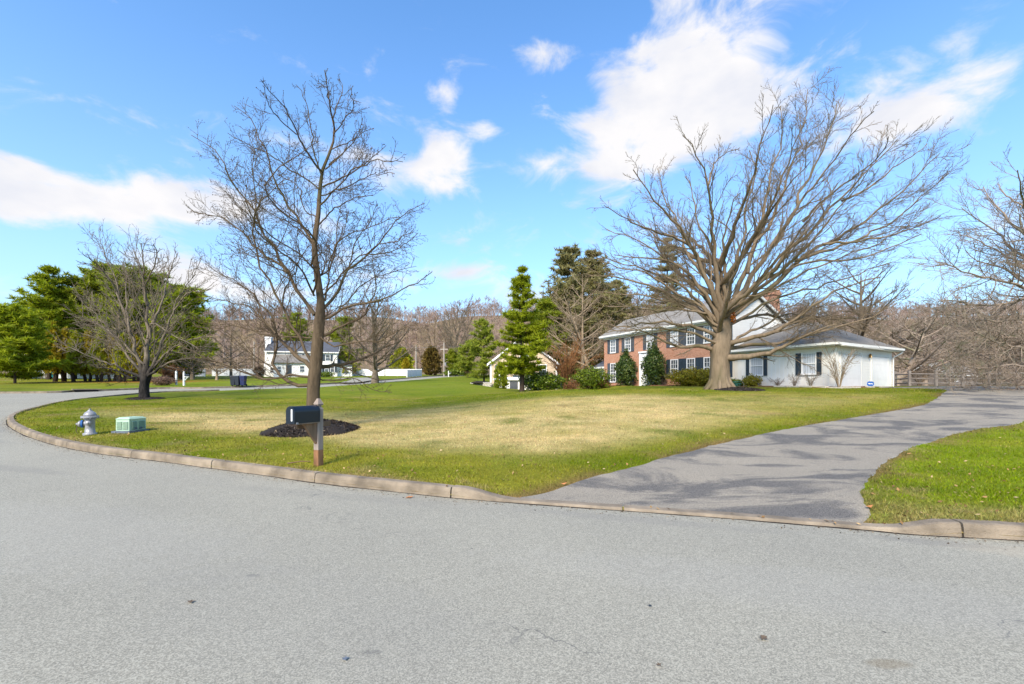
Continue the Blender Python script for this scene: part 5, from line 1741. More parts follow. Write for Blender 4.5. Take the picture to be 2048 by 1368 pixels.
def house():
    root = empty('brick_house', (17.2, 35.05, GZ), 'two storey brick house with a low white garage wing on its right', 'house')
    u = (B0 - A0).normalized(); Lf = (B0 - A0).length
    fr, u, n = frame(A0, u, GZ)                 # x along the facade from left to right; y inwards
    EV, DEP, RISE = 5.55, 6.6, 1.9
    # walls
    w = MB(); w.box(0, Lf, 0, .25, -.6, EV, fr); uv_box(flip_fix(w.build('brick_front', M['brick'], root)))
    w = MB(); w.box(.02, Lf - .02, .25, DEP, -.6, EV, fr)
    w.prism([fr(Lf - .02, .02, EV), fr(Lf - .02, DEP, EV), fr(Lf - .02, DEP / 2, EV + RISE)], -u * .2)
    w.prism([fr(.22, .02, EV), fr(.22, DEP, EV), fr(.22, DEP / 2, EV + RISE)], -u * .2)
    w.build('rear_walls', M['white_wall'], root)
    fs = lambda x, y, z: tuple(B0 + n * x - u * (y) + Vector((0, 0, GZ + z)))   # right gable: x inwards, -y outwards
    fs2 = lambda x, y, z: fs(x, y + .02, z)
    lap_siding(fs2, 0.1, DEP, -.2, EV + RISE, root, M['white_wall'], .2, 'gable_siding',
               lambda z: (0.1, DEP) if z < EV else (DEP / 2 * (z - EV) / RISE + .05, DEP - DEP / 2 * (z - EV) / RISE - .05))
    c = MB(); c.box(-.02, .12, -.05, .06, -.2, EV - .02, fs2); c.build('corner_board', M['white'], root)
    # roof with eaves
    oh = .42; sl = RISE / (DEP / 2); th = .14
    ft = MB()
    for sgn in (0, 1):
        e = -oh if not sgn else DEP + oh
        mid = DEP / 2
        ze = EV - oh * sl + .12; zr = EV + RISE + .12
        pts = [fr(-.3, e, ze), fr(Lf + .3, e, ze), fr(Lf + .3, mid, zr), fr(-.3, mid, zr)]
        pt = [tuple(Vector(p) + Vector((0, 0, th))) for p in pts]
        ft.hexa(pts + pt)
    flip_fix(ft.build('roof', M['roof_light'], root))
    g = MB(); g.box(-.3, Lf + .3, -oh - .09, -oh + .01, EV - oh * sl + .08, EV - oh * sl + .25, fr)
    g.build('gutter', M['trim'], root)
    g = MB(); g.box(-.28, Lf + .28, -oh + .01, -.002, EV - oh * sl - .02, EV - oh * sl + .06, fr); g.box(-.02, Lf + .02, -.05, -.002, EV - .42, EV - oh * sl - .02, fr)
    g.build('soffit', M['trim'], root)
    rk = MB()
    for (a, b2) in ((-oh, DEP / 2), (DEP + oh, DEP / 2)):
        za = EV - oh * sl + .02; zb = EV + RISE + .02
        rk.hexa([fr(Lf + .24, a, za), fr(Lf + .31, a, za), fr(Lf + .31, b2, zb), fr(Lf + .24, b2, zb), fr(Lf + .24, a, za + .2), fr(Lf + .31, a, za + .2), fr(Lf + .31, b2, zb + .2), fr(Lf + .24, b2, zb + .2)])
    flip_fix(rk.build('rake_board', M['trim'], root))

    def ux(px):                                    # facade coordinate seen at a photo column
        k = (px - 1024) / F
        return (k * A0.y - A0.x) / (u.x - k * u.y)

    def zy(px, py):
        x = ux(px); Y = A0.y + u.y * x
        return zpix(py, Y) - GZ
    ups = [(1226.5,), (1256,), (1300.5,), (1349,), (1382,), (1417,), (1444,)]
    xs = [ux(p[0]) for p in ups]
    for i, x in enumerate(xs):
        hw = .47
        z0, z1 = 3.62, 5.06
        gl = M['glass_cur'] if i in (2, 3) else M['glass']
        window(fr, x - hw, x + hw, z0, z1, root, gl, (3, 2))
        shutter(fr, x - hw - .50, x - hw - .04, z0 - .03, z1 + .02, root, M['shutter_grey'])
        shutter(fr, x + hw + .04, x + hw + .50, z0 - .03, z1 + .02, root, M['shutter_grey'])
    for i, px in enumerate([1226.5, 1256, 1349, 1382, 1417, 1444]):
        x = ux(px); hw = .47
        lo = px < 1300
        z0, z1 = (.42, 2.5) if lo else (.75, 2.45)
        window(fr, x - hw, x + hw, z0, z1, root, M['glass'], (3, 2) if not lo else (2, 3))
        mt = M['shutter_grey'] if lo else M['shutter']
        shutter(fr, x - hw - .50, x - hw - .04, z0 - .03, z1 + .02, root, mt)
        shutter(fr, x + hw + .04, x + hw + .50, z0 - .03, z1 + .02, root, mt)
    # entrance: white panelled surround, arched head, white door
    xa, xb = ux(1281), ux(1318)
    e = MB(); e.box(xa, xb, -.06, .0, -.1, 3.25, fr)
    for i in range(16): e.hexa([fr(xa + .12, -.085, .05 + i * .2), fr(xb - .12, -.085, .05 + i * .2), fr(xb - .12, -.058, .05 + i * .2), fr(xa + .12, -.058, .05 + i * .2), fr(xa + .12, -.066, .24 + i * .2), fr(xb - .12, -.066, .24 + i * .2), fr(xb - .12, -.058, .24 + i * .2), fr(xa + .12, -.058, .24 + i * .2)])
    e.box(xa - .06, xa + .14, -.14, 0, -.1, 3.3, fr); e.box(xb - .14, xb + .06, -.14, 0, -.1, 3.3, fr); e.box(xa - .12, xb + .12, -.2, 0, 3.3, 3.45, fr)
    e.build('entrance_surround', M['white'], root)
    xm = (xa + xb) / 2
    dr_ = MB(); dr_.box(xm - .5, xm + .5, -.13, -.07, -.02, 2.1, fr)
    for (p, q, r, s) in ((-.4, -.05, .15, .85), (.05, .4, .15, .85), (-.4, -.05, 1.0, 1.9), (.05, .4, 1.0, 1.9)): dr_.box(xm + p, xm + q, -.15, -.128, r, s, fr)
    dd = dr_.build('door', M['white'], root)
    MB().lathe([(.03, 0), (.04, .03), (.0, .06)], fr(xm + .42, -.15, 1.0), 8, -n).build('handle', M['lamp_brass'], dd)
    ar = MB()
    pts = [(xm + .72 * math.cos(a), 2.15 + .72 * math.sin(a)) for a in np.linspace(0, math.pi, 15)]
    ar.tube([fr(p[0], -.12, p[1]) for p in pts], .05, 6); ar.build('door_arch', M['white'], root)
    la = MB(); xl = ux(1286); la.box(xl - .07, xl + .07, -.24, -.1, 1.75, 2.05, fr); la.lathe([(.11, 0), (.02, .14)], fr(xl, -.17, 2.05), 6); la.build('porch_lantern', M['black'], root)
    st = MB(); st.box(xa - .6, xb + .6, -1.3, -.14, -.3, -.03, fr); st.box(xa - .8, xb + .8, -1.7, -1.3, -.35, -.14, fr); st.build('front_step', M['stone'], root)
    # low wing at the left end
    fl = MB(); fl.box(-3.2, -.0, 1.2, DEP - .5, -.5, 2.3, fr); fl.build('side_room', M['white_wall'], root)
    rl = MB(); rl.hexa([fr(-3.6, .8, 2.2), fr(-.01, .8, 2.2), fr(-.01, DEP - .2, 2.2), fr(-3.6, DEP - .2, 2.2), fr(-3.0, 2.2, 3.05), fr(-.01, 2.2, 3.05), fr(-.01, DEP - 1.6, 3.05), fr(-3.0, DEP - 1.6, 3.05)])
    rl.build('side_room_roof', M['roof_dark'], root)
    fl = MB(); fl.box(-3.62, -.02, .7, .8, 2.05, 2.24, fr); fl.build('side_room_gutter', M['trim'], root)
    # chimney at the rear of the right end
    ch = MB(); p = at(1541, 650, 41.0)
    cf, _, _ = frame(Vector((p.x, p.y, 0)), u, 0)
    z0 = GZ + 1; z1 = zpix(592, 41.0)
    ch.box(-.55, .55, -.5, .5, z0, z1, cf); ch.box(-.66, .66, -.61, .61, z1 + .001, z1 + .28, cf); ch.box(-.58, .58, -.52, .52, z1 + .281, z1 + .5, cf)
    uv_box(flip_fix(ch.build('chimney', M['brick'], root)))

    # ------------- garage wing
    wz = 2.62
    u2 = u; n2 = n
    Lw = 8.2
    W0 = C0 - u2 * Lw
    fw, _, _ = frame(W0, u2, GZ)
    side = (D0 - C0); Ls = side.length
    us = side.normalized(); ns = Vector((-us.y, us.x, 0))
    fsd = lambda x, y, z: tuple(C0 + us * x + ns * y + Vector((0, 0, GZ + z)))
    E0 = W0 + n2 * 7.0
    bw = MB()
    bw.add([tuple(p + Vector((0, 0, GZ - .9))) for p in (W0, C0, D0, E0)] + [tuple(p + Vector((0, 0, GZ + wz))) for p in (W0, C0, D0, E0)],
           quads=[(0, 1, 5, 4), (1, 2, 6, 5), (2, 3, 7, 6), (3, 0, 4, 7), (4, 5, 6, 7)])
    bw.build('wing_walls', M['white_wall'], root)
    # vertical battens on the wing front
    proto = None
    for i in range(int(Lw / .3)):
        x = .15 + i * .3
        if proto is None:
            b = MB(); b.box(0, .035, -.010, .002, -.25, wz - .02, fw); proto = b.build('batten', M['white'], root)
        else:
            b = proto.copy(); COL.objects.link(b)
            b.location = proto.location + u2 * (x - .15)
    proto.location = proto.location + u2 * 0.15

    def wx(px):
        k = (px - 1024) / F
        return (k * W0.y - W0.x) / (u2.x - k * u2.y)
    for (a, b, s0, s1) in ((1501, 1526, 1493, 1535), (1605, 1632, 1592.5, 1643.5)):
        xa, xb = wx(a), wx(b)
        window(fw, xa - .05, xb + .05, .82, 2.3, root, M['glass_cur'], (1, 1), .07)
        shutter(lambda x, y, z: fw(x, y - .025, z), wx(s0), xa - .09, .80, 2.3, root, M['shutter'])
        shutter(lambda x, y, z: fw(x, y - .025, z), xb + .09, wx(s1), .80, 2.3, root, M['shutter'])

    # garage side wall
    def sx(px):
        k = (px - 1024) / F
        return (k * C0.y - C0.x) / (us.x - k * us.y)
    for (a, b) in ((1681, 1721), (1743, 1774)):
        xa, xb = sx(a), sx(b)
        d = MB(); d.box(xa, xb, -.05, .0, -.1, 2.15, fsd)
        for r in range(4):
            d.box(xa + .02, xb - .02, -.06, -.049, .0 + r * .53 + .012, .0 + r * .53 + .518, fsd)
        d.build('garage_door', M['white'], root)
        t = MB(); t.box(xa - .14, xa - .01, -.08, 0, -.2, 2.16, fsd); t.box(xb + .01, xb + .14, -.08, 0, -.2, 2.16, fsd); t.box(xa - .14, xb + .14, -.08, 0, 2.17, 2.32, fsd)
        t.build('door_trim', M['trim'], root)
    lap_siding(fsd, sx(1722.5) + .16, sx(1743) - .16, -.2, wz, root, M['white_wall'], .2, 'garage_siding')
    lap_siding(fsd, sx(1774) + .16, Ls, -.25, wz, root, M['white_wall'], .2, 'garage_siding')
    # lantern between the garage doors
    xl = sx(1736)
    ln = MB(); ln.box(xl - .06, xl + .06, -.20, -.07, 2.03, 2.22, fsd); ln.lathe([(.10, 0), (.02, .1)], fsd(xl, -.135, 2.22), 6); lo = ln.build('wall_lantern', M['lamp_brass'], root)
    g = MB(); g.box(xl - .045, xl + .045, -.202, -.202 + .01, 2.045, 2.17, fsd)
    t = NT('lit_lantern'); em = t.n('ShaderNodeEmission'); em.inputs['Color'].default_value = (1, .62, .28, 1); em.inputs['Strength'].default_value = .5; t.L(em.outputs[0], t.out.inputs['Surface'])
    g.build('lantern_glass', t.m, lo)
    # hipped roof of the wing
    o2 = .55
    ctr = (W0 + C0 + D0 + E0) / 4
    q = [W0 - n2 * o2, C0 - n2 * o2 + us * .0 + u2 * .35, D0 + us * .45 - ns * .55, E0 + n2 * .6]
    zr = wz + .05
    ridgeA = Vector(at(1535, 648, 38.5)); ridgeB = Vector(at(1636, 645, 34.8))
    rz = max(zpix(648, 38.5), 0); 
    ev = [p + Vector((0, 0, GZ + zr)) for p in q]
    tops = [p + Vector((0, 0, GZ + zr + .16)) for p in q]
    rf = MB()
    V = [tuple(p) for p in ev] + [tuple(p) for p in tops] + [tuple(ridgeA), tuple(ridgeB)]
    rf.add(V, quads=[(0, 1, 5, 4), (1, 2, 6, 5), (2, 3, 7, 6), (4, 5, 9, 8), (6, 7, 8, 9)], polys=[[3, 2, 1, 0], [5, 6, 9], [7, 4, 8], [3, 0, 4, 7]])
    flip_fix(rf.build('wing_roof', M['roof'], root))
    gt = MB()
    for (a, b, out) in ((0, 1, -n2), (1, 2, -ns)):
        p0, p1 = q[a], q[b]
        v = [p0 + Vector((0, 0, GZ + zr + .02)), p1 + Vector((0, 0, GZ + zr + .02)), p1 + out * .12 + Vector((0, 0, GZ + zr + .02)), p0 + out * .12 + Vector((0, 0, GZ + zr + .02))]
        gt.hexa([tuple(x) for x in v] + [tuple(x + Vector((0, 0, .15))) for x in v])
    flip_fix(gt.build('wing_gutter', M['trim'], root))
    sf = MB()
    sf.hexa([fw(.0, -o2 + .01, zr - .05), fw(Lw + .3, -o2 + .01, zr - .05), fw(Lw + .02, -.03, zr - .05), fw(0, -.03, zr - .05), fw(0, -o2 + .01, zr - .005), fw(Lw + .3, -o2 + .01, zr - .005), fw(Lw + .02, -.03, zr - .005), fw(0, -.03, zr - .005)])
    sf.hexa([fsd(-.1, -.6, zr - .05), fsd(Ls + .4, -.5, zr - .05), fsd(Ls + .4, -.03, zr - .05), fsd(0, -.03, zr - .05), fsd(-.1, -.6, zr - .006), fsd(Ls + .4, -.5, zr - .006), fsd(Ls + .4, -.03, zr - .006), fsd(0, -.03, zr - .006)])
    sf.build('wing_soffit', M['trim'], root)
    dp = MB()
    dp.tube([fsd(Ls + .42, -.55, zr + .05), fsd(Ls + .42, -.5, zr - .12), fsd(Ls + .0, -.1, zr - .5), fsd(Ls + .0, -.1, -.1), fsd(Ls + .6, -.9, -.22)], .055, 6)
    dp.build('downspout', M['white'], root)
    return fw, fsd, wx, sx, fr, ux


FW, FSD, WX, SX, FRM, UX = house()
_uf = (B0 - A0).normalized(); _nf = Vector((-_uf.y, _uf.x, 0))


def by_wall(o, px, off, z):
    """point standing off a wall (line through o along the facade) in a given view column"""
    k = (px - 1024) / F; a = o - _nf * off
    x = (k * a.y - a.x) / (_uf.x - k * _uf.y)
    p = a + _uf * x
    return Vector((p.x, p.y, z))


# planting and bed along the house ---------------------------------------------------
def bed(name, outline, mat, lift=.05, hump=.08):
    """planting bed: slightly mounded patch over the lawn"""
    pts = resample(np.vstack([outline, outline[:1]]), .35)[:-1]
    c = pts.mean(0); rings = [1, .9, .7, .45, .2]
    V = []; 
    for k, s in enumerate(rings):
        xy = c + (pts - c) * s
        V.append(np.column_stack([xy, terrain(xy[:, 0], xy[:, 1]) + (-.03 if k == 0 else lift + hump * (1 - s) + RNG.normal(0, .008, len(xy)))]))
    n = len(pts)
    q = [(k * n + i, k * n + (i + 1) % n, (k + 1) * n + (i + 1) % n, (k + 1) * n + i) for k in range(len(rings) - 1) for i in range(n)]
    mb = MB(); mb.add(np.concatenate(V), quads=q, polys=[[(len(rings) - 1) * n + i for i in range(n)]])
    return flip_fix(link(name, mb.mesh(name, mat, True), None, 'structure'))


def fxy(f, x, y): p = f(x, y, 0); return (p[0], p[1])


Lw = 8.2
bed('planting_bed', np.array([fxy(FW, .5, -.02), fxy(FW, Lw, -.02), fxy(FSD, 4.6, -.1), fxy(FSD, 5.4, -.7), fxy(FSD, 2.0, -1.4), fxy(FW, Lw + .5, -1.4), fxy(FW, Lw - 1.5, -1.5), fxy(FW, 2.0, -1.4), fxy(FW, .6, -1.0)]), M['bark_bed'], .04, .05)
bed('planting_bed', np.array([fxy(FRM, -3.5, -.1), fxy(FRM, 5.6, -.1), fxy(FRM, 5.7, -1.6), fxy(FRM, 2, -2.2), fxy(FRM, -3.5, -2.2)]), M['bark_bed'], .05, .05)
bed('planting_bed', np.array([fxy(FRM, 8.2, -.1), fxy(FRM, 16.0, -.1), fxy(FRM, 16.0, -2.0), fxy(FRM, 8.4, -2.0)]), M['bark_bed'], .05, .05)


def edging():
    root = empty('stone_edging', on(1660, 26.8), 'row of flat pale stones edging the bed in front of the garage wing', 'stone edging')
    pxs = [1562, 1588, 1612, 1640, 1670, 1692, 1712, 1740, 1768]
    for i, px in enumerate(pxs):
        Yq = 27.1 + max(0, (px - 1680)) * .022 if px > 1680 else 27.1 + (1680 - px) * .026
        c = on(px, Yq); w = random.uniform(.5, .75)
        dv = Vector((.35, -.94, 0)) if px < 1680 else Vector((.9, .4, 0))
        nv = Vector((-dv.y, dv.x, 0))
        if px < 1680: w = .95
        mb = MB(); h = random.uniform(.07, .11); t = .16
        mb.hexa([tuple(c + dv * (s * w / 2 * random.uniform(.9, 1)) + nv * (r * t) + Vector((0, 0, zz))) for zz in (-.05, h) for s, r in ((-1, -1), (1, -1), (1, 1), (-1, 1))])
        bevel(mb.build('stone', M['stone'], root), .015, 1)


edging()

shrub('laurel_shrub', 'big rounded glossy green shrub at the left corner of the brick house', on(1182, 42), (1.95, 1.5, 1.05), 6500, .075, M['laurel'], 90, None, .1)
shrub('holly_tree', 'cone shaped holly against the brick left of the white entrance', by_wall(A0, 1251, 1.2, GZ) , (1.45, 1.3, 1.75), 7500, .085, M['holly'], 91, 'cone shaped hollies flanking the entrance', .62)
shrub('holly_tree', 'cone shaped holly partly hiding the white entrance', by_wall(A0, 1307, 1.5, GZ), (1.5, 1.3, 1.95), 8000, .085, M['holly'], 92, 'cone shaped hollies flanking the entrance', .6)
shrub('azalea_shrub', 'wide yellow green hedge under the right ground floor windows', by_wall(A0, 1378, 1.5, GZ - .1), (1.75, 1.7, .78), 7500, .06, M['azalea'], 93, None, 0)
shrub('azalea_shrub', 'rounded yellow green bush between the hedge and the big trunk', by_wall(A0, 1415, 1.5, GZ - .1), (1.2, 1.3, .75), 4200, .06, M['azalea'], 94, None, 0)
shrub('green_shrub', 'small dark green shrub just right of the big trunk', by_wall(C0, 1470, .8, GZ - .1), (.6, .6, .33), 1300, .07, M['laurel'], 95)
shrub('azalea_shrub', 'bronze green bush under the left window of the garage wing', by_wall(C0, 1503, .9, GZ - .1), (.62, .75, .48), 2400, .05, M['azalea'], 96)
shrub('rhododendron_shrub', 'dark broad leaved shrub behind the lawn crest right of the green pine', on(1090, 38), (1.7, 1.2, .85), 4200, .09, M['laurel'], 97)
shrub('rhododendron_shrub', 'dark broad leaved shrub in front of the peach house right of the pine trunk', on(1066, 44), (1.3, 1.0, .95), 3000, .09, M['holly'], 197)
shrub('dry_shrub', 'straw coloured dry shrub left of the big glossy shrub', on(1142, 40), (.75, .7, .55), 1600, .05, M['rust_leaf'], 98)
shrub('rust_shrub', 'rust brown shrub at the foot of the big glossy shrub', on(1205, 42.0), (.8, .7, .35), 1500, .06, M['rust_leaf'], 99)
for i, (px, h, lab) in enumerate([(1556, .55, 'small bare shrub, leftmost of three along the garage wing wall'), (1589, .85, 'bare shrub in the middle of three along the garage wing wall'), (1621, .85, 'bare shrub right under the second window of the garage wing')]):
    p = by_wall(C0, px, .8, 0)
    bare_tree('bare_shrub', lab, (p[0], p[1], GZ - .05), h * 1.15, .55 + .1 * h, 100 + i, M['bark_pink'], .03, 8, .2, (7, 4, 2), .006, up=.08, group='bare shrubs along the garage wing', stems=12, cat='shrub')
p = by_wall(C0, 1678, .75, 0)
bare_tree('bare_bush', 'tall multi stemmed bare bush at the corner of the garage wing', (p[0], p[1], GZ - .05), 2.6, 1.6, 104, M['bark_tan'], .05, 8, .2, (6, 4, 0), .012, up=.04, stems=13, cat='shrub')
bare_tree('russet_tree', 'russet fine twigged bush between the green pine and the brick house', on(1132, 43), 5.0, 3.0, 105, M['bark_russet'], .16, 12, .2, (9, 6, 3), .018, up=.07, stems=16)
cedar('juniper_shrub', 'dark green juniper at the foot of the white garage beside the pine', on(1002, 46), 2.6, 1.0, 106, M['pine_deep'], 1500, .2, None, .02, .6, cat='shrub')
shrub('round_shrub', 'low brown clipped shrub beside the white post of the far mailboxes', on(327, 46.5), (1.25, 1.0, .48), 3200, .06, M['brown_shrub'], 107)
shrub('russet_shrub', 'pinkish russet shrub behind the low brown clipped shrub', on(344, 64), (1.5, 1.2, 1.1), 2400, .1, M['rust_leaf'], 108)
shrub('rust_shrub', 'rust leaved small tree at the left end of the white house', on(519, 84), (1.1, 1.0, 1.1), 1800, .1, M['rust_leaf'], 109)
for i, (px, w, h, m, lab) in enumerate([(903, 1.9, .62, 'laurel', 'bright green shrub left in the bed at the end of the street'), (918, 2.2, .85, 'laurel', 'largest bright green shrub in the bed at the end of the street'), (938, 1.8, .95, 'brown_shrub', 'greyish brown round shrub right in the bed at the end of the street')]):
    shrub('street_end_shrub', lab, on(px, 100), (w, 1.3, h), 1600, .14, M[m], 110 + i, 'shrubs in the bed at the end of the street')
shrub('foundation_shrub', 'light green shrubs under the front windows of the white house', on(652, 84), (1.6, .8, .55), 1500, .1, M['laurel'], 115)


# ------------------------------------------------------------------ mulch rings
def mulch_mound(c, rx, ry, h, seed, name='mulch_bed', chips=900, twigs=14):
    rng = np.random.default_rng(seed)
    V = []; n = 48
    fr_ = [1.0, .94, .8, .6, .4, .2, .05]
    lob = 1 + .06 * np.sin(np.arange(n) * 2 * math.pi / n * 3 + seed) + .04 * np.sin(np.arange(n) * 2 * math.pi / n * 7)
    for k, s in enumerate(fr_):
        a = np.arange(n) * 2 * math.pi / n
        x = c.x + np.cos(a) * rx * s * lob; y = c.y + np.sin(a) * ry * s * lob
        z = terrain(x, y) + (h * (1 - s ** 2) + .015 if k else -.03) + rng.normal(0, .012, n) * (k > 0)
        V.append(np.column_stack([x, y, z]))
    q = [(k * n + i, k * n + (i + 1) % n, (k + 1) * n + (i + 1) % n, (k + 1) * n + i) for k in range(len(fr_) - 1) for i in range(n)]
    mb = MB(); mb.add(np.concatenate(V), quads=q, polys=[[(len(fr_) - 1) * n + i for i in range(n)]])
    root = flip_fix(link(name, mb.mesh(name, M['mulch'], True), None, 'structure'))
    a = rng.uniform(0, 6.28, chips); s = np.sqrt(rng.random(chips)) * 1.03
    x = c.x + np.cos(a) * rx * s; y = c.y + np.sin(a) * ry * s
    z = terrain(x, y) + h * np.clip(1 - s ** 2, 0, 1) + .03
    m2 = leaf_faces(np.column_stack([x, y, z]), np.tile([0, 0, 1.0], (chips, 1)), chips, .045, rng, .7, .35)
    t = NT('mulch_chip'); g = t.n('ShaderNodeNewGeometry')
    t.principled(t.ramp(g.outputs['Random Per Island'], [(.0, (.008, .006, .005)), (.7, (.04, .027, .02)), (.93, (.09, .07, .055)), (1.0, (.22, .18, .14))]), .9, None, .2)
    m2.build('mulch_chips', t.m, root, kind='stuff')
    return root


mulch_mound(MAPLE, 1.32, 1.3, .30, 3, chips=2600)
mulch_mound(on(1480, 24.6), 1.35, .85, .14, 4, chips=1300)
mulch_mound(DARK, 1.05, .9, .10, 5, chips=500)

# loose twigs on the maple's mulch
rt = empty('fallen_twig', MAPLE + Vector((-.9, -.9, .1)), 'pale broken twigs lying on the front of the dark mulch ring', 'twigs')
for i in range(9):
    a = random.uniform(0, 6.28); r = random.uniform(.6, 1.15)
    x, y = MAPLE.x + random.uniform(-1.1, .9), MAPLE.y - random.uniform(.5, 1.15)
    L = random.uniform(.12, .3); a = random.uniform(-.8, .8)
    z = tz(x, y) + .1 + .15 * max(0, 1 - math.hypot(x - MAPLE.x, y - MAPLE.y) / 1.4)
    mb = MB(); mb.tube([(x, y, z), (x + L * .5 * math.cos(a), y + L * .5 * math.sin(a), z + random.uniform(-.02, .06)), (x + L * math.cos(a), y + L * math.sin(a), z)], [.012, .01, .006], 5)
    mb.build('twig', M['bark_tan'], rt)
sb = ground_at(590, 929)
tw = MB(); tw.tube([tuple(sb + Vector((-.12, -.06, .03))), tuple(sb + Vector((.1, .05, .05))), tuple(sb + Vector((.25, .12, .04)))], [.012, .011, .006], 5)
tag(tw.build('fallen_stick', M['wood_brown']), 'brown stick on the grass left of the mailbox post', 'stick')


# ------------------------------------------------------------------ mailbox
def mailbox():
    b = ground_at(637, 931)
    root = empty('mailbox', b, 'black arched mailbox on a weathered wooden post by the kerb', 'mailbox')
    i = np.argmin(np.hypot(kerb_line[:, 0] - b.x, kerb_line[:, 1] - b.y))
    t = Vector((*(kerb_line[i + 2] - kerb_line[i - 2]), 0)).normalized()
    out = Vector((t.y, -t.x, 0))
    if out.y > 0: out = -out                               # towards the street
    sd = Vector((-out.y, out.x, 0))
    if sd.x < 0: sd = -sd
    fr = lambda x, y, z: tuple(b + out * x + sd * y + Vector((0, 0, z)))
    zt = zpix(797, b.y) - b.z
    # post
    w = .062
    p = MB(); p.box(-w, w, -w, w, .30, zt - .19, fr)
    p.hexa([fr(-w, -w, zt - .19), fr(w, -w, zt - .19), fr(w, w, zt - .19), fr(-w, w, zt - .19), fr(-w * .7, -w * .7, zt - .165), fr(w * .7, -w * .7, zt - .165), fr(w * .7, w * .7, zt - .165), fr(-w * .7, w * .7, zt - .165)])
    bevel(p.build('post', M['wood'], root), .006, 1)
    lo = MB(); lo.box(-w - .001, w + .001, -w - .001, w + .001, -.2, .299, fr); o = bevel(lo.build('post_foot', M['wood_stain'], root), .006, 1); o['label'] = 'soil stained foot of the post'
    f = MB()
    f.box(-.036, .036, -.036, .036, zt - .165, zt - .135, fr)
    f.hexa([fr(-.05, -.05, zt - .135), fr(.05, -.05, zt - .135), fr(.05, .05, zt - .135), fr(-.05, .05, zt - .135), fr(-.064, -.064, zt - .10), fr(.064, -.064, zt - .10), fr(.064, .064, zt - .10), fr(-.064, .064, zt - .10)])
    f.hexa([fr(-.064, -.064, zt - .10), fr(.064, -.064, zt - .10), fr(.064, .064, zt - .10), fr(-.064, .064, zt - .10), fr(-.022, -.022, zt), fr(.022, -.022, zt), fr(.022, .022, zt), fr(-.022, .022, zt)])
    f.build('finial', M['wood'], root)
    zb = zpix(846, b.y - .3) - b.z                         # underside of the box
    arm = MB(); arm.box(-.36, .42, -w - .045, -w - .002, zb - .105, zb - .012, fr); bevel(arm.build('arm', M['wood_brown'], root), .004, 1)
    pl = MB(); pl.box(.06, .5, -.09, .085, zb - .012, zb + .006, fr); pl.build('mounting_board', M['wood'], root)
    br = MB()
    br.prism([fr(w, .03, zb - .42), fr(w, .03, zb - .012), fr(.36, .03, zb - .012)], -sd * .06)
    flip_fix(br.build('brace', M['wood_brown'], root))
    # box body: arched section
    hw, H = .105, .31
    L0, L1 = .07, .60
    sec = [(-hw, 0.0), (hw, 0.0)] + [(hw * math.cos(a), H - hw + hw * math.sin(a)) for a in np.linspace(0, math.pi, 15)]
    bd = MB(); bd.prism([fr(L0, y, zb + .008 + z) for y, z in sec], out * (L1 - L0)); flip_fix(bd.build('body', M['metal_dark'], root))
    rim = MB(); s2 = [(y * 1.05, z * 1.012 - (.003 if z == 0 else 0)) for y, z in sec]
    rim.prism([fr(L0 - .012, y, zb + .008 + z) for y, z in s2], out * .02)
    flip_fix(rim.build('rear_rim', M['metal_dark'], root))
    dr_ = MB(); dr_.prism([fr(L1 - .012, y, zb + .008 + z) for y, z in s2], out * .03); d = flip_fix(dr_.build('door', M['metal_dark'], root))
    nm = MB(); nm.box(L1 + .019, L1 + .023, .028, .062, zb + .055, zb + .265, fr)
    nb = nm.build('number_strip', M['white'], d)
    cl = MB(); cl.box(L1 - .06, L1 - .02, hw + .001, hw + .012, zb - .002, zb + .03, fr); cl.build('hinge_clip', M['silver'], root)
    return root


mailbox()


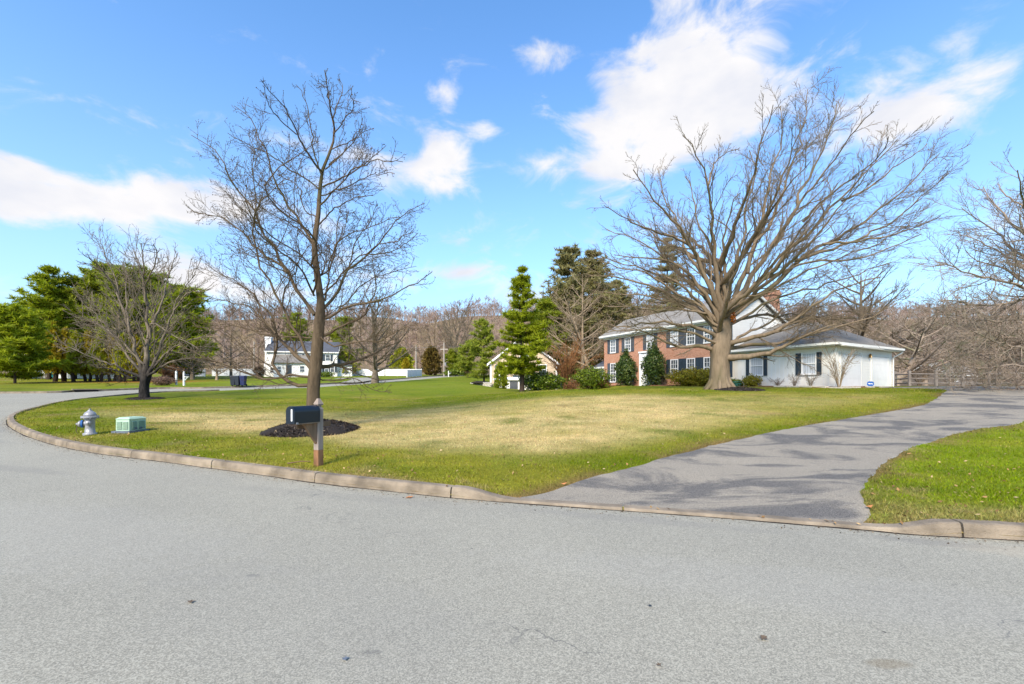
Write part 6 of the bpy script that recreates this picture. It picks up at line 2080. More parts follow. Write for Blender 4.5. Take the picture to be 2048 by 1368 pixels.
# ------------------------------------------------------------------ hydrant and utility box
def hydrant():
    b = ground_at(180, 869)
    s = (869 - 820) * b.y / F / .75
    root = empty('fire_hydrant', b, 'silver fire hydrant with a blue nozzle band near the curved kerb', 'fire hydrant')
    z = lambda h: h * s
    bar = MB(); bar.lathe([(.17 * s, z(-.1)), (.17 * s, z(.02)), (.165 * s, z(.045)), (.125 * s, z(.05)), (.118 * s, z(.2)), (.12 * s, z(.42)), (.135 * s, z(.47)), (.15 * s, z(.50))], b, 20)
    bar.build('barrel', M['silver'], root, True)
    fl = MB(); fl.lathe([(.15 * s, z(.50)), (.215 * s, z(.515)), (.215 * s, z(.555)), (.185 * s, z(.57))], b, 20); fl.build('flange', M['silver'], root)
    bo = MB(); bo.lathe([(.165 * s, z(.57)), (.15 * s, z(.62)), (.12 * s, z(.675)), (.07 * s, z(.71)), (.055 * s, z(.72)), (.055 * s, z(.745)), (.02 * s, z(.75))], b, 20); bo.build('bonnet', M['silver'], root, True)
    nt_ = MB(); nt_.lathe([(.03 * s, z(.75)), (.028 * s, z(.79))], b, 5); nt_.build('operating_nut', M['silver'], root)
    v = Vector((-.86, -.50, 0)).normalized()               # big nozzle faces left and towards the street
    c = b + Vector((0, 0, z(.33)))
    nz = MB(); nz.lathe([(.075 * s, .05 * s), (.085 * s, .15 * s)], c, 16, v); nz.build('nozzle_neck', M['silver'], root, True)
    bl = MB(); bl.lathe([(.10 * s, .15 * s), (.118 * s, .155 * s), (.118 * s, .19 * s), (.10 * s, .195 * s)], c, 18, v); bl.build('blue_band', M['blue'], root)
    cp = MB(); cp.lathe([(.1 * s, .195 * s), (.1 * s, .235 * s), (.06 * s, .27 * s), (.03 * s, .275 * s), (.03 * s, .315 * s)], c, 16, v); cp.build('nozzle_cap', M['silver'], root, True)
    for a in (1, -1):
        v2 = Vector((-v.y * a, v.x * a, 0))
        sn = MB(); sn.lathe([(.06 * s, .06 * s), (.062 * s, .15 * s), (.075 * s, .155 * s), (.075 * s, .19 * s), (.04 * s, .205 * s), (.022 * s, .21 * s), (.022 * s, .24 * s)], b + Vector((0, 0, z(.36))), 12, v2)
        sn.build('side_nozzle', M['silver'], root, True)
    ch = MB(); p0 = c + v * .29 * s
    ch.tube([tuple(p0 + Vector((0, 0, -.03))), tuple(p0 + v * .02 + Vector((0, 0, -.2 * s))), tuple(b + v * .28 * s + Vector((0, 0, .03)))], .008, 5); ch.build('chain', M['leaf_brown'], root)
    for k in range(8):
        a = k * math.pi / 4
        MB().lathe([(.016 * s, z(.485)), (.016 * s, z(.575))], b + Vector((math.cos(a), math.sin(a), 0)) * .19 * s, 6).build('bolt', M['silver'], root)


hydrant()


def utility_box():
    b = ground_at(262, 866)
    k = b.y / F
    root = empty('utility_box', b, 'pale green louvred utility box on a grey pad in the lawn', 'utility box')
    th = R(45)                                             # corner turned to the street
    away = Vector((b.x, b.y, 0)).normalized(); rt_ = Vector((away.y, -away.x, 0))
    e1 = -rt_ * math.cos(th) + away * math.sin(th); e2 = rt_ * math.sin(th) + away * math.cos(th)
    W1, W2 = .42, .54
    H = 31 * k - .05
    c = b + Vector((-.05, 0, 0))
    fr = lambda x, y, z: tuple(c + e1 * x + e2 * y + Vector((0, 0, z)))
    pd = MB(); pd.box(-.07, W1 + .07, -.07, W2 + .07, -.1, .055, fr); pd.build('pad', M['pad'], root)
    bd = MB(); bd.box(0, W1, 0, W2, .055, H, fr); bevel(bd.build('body', M['box_green'], root), .012, 2)
    ld = MB(); ld.hexa([fr(-.02, -.02, H - .005), fr(W1 + .02, -.02, H - .005), fr(W1 + .02, W2 + .02, H - .005), fr(-.02, W2 + .02, H - .005), fr(.05, .05, H + .05), fr(W1 - .05, .05, H + .05), fr(W1 - .05, W2 - .05, H + .05), fr(.05, W2 - .05, H + .05)])
    bevel(flip_fix(ld.build('lid', M['box_green'], root)), .012, 2)
    # louvres: left face is y=0 side (x along), right face is x=0 side (y along)
    n = 8
    for i in range(n):
        z = .1 + (H - .17) * (i + .5) / n; dz = (H - .17) / n
        for (a0, a1) in ((.035, W1 / 2 - .012), (W1 / 2 + .012, W1 - .035)):
            s = MB(); s.box(a0, a1, -.004, .002, z - dz * .42, z - dz * .05, fr); s.build('slot', M['slot'], root)
            s = MB(); s.hexa([fr(a0, -.028, z - dz * .04), fr(a1, -.028, z - dz * .04), fr(a1, .002, z - dz * .04), fr(a0, .002, z - dz * .04), fr(a0, -.006, z + dz * .4), fr(a1, -.006, z + dz * .4), fr(a1, .002, z + dz * .4), fr(a0, .002, z + dz * .4)])
            flip_fix(s.build('louvre', M['box_green'], root))
        for (a0, a1) in ((.07, W2 / 2 - .03), (W2 / 2 + .03, W2 - .04)):
            s = MB(); s.box(-.004, .002, a0, a1, z - dz * .42, z - dz * .05, fr); s.build('slot', M['slot'], root)
            s = MB(); s.hexa([fr(-.028, a0, z - dz * .04), fr(.002, a0, z - dz * .04), fr(.002, a1, z - dz * .04), fr(-.028, a1, z - dz * .04), fr(-.006, a0, z + dz * .4), fr(.002, a0, z + dz * .4), fr(.002, a1, z + dz * .4), fr(-.006, a1, z + dz * .4)])
            flip_fix(s.build('louvre', M['box_green'], root))
    for a in (W2 / 2 - .09, W2 / 2 + .07):
        s = MB(); s.box(-.045, .0, a - .025, a + .025, .09, .15, fr); s.build('padlock', M['pad'], root)


utility_box()


# ------------------------------------------------------------------ small things on the road
def leaf_on_road(px, py, size, mat, label, lift=.012, name='fallen_leaf'):
    x, y = ray_plane(px, py); z = float(plane_z(y)) + lift
    rng = np.random.default_rng(int(px))
    n = 11
    a = np.linspace(0, 2 * math.pi, n, endpoint=False) + rng.uniform(-.15, .15, n)
    r = size * (0.65 + .5 * (np.arange(n) % 2)) * rng.uniform(.8, 1.2, n)
    P = [(x + math.cos(q) * s, y + math.sin(q) * s * .8, z + abs(rng.normal(0, size * .12))) for q, s in zip(a, r)]
    mb = MB(); mb.add(P + [(x, y, z + size * .1)], tris=[(i, (i + 1) % n, n) for i in range(n)])
    o = mb.build(name, mat)
    tag(o, label, 'leaf')


leaf_on_road(818, 996, .055, M['leaf_dry'], 'orange dead leaf on the road below the long kerb stone')
leaf_on_road(381, 1206, .03, M['leaf_brown'], 'small tan leaf lying on the grey road, nearest the lower left corner')
leaf_on_road(1300, 1214, .018, M['bin'], 'black scrap flat on the road right of the middle')
leaf_on_road(1318, 1333, .02, M['leaf_brown'], 'tiny brown leaf near the bottom edge of the road')
leaf_on_road(1527, 1279, .03, M['leaf_brown'], 'pale brown leaf on the road below the driveway')
leaf_on_road(690, 1321, .022, M['pad'], 'dark grey chip on the road near the bottom edge')
p = ground_at(1738, 1019)
o = MB(); o.add([tuple(p + Vector(v)) for v in ((-.05, 0, .04), (.0, -.035, .03), (.055, 0, .06), (.0, .035, .03))], quads=[(0, 1, 2, 3)])
tag(o.build('fallen_leaf', M['leaf_dry']), 'orange dead leaf at the right corner of the driveway mouth', 'leaf')
p = ground_at(1128, 972)
o = MB(); o.add([tuple(p + Vector(v)) for v in ((-.05, 0, .04), (.0, -.035, .03), (.055, 0, .06), (.0, .035, .03))], quads=[(0, 1, 2, 3)])
tag(o.build('fallen_leaf', M['leaf_dry']), 'orange dead leaf in the grass at the left edge of the driveway', 'leaf')


def scatter_bits():
    rng = np.random.default_rng(77)
    n = 2600
    Y = 5.2 + 24 * rng.random(n) ** 1.5; X = (rng.random(n) * 2 - 1) * (1.2 * Y)
    ok = ~inside(road_poly, X, Y) & ~inside(drive_poly, X, Y); X, Y = X[ok], Y[ok]; n = len(X)
    p = np.column_stack([X, Y, terrain(X, Y) + .03]); m = leaf_faces(p, np.tile([0, 0, 1.0], (n, 1)), n, .026, rng, .5, .6)
    t = NT('leaf_litter'); g = t.n('ShaderNodeNewGeometry')
    t.principled(t.ramp(g.outputs['Random Per Island'], [(0, (.12, .07, .03)), (.6, (.30, .17, .07)), (1, (.52, .38, .2))]), .9, None, .1)
    m.build('leaf_litter', t.m, None, kind='stuff')
    n = 2600
    seg = kerb_line[kerb_line[:, 1] < 24]
    i = rng.integers(1, len(seg) - 1, n); T_ = seg[i] - seg[i - 1]; T_ /= np.linalg.norm(T_, axis=1, keepdims=True); nr = np.stack([-T_[:, 1], T_[:, 0]], 1)
    q = seg[i] + T_ * rng.uniform(-.15, .15, (n, 1)) + nr * (np.abs(rng.normal(0, .13, (n, 1))) + .015)
    p = np.column_stack([q, plane_z(q[:, 1]) + .008]); m = leaf_faces(p, np.tile([0, 0, 1.0], (n, 1)), n, .011, rng, .4, .7)
    t = NT('gutter_grit'); g = t.n('ShaderNodeNewGeometry')
    t.principled(t.ramp(g.outputs['Random Per Island'], [(0, (.03, .025, .02)), (.6, (.14, .1, .06)), (1, (.38, .3, .2))]), .9, None, .1)
    m.build('gutter_grit', t.m, None, kind='stuff')


scatter_bits()


# security sign by the garage
def yard_sign():
    us_ = (D0 - C0).normalized(); a_ = C0 - Vector((-us_.y, us_.x, 0)) * .9; k_ = (1741 - 1024) / F
    p = a_ + us_ * ((k_ * a_.y - a_.x) / (us_.x - k_ * us_.y)); p.z = GZ - .08
    px = 1741
    root = empty('yard_sign', p, 'blue shield shaped yard sign in front of the garage wall', 'sign')
    hw, h = .19, .34
    pts = [(-.5, .25), (-.42, .9), (-.05, 1.0), (0, .93), (.05, 1.0), (.42, .9), (.5, .25), (.2, .0), (0, -.05), (-.2, 0)]
    d = Vector((.77, -.63, 0)); nn = Vector((-.63, -.77, 0))
    q = [tuple(p + d * (a * hw * 2) + Vector((0, 0, .10 + b * h))) for a, b in pts]
    mb = MB(); mb.prism(q, nn * .025); flip_fix(mb.build('sign_face', M['sign_blue'], root))
    q2 = [tuple(p + nn * .03 + d * (a * hw * 2) + Vector((0, 0, .10 + b * h))) for a, b in [(-.34, .55), (-.22, .66), (0, .56), (.2, .62), (.34, .48), (.3, .38), (.1, .48), (-.1, .4), (-.25, .46)]]
    mb = MB(); mb.prism(q2, nn * .004); flip_fix(mb.build('pale_mark', M['white'], root))
    mb = MB(); mb.tube([tuple(p + Vector((0, 0, -.2))), tuple(p + Vector((0, 0, .3)))], .02, 6); mb.build('stake', M['pad'], root)


yard_sign()
p = by_wall(C0, 1472, 1.5, GZ)
mb = MB(); mb.tube([tuple(p + Vector((math.cos(a) * .36, math.sin(a) * .36, .02 + .012 * i))) for i, a in enumerate(np.linspace(0, 12.6, 34))], .025, 6)
tag(mb.build('garden_hose', M['green_hose']), 'green coil of garden hose on the grass right of the big trunk', 'hose')


# ------------------------------------------------------------------ fences
def rail_fence():
    root = empty('rail_fence', on(1850, 40), 'weathered post and rail fence behind the end of the driveway', 'fence')
    pts = [on(1790, 43), on(1819, 41.0), on(1872, 39.5), on(1925, 38.6), on(1978, 38.0), on(2035, 37.5), on(2095, 37.2)]
    for p in pts:
        mb = MB(); mb.box(p.x - .11, p.x + .11, p.y - .09, p.y + .09, p.z - .3, p.z + 1.42); bevel(mb.build('post', M['tan_fence'], root), .02, 1)
    for a, b in zip(pts[:-1], pts[1:]):
        for h in (.25, .68, 1.1):
            mb = MB(); dz = random.uniform(-.04, .04)
            mb.tube([(a.x, a.y, a.z + h + dz), ((a.x + b.x) / 2, (a.y + b.y) / 2, (a.z + b.z) / 2 + h), (b.x, b.y, b.z + h - dz)], [.055, .075, .055], 6); mb.build('rail', M['tan_fence'], root)


rail_fence()


def white_fence(pts, h, label, board=.6):
    root = empty('white_fence', pts[0], label, 'fence')
    for a, b in zip(pts[:-1], pts[1:]):
        d = (b - a); d.z = 0; L = d.length; u = d.normalized(); n = max(1, round(L / 2.4))
        for i in range(n + 1):
            p = a + (b - a) * (i / n); z = tz(p.x, p.y)
            mb = MB(); mb.box(p.x - .07, p.x + .07, p.y - .07, p.y + .07, z - .2, z + h + .12); mb.build('post', M['white'], root)
        for i in range(n):
            p = a + (b - a) * (i / n); q = a + (b - a) * ((i + 1) / n); z0, z1 = tz(p.x, p.y), tz(q.x, q.y)
            nv = Vector((-u.y, u.x, 0)) * .02
            for r0, r1 in ((.05, h),):
                mb = MB(); mb.hexa([tuple(Vector((v.x, v.y, zz + r)) + s) for r in (r0, r1) for v, zz, s in ((p, z0, -nv), (q, z1, -nv), (q, z1, nv), (p, z0, nv))]); mb.build('panel', M['white'], root)
            mb = MB(); nv2 = nv * 2
            mb.hexa([tuple(Vector((v.x, v.y, zz + r)) + s) for r in (h + .001, h + .08) for v, zz, s in ((p, z0, -nv2), (q, z1, -nv2), (q, z1, nv2), (p, z0, nv2))]); mb.build('top_rail', M['white'], root)


white_fence([on(705, 98), on(770, 98), on(843, 98)], 1.45, 'white board fence running right from the white house')
white_fence([on(814, 84), on(843, 96)], 1.35, 'white picket run turning towards the street by the bend')
white_fence([on(425, 96), on(480, 96), on(527, 96)], 1.5, 'white board fence left of the white house behind small bare trees')
white_fence([on(62, 74), on(105, 74), on(170, 74), on(240, 74)], 1.6, 'white fence glimpsed behind the trunks of the cedar row')
white_fence([on(360, 92), on(410, 92)], 1.4, 'short white fence run behind the small dark trunked tree')


def slide():
    p = on(98, 71); root = empty('playground_slide', p, 'teal slide beside the white fence at the far left', 'slide')
    mb = MB(); mb.hexa([tuple(p + Vector(v)) for v in ((-.8, -.3, 1.5), (1.1, -.3, .15), (1.1, .3, .15), (-.8, .3, 1.5), (-.8, -.3, 1.62), (1.1, -.3, .27), (1.1, .3, .27), (-.8, .3, 1.62))])
    for s in (-.32, .3): mb.hexa([tuple(p + Vector(v)) for v in ((-.8, s, 1.6), (1.1, s, .25), (1.1, s + .03, .25), (-.8, s + .03, 1.6), (-.8, s, 1.85), (1.1, s, .5), (1.1, s + .03, .5), (-.8, s + .03, 1.85))])
    mb.build('chute', M['teal'], root)
    for s in (-.3, .3):
        mb = MB(); mb.tube([tuple(p + Vector((-.85, s, -.1))), tuple(p + Vector((-.85, s, 2.0)))], .05, 6); mb.build('leg', M['wood_brown'], root)
    for z in (.4, .8, 1.2):
        mb = MB(); mb.tube([tuple(p + Vector((-.85, -.3, z))), tuple(p + Vector((-.85, .3, z)))], .03, 6); mb.build('rung', M['wood_brown'], root)


slide()


# ------------------------------------------------------------------ bins, far mailboxes, poles
def bin_(px, Y, mat, label, rz):
    p = on(px, Y)
    root = empty('trash_bin', p, label, 'trash bin', 'bins at the side street', rz=rz)
    fr = lambda x, y, z: (x, y, z)
    b = MB(); b.hexa([(-.18, -.24, .08), (.18, -.24, .08), (.18, .24, .08), (-.18, .24, .08), (-.23, -.32, .95), (.23, -.32, .95), (.23, .32, .95), (-.23, .32, .95)])
    o = bevel(link('body', b.mesh('body', mat), root, None, False), .02, 1)
    l = MB(); l.hexa([(-.245, -.36, .955), (.245, -.36, .955), (.245, .34, .955), (-.245, .34, .955), (-.22, -.3, 1.05), (.22, -.3, 1.05), (.22, .3, 1.08), (-.22, .3, 1.08)])
    bevel(link('lid', l.mesh('lid', mat), root, None, False), .015, 1)
    for s in (-.2, .2):
        w = MB(); w.lathe([(.11, -.03), (.11, .03)], (s, .27, .11), 10, (1, 0, 0)); link('wheel', w.mesh('wheel', M['black']), root, None, False)
    h = MB(); h.tube([(-.22, .36, .93), (-.22, .42, .95), (.22, .42, .95), (.22, .36, .93)], .018, 6); link('handle', h.mesh('handle', mat), root, None, False)


for px, mt, lab, rz in ((467, 'bin', 'dark grey wheeled bin, left of three by the side street', .2), (477, 'bin', 'dark grey wheeled bin, middle of three by the side street', -.1), (486.5, 'bin_blue', 'navy wheeled bin, right of three by the side street', .15)):
    g = ground_at(px, 775.5, 30); g = Vector((g.x, g.y, 0))
    bin_(px, 44.5, M[mt], lab, rz)


def post_box(px, Y, H, label, box=True):
    p = on(px, Y); root = empty('post_mailbox', p, label, 'mailbox')
    mb = MB(); mb.box(p.x - .07, p.x + .07, p.y - .07, p.y + .07, p.z - .2, p.z + H); mb.lathe([(.1, H), (.02, H + .12)], p, 4); mb.build('post', M['white'], root)
    if box:
        a = MB(); a.box(p.x + .07, p.x + .55, p.y - .05, p.y + .05, p.z + H * .62, p.z + H * .68); a.tube([(p.x + .07, p.y, p.z + .5), (p.x + .4, p.y, p.z + H * .62)], .04, 4); a.build('bracket', M['white'], root)
        b = MB(); sec = [(-.1, 0), (.1, 0)] + [(.1 * math.cos(t), .12 + .1 * math.sin(t)) for t in np.linspace(0, math.pi, 9)]
        b.prism([(p.x + .1, p.y + y, p.z + H * .68 + z) for y, z in sec], (.48, 0, 0)); flip_fix(b.build('body', M['metal_dark'], root))
    return root


post_box(368, 46.0, 1.42, 'white post mailbox with a dark box beyond the side street')
r_ = post_box(352.5, 47.5, 1.5, 'plain white marker post beside the low brown clipped shrub', False); r_['category'] = 'post'
post_box(897, 92, 1.1, 'tiny dark mailbox at the bend at the end of the street')


def utility_pole(px, Y, top, label, cross=False):
    p = on(px, Y); H = zpix(top, Y) - p.z
    root = empty('utility_pole', p, label, 'utility pole', 'utility poles at the end of the street')
    mb = MB(); mb.tube([(p.x, p.y, p.z - .3), (p.x, p.y, p.z + H)], [.17, .12], 8); mb.build('pole', M['pole'], root)
    if cross:
        c = MB(); c.box(p.x - .9, p.x + .9, p.y - .05, p.y + .05, p.z + H * .78, p.z + H * .81); c.build('crossarm', M['pole'], root)
        t = MB(); t.lathe([(.2, 0), (.2, .75)], p + Vector((.32, 0, H * .3)), 10); t.build('transformer', M['silver'], root)
        a = MB(); a.tube([(p.x, p.y, p.z + H * .45), (p.x + .8, p.y, p.z + H * .5)], .03, 6); a.build('bracket', M['pole'], root)
    return p + Vector((0, 0, H))


q0 = utility_pole(832, 102, 690, 'left utility pole, in front of the olive evergreen')
q1 = utility_pole(888, 102, 685, 'right utility pole with a small transformer near the street bend', True)
q2 = utility_pole(508, 104, 682, 'utility pole left of the white house chimney')


def wire(a, b, sag, label):
    n = 12; pts = [tuple(a + (b - a) * (i / n) + Vector((0, 0, -sag * 4 * (i / n) * (1 - i / n)))) for i in range(n + 1)]
    mb = MB(); mb.tube(pts, .02, 4); tag(mb.build('power_line', M['pad']), label, 'power line')


wire(q0 + Vector((0, 0, -.5)), q1 + Vector((0, 0, -.7)), .25, 'wire between the two poles at the end of the street')
wire(q2 + Vector((0, 0, -.5)), q0 + Vector((0, 0, -.5)), .6, 'long wire passing behind the white house to the left pole')
wire(q1 + Vector((0, 0, -.7)), q1 + Vector((16, 6, -1.2)), .3, 'wire leaving the right pole towards the pines')


# ------------------------------------------------------------------ distant houses
def simple_window(fr, x0, x1, z0, z1, root, sh=None, outw=-1):
    f = MB(); t = .09
    y0, y1 = (-.06, .01)
    f.box(x0, x1, y0, y1, z1 - t, z1, fr); f.box(x0, x1, y0, y1, z0, z0 + t, fr); f.box(x0, x0 + t, y0, y1, z0 + t, z1 - t, fr); f.box(x1 - t, x1, y0, y1, z0 + t, z1 - t, fr)
    f.box(x0 + t, x1 - t, y0 + .01, y1 - .005, (z0 + z1) / 2 - .03, (z0 + z1) / 2 + .03, fr)
    w = f.build('window', M['white'], root)
    g = MB(); g.box(x0 + t, x1 - t, -.015, .008, z0 + t, (z0 + z1) / 2 - .03, fr); g.box(x0 + t, x1 - t, -.015, .008, (z0 + z1) / 2 + .03, z1 - t, fr)
    uv_box(flip_fix(g.build('pane', M['glass'], w)))
    if sh:
        for a, b in ((x0 - .45, x0 - .03), (x1 + .03, x1 + .45)):
            s = MB(); s.box(a, b, -.05, .005, z0, z1, fr); s.build('shutter', M['shutter'], root)


def gable_house(root, fr, L, D, H, rise, wall, roof, oh=.35):
    w = MB(); w.box(0, L, 0, D, -.5, H, fr)
    a = Vector(fr(0, 0, 0)); ux_ = (Vector(fr(1, 0, 0)) - a)
    w.prism([fr(L - .2, 0, H), fr(L - .2, D, H), fr(L - .2, D / 2, H + rise)], ux_ * .2)
    w.prism([fr(0, 0, H), fr(0, D, H), fr(0, D / 2, H + rise)], ux_ * .2)
    flip_fix(w.build('wall', wall, root))
    sl = rise / (D / 2); r = MB()
    for e, m in ((-oh, D / 2), (D + oh, D / 2)):
        pts = [fr(-oh, e, H - oh * sl + .03), fr(L + oh, e, H - oh * sl + .03), fr(L + oh, m, H + rise + .03), fr(-oh, m, H + rise + .03)]
        r.hexa(pts + [tuple(Vector(p) + Vector((0, 0, .16))) for p in pts])
    ro = flip_fix(r.build('roof', roof, root))
    g = MB(); g.box(-oh, L + oh, -oh - .08, -oh, H - oh * sl - .02, H - oh * sl + .2, fr); g.build('gutter', M['trim'], root)
    for xe in (-oh - .03, L + oh - .02):
        k = MB()
        for e in (-oh, D + oh):
            k.hexa([fr(xe, e, H - oh * sl - .05), fr(xe + .05, e, H - oh * sl - .05), fr(xe + .05, D / 2, H + rise - .05), fr(xe, D / 2, H + rise - .05),
                    fr(xe, e, H - oh * sl + .2), fr(xe + .05, e, H - oh * sl + .2), fr(xe + .05, D / 2, H + rise + .2), fr(xe, D / 2, H + rise + .2)])
        flip_fix(k.build('rake_board', M['trim'], root))
    return ro


def white_house():
    Y0 = 88.0
    p0 = on(533, Y0); p0.z = zpix(751, Y0)
    root = empty('white_house', p0, 'white two storey house with a dark roof and white end chimney', 'house')
    fr, u, n = frame(Vector((p0.x, p0.y, 0)), Vector((1, .28, 0)), p0.z)
    L = 13.2
    gable_house(root, fr, L, 8.0, 4.9, 2.3, M['white_wall'], M['roof_dark'])
    for x in (6.0, 8.5, 11.4):
        simple_window(fr, x - .5, x + .5, 3.05, 4.4, root, True)
    for x in (3.2, 11.2, 12.3):
        simple_window(fr, x - .42, x + .42, .7, 2.2, root, x > 10)
    simple_window(fr, .6, 1.6, .5, 1.6, root)
    # projecting garage gable with the grey roof
    fr2 = lambda x, y, z: fr(x + 2.0, y - 3.2, z)
    w = MB(); w.box(0, 6.6, .0, 3.2, -.5, 2.4, fr2); w.build('front_room', M['white_wall'], root)
    r = MB(); r.hexa([fr2(-.4, -.4, 2.35), fr2(7.0, -.4, 2.35), fr2(7.0, 3.19, 4.05), fr2(-.4, 3.19, 4.05), fr2(-.4, -.4, 2.5), fr2(7.0, -.4, 2.5), fr2(7.0, 3.19, 4.2), fr2(-.4, 3.19, 4.2)])
    flip_fix(r.build('front_roof', M['roof'], root))
    simple_window(fr2, .6, 1.4, .5, 1.8, root); simple_window(fr2, 4.6, 5.6, .6, 1.9, root)
    d = MB(); d.box(2.2, 3.2, -.05, .01, -.1, 2.0, fr2); d.build('door', M['shutter'], root)
    # chimney on the left end
    c = MB(); c.hexa([fr(-.95, 2.0, -.5), fr(-.01, 2.0, -.5), fr(-.01, 4.4, -.5), fr(-.95, 4.4, -.5), fr(-.95, 2.0, 2.6), fr(-.01, 2.0, 2.6), fr(-.01, 4.4, 2.6), fr(-.95, 4.4, 2.6)])
    c.box(-.9, .2, 2.5, 3.9, 2.601, 7.7, fr); c.box(-1.0, .3, 2.4, 4.0, 7.701, 8.0, fr)
    flip_fix(c.build('chimney', M['white'], root))
    # right hand low annexe
    fr3 = lambda x, y, z: fr(L + x, y + 1.2, z)
    w = MB(); w.box(.01, 2.8, 0, 5.0, -.5, 2.2, fr3); w.build('annexe', M['white_wall'], root)
    r = MB(); r.hexa([fr3(.02, -.3, 2.15), fr3(3.1, -.3, 2.15), fr3(3.1, 5.3, 2.15), fr3(.02, 5.3, 2.15), fr3(.02, -.3, 3.6), fr3(.5, -.3, 3.5), fr3(.5, 5.3, 3.5), fr3(.02, 5.3, 3.6)])
    flip_fix(r.build('annexe_roof', M['roof_dark'], root))
    simple_window(fr3, .9, 2.2, .4, 1.8, root)


white_house()


def neighbour_drive():
    a = [ray_plane(640, 769.5), ray_plane(700, 767.5)]
    pts = np.array([(-21.2, 54.5), (-19.4, 57.0), (-24.0, 78), (-30, 80), (-30, 74), (-25.5, 70)])
    pts = resample(np.vstack([catmull(np.vstack([pts, pts[:1]]), 6)]), 1.0)[:-1]
    z = terrain(pts[:, 0], pts[:, 1]) + .03
    mb = MB(); c = pts.mean(0); n = len(pts)
    mb.add(np.vstack([np.column_stack([pts, z]), [[c[0], c[1], float(terrain(c[0], c[1])) + .05]]]), tris=[(i, (i + 1) % n, n) for i in range(n)])
    flip_fix(mb.build('neighbour_driveway', M['road'], None, kind='structure'))


neighbour_drive()


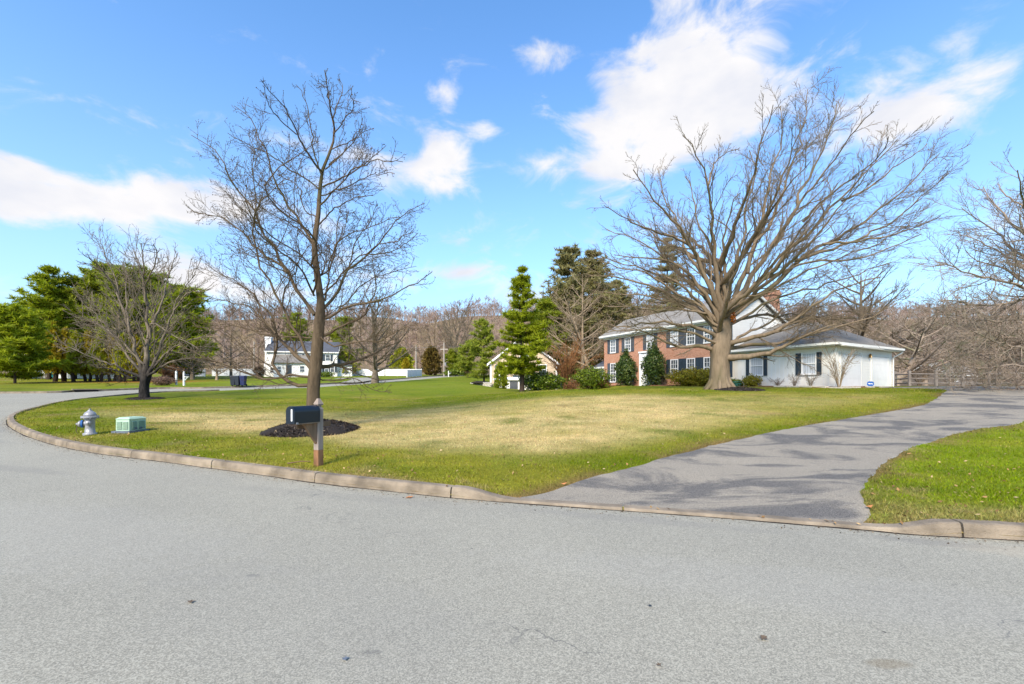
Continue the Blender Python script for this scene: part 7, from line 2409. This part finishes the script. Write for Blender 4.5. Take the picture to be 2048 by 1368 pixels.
def peach_house():
    Y0 = 60.0
    p0 = on(981, Y0); p0.z = 1.1
    root = empty('peach_house', p0, 'peach coloured house with white trim half hidden behind the green pine', 'house')
    # gable towards the camera: x to the right
    fr, u, n = frame(Vector((p0.x, p0.y, 0)), Vector((1, -.15, 0)), p0.z)
    W, D = 9.0, 11.0; H = 3.6; rise = 3.4
    w = MB(); w.box(0, W, 0, D, -.5, H, fr); w.prism([fr(0, 0, H), fr(W, 0, H), fr(W / 2, 0, H + rise)], n * D)
    flip_fix(w.build('wall', M['cream'], root))
    r = MB(); sl = rise / (W / 2)
    for e in (-.4, W + .4):
        pts = [fr(e, -.4, H - .4 * sl + .03), fr(e, D + .3, H - .4 * sl + .03), fr(W / 2, D + .3, H + rise + .03), fr(W / 2, -.4, H + rise + .03)]
        r.hexa(pts + [tuple(Vector(p) + Vector((0, 0, .18))) for p in pts])
    flip_fix(r.build('roof', M['roof'], root))
    k = MB()
    for e in (-.4, W + .4):
        k.hexa([fr(e, -.46, H - .4 * sl - .1), fr(e, -.40, H - .4 * sl - .1), fr(W / 2, -.40, H + rise - .1), fr(W / 2, -.46, H + rise - .1), fr(e, -.46, H - .4 * sl + .2), fr(e, -.40, H - .4 * sl + .2), fr(W / 2, -.40, H + rise + .2), fr(W / 2, -.46, H + rise + .2)])
    flip_fix(k.build('rake_board', M['white'], root))
    simple_window(fr, 4.0, 5.2, 4.0, 5.4, root); simple_window(fr, 1.2, 2.3, 1.6, 2.9, root); simple_window(fr, 6.6, 7.7, 2.0, 3.4, root)
    # arched window
    a = MB(); a.prism([fr(1.3 + .75 * math.cos(t), -.03, 3.1 + .45 * math.sin(t)) for t in np.linspace(0, 2 * math.pi, 18, endpoint=False)], n * .02); uv_box(flip_fix(a.build('oval_window', M['glass'], root)))
    cb = MB(); cb.box(-.06, .14, -.06, .02, -.4, H - .1, fr); cb.box(W - .14, W + .06, -.06, .02, -.4, H - .1, fr); cb.build('corner_board', M['white'], root)
    # porch gable with its own white rake
    fr2 = lambda x, y, z: fr(x + 2.2, y - 2.2, z)
    w = MB(); w.box(0, 3.4, 0, 2.19, -.5, 2.5, fr2); w.prism([fr2(0, 0, 2.5), fr2(3.4, 0, 2.5), fr2(1.7, 0, 3.8)], n * 2.19); flip_fix(w.build('porch', M['cream'], root))
    k = MB()
    for e in (-.3, 3.7):
        k.hexa([fr2(e, -.3, 2.25), fr2(e, 2.19, 2.25), fr2(1.7, 2.19, 3.85), fr2(1.7, -.3, 3.85), fr2(e, -.3, 2.45), fr2(e, 2.19, 2.45), fr2(1.7, 2.19, 4.05), fr2(1.7, -.3, 4.05)])
    flip_fix(k.build('porch_roof', M['white'], root))
    d = MB(); d.box(1.2, 2.2, -.05, .01, -.2, 1.9, fr2); d.build('door', M['shutter'], root)
    # white low garage in front
    g0 = on(990, 50); g0.z = .95
    g = empty('white_shed', g0, 'small white flat fronted shed behind the lawn crest under the pine', 'shed')
    fg, ug, ng = frame(Vector((g0.x, g0.y, 0)), Vector((1, -.1, 0)), g0.z)
    w = MB(); w.box(0, 5.2, 0, 4, -.5, 1.35, fg); w.build('wall', M['white_wall'], g)
    r = MB(); r.hexa([fg(-.2, -.25, 1.33), fg(5.4, -.25, 1.33), fg(5.4, 4.2, 1.6), fg(-.2, 4.2, 1.6), fg(-.2, -.25, 1.47), fg(5.4, -.25, 1.47), fg(5.4, 4.2, 1.75), fg(-.2, 4.2, 1.75)]); r.build('roof', M['white'], g)
    for i in range(14):
        b = MB(); b.box(.15 + i * .36, .19 + i * .36, -.02, .0, -.3, 1.3, fg); b.build('batten', M['white'], g)
    d = MB(); d.box(1.7, 2.6, -.04, .01, -.3, 1.2, fg); d.build('door', M['shutter_grey'], g)


peach_house()


def grey_roof_house():
    Y0 = 62; p0 = on(1895, Y0); p0.z = tz(p0.x, p0.y) + .0
    root = empty('grey_roof_building', p0, 'small building with a pale grey roof behind the rail fence at right', 'building')
    fr, u, n = frame(Vector((p0.x, p0.y, 0)), Vector((1, .25, 0)), p0.z)
    gable_house(root, lambda x, y, z: fr(x, y, z), 6.0, 5.0, 1.5, 1.7, M['tan_fence'], M['roof_light'])
    simple_window(fr, 1.2, 2.0, .5, 1.2, root)


grey_roof_house()


def stone_wall():
    root = empty('stone_wall', on(962, 52), 'low stone retaining wall with dark mulch at the lawn edge left of the shed', 'wall')
    a = on(945, 54); b = on(986, 50)
    rng = random.Random(4)
    for r in range(3):
        n = 8
        for i in range(n):
            t = (i + (r % 2) * .5) / n
            p = a + (b - a) * min(1, t); z = min(a.z, b.z) + .0 + r * .17
            w = (b - a).length / n * .5 * .94
            d = (b - a).normalized(); q = Vector((-d.y, d.x, 0)) * (.16 + rng.uniform(-.02, .02))
            mb = MB(); mb.hexa([tuple(Vector((p.x, p.y, z + zz)) + d * (s * w) + q * t2) for zz in (0, .16) for s, t2 in ((-1, -1), (1, -1), (1, 1), (-1, 1))])
            bevel(mb.build('stone', M['stone'], root), .02, 1)
    mb = MB(); mid = (a + b) / 2
    mb.lathe([(1.3, 0), (1.0, .18), (.3, .26)], Vector((mid.x - .2, mid.y + .7, min(a.z, b.z) + .42)), 14); mb.build('mulch_top', M['mulch'], root, True)


stone_wall()
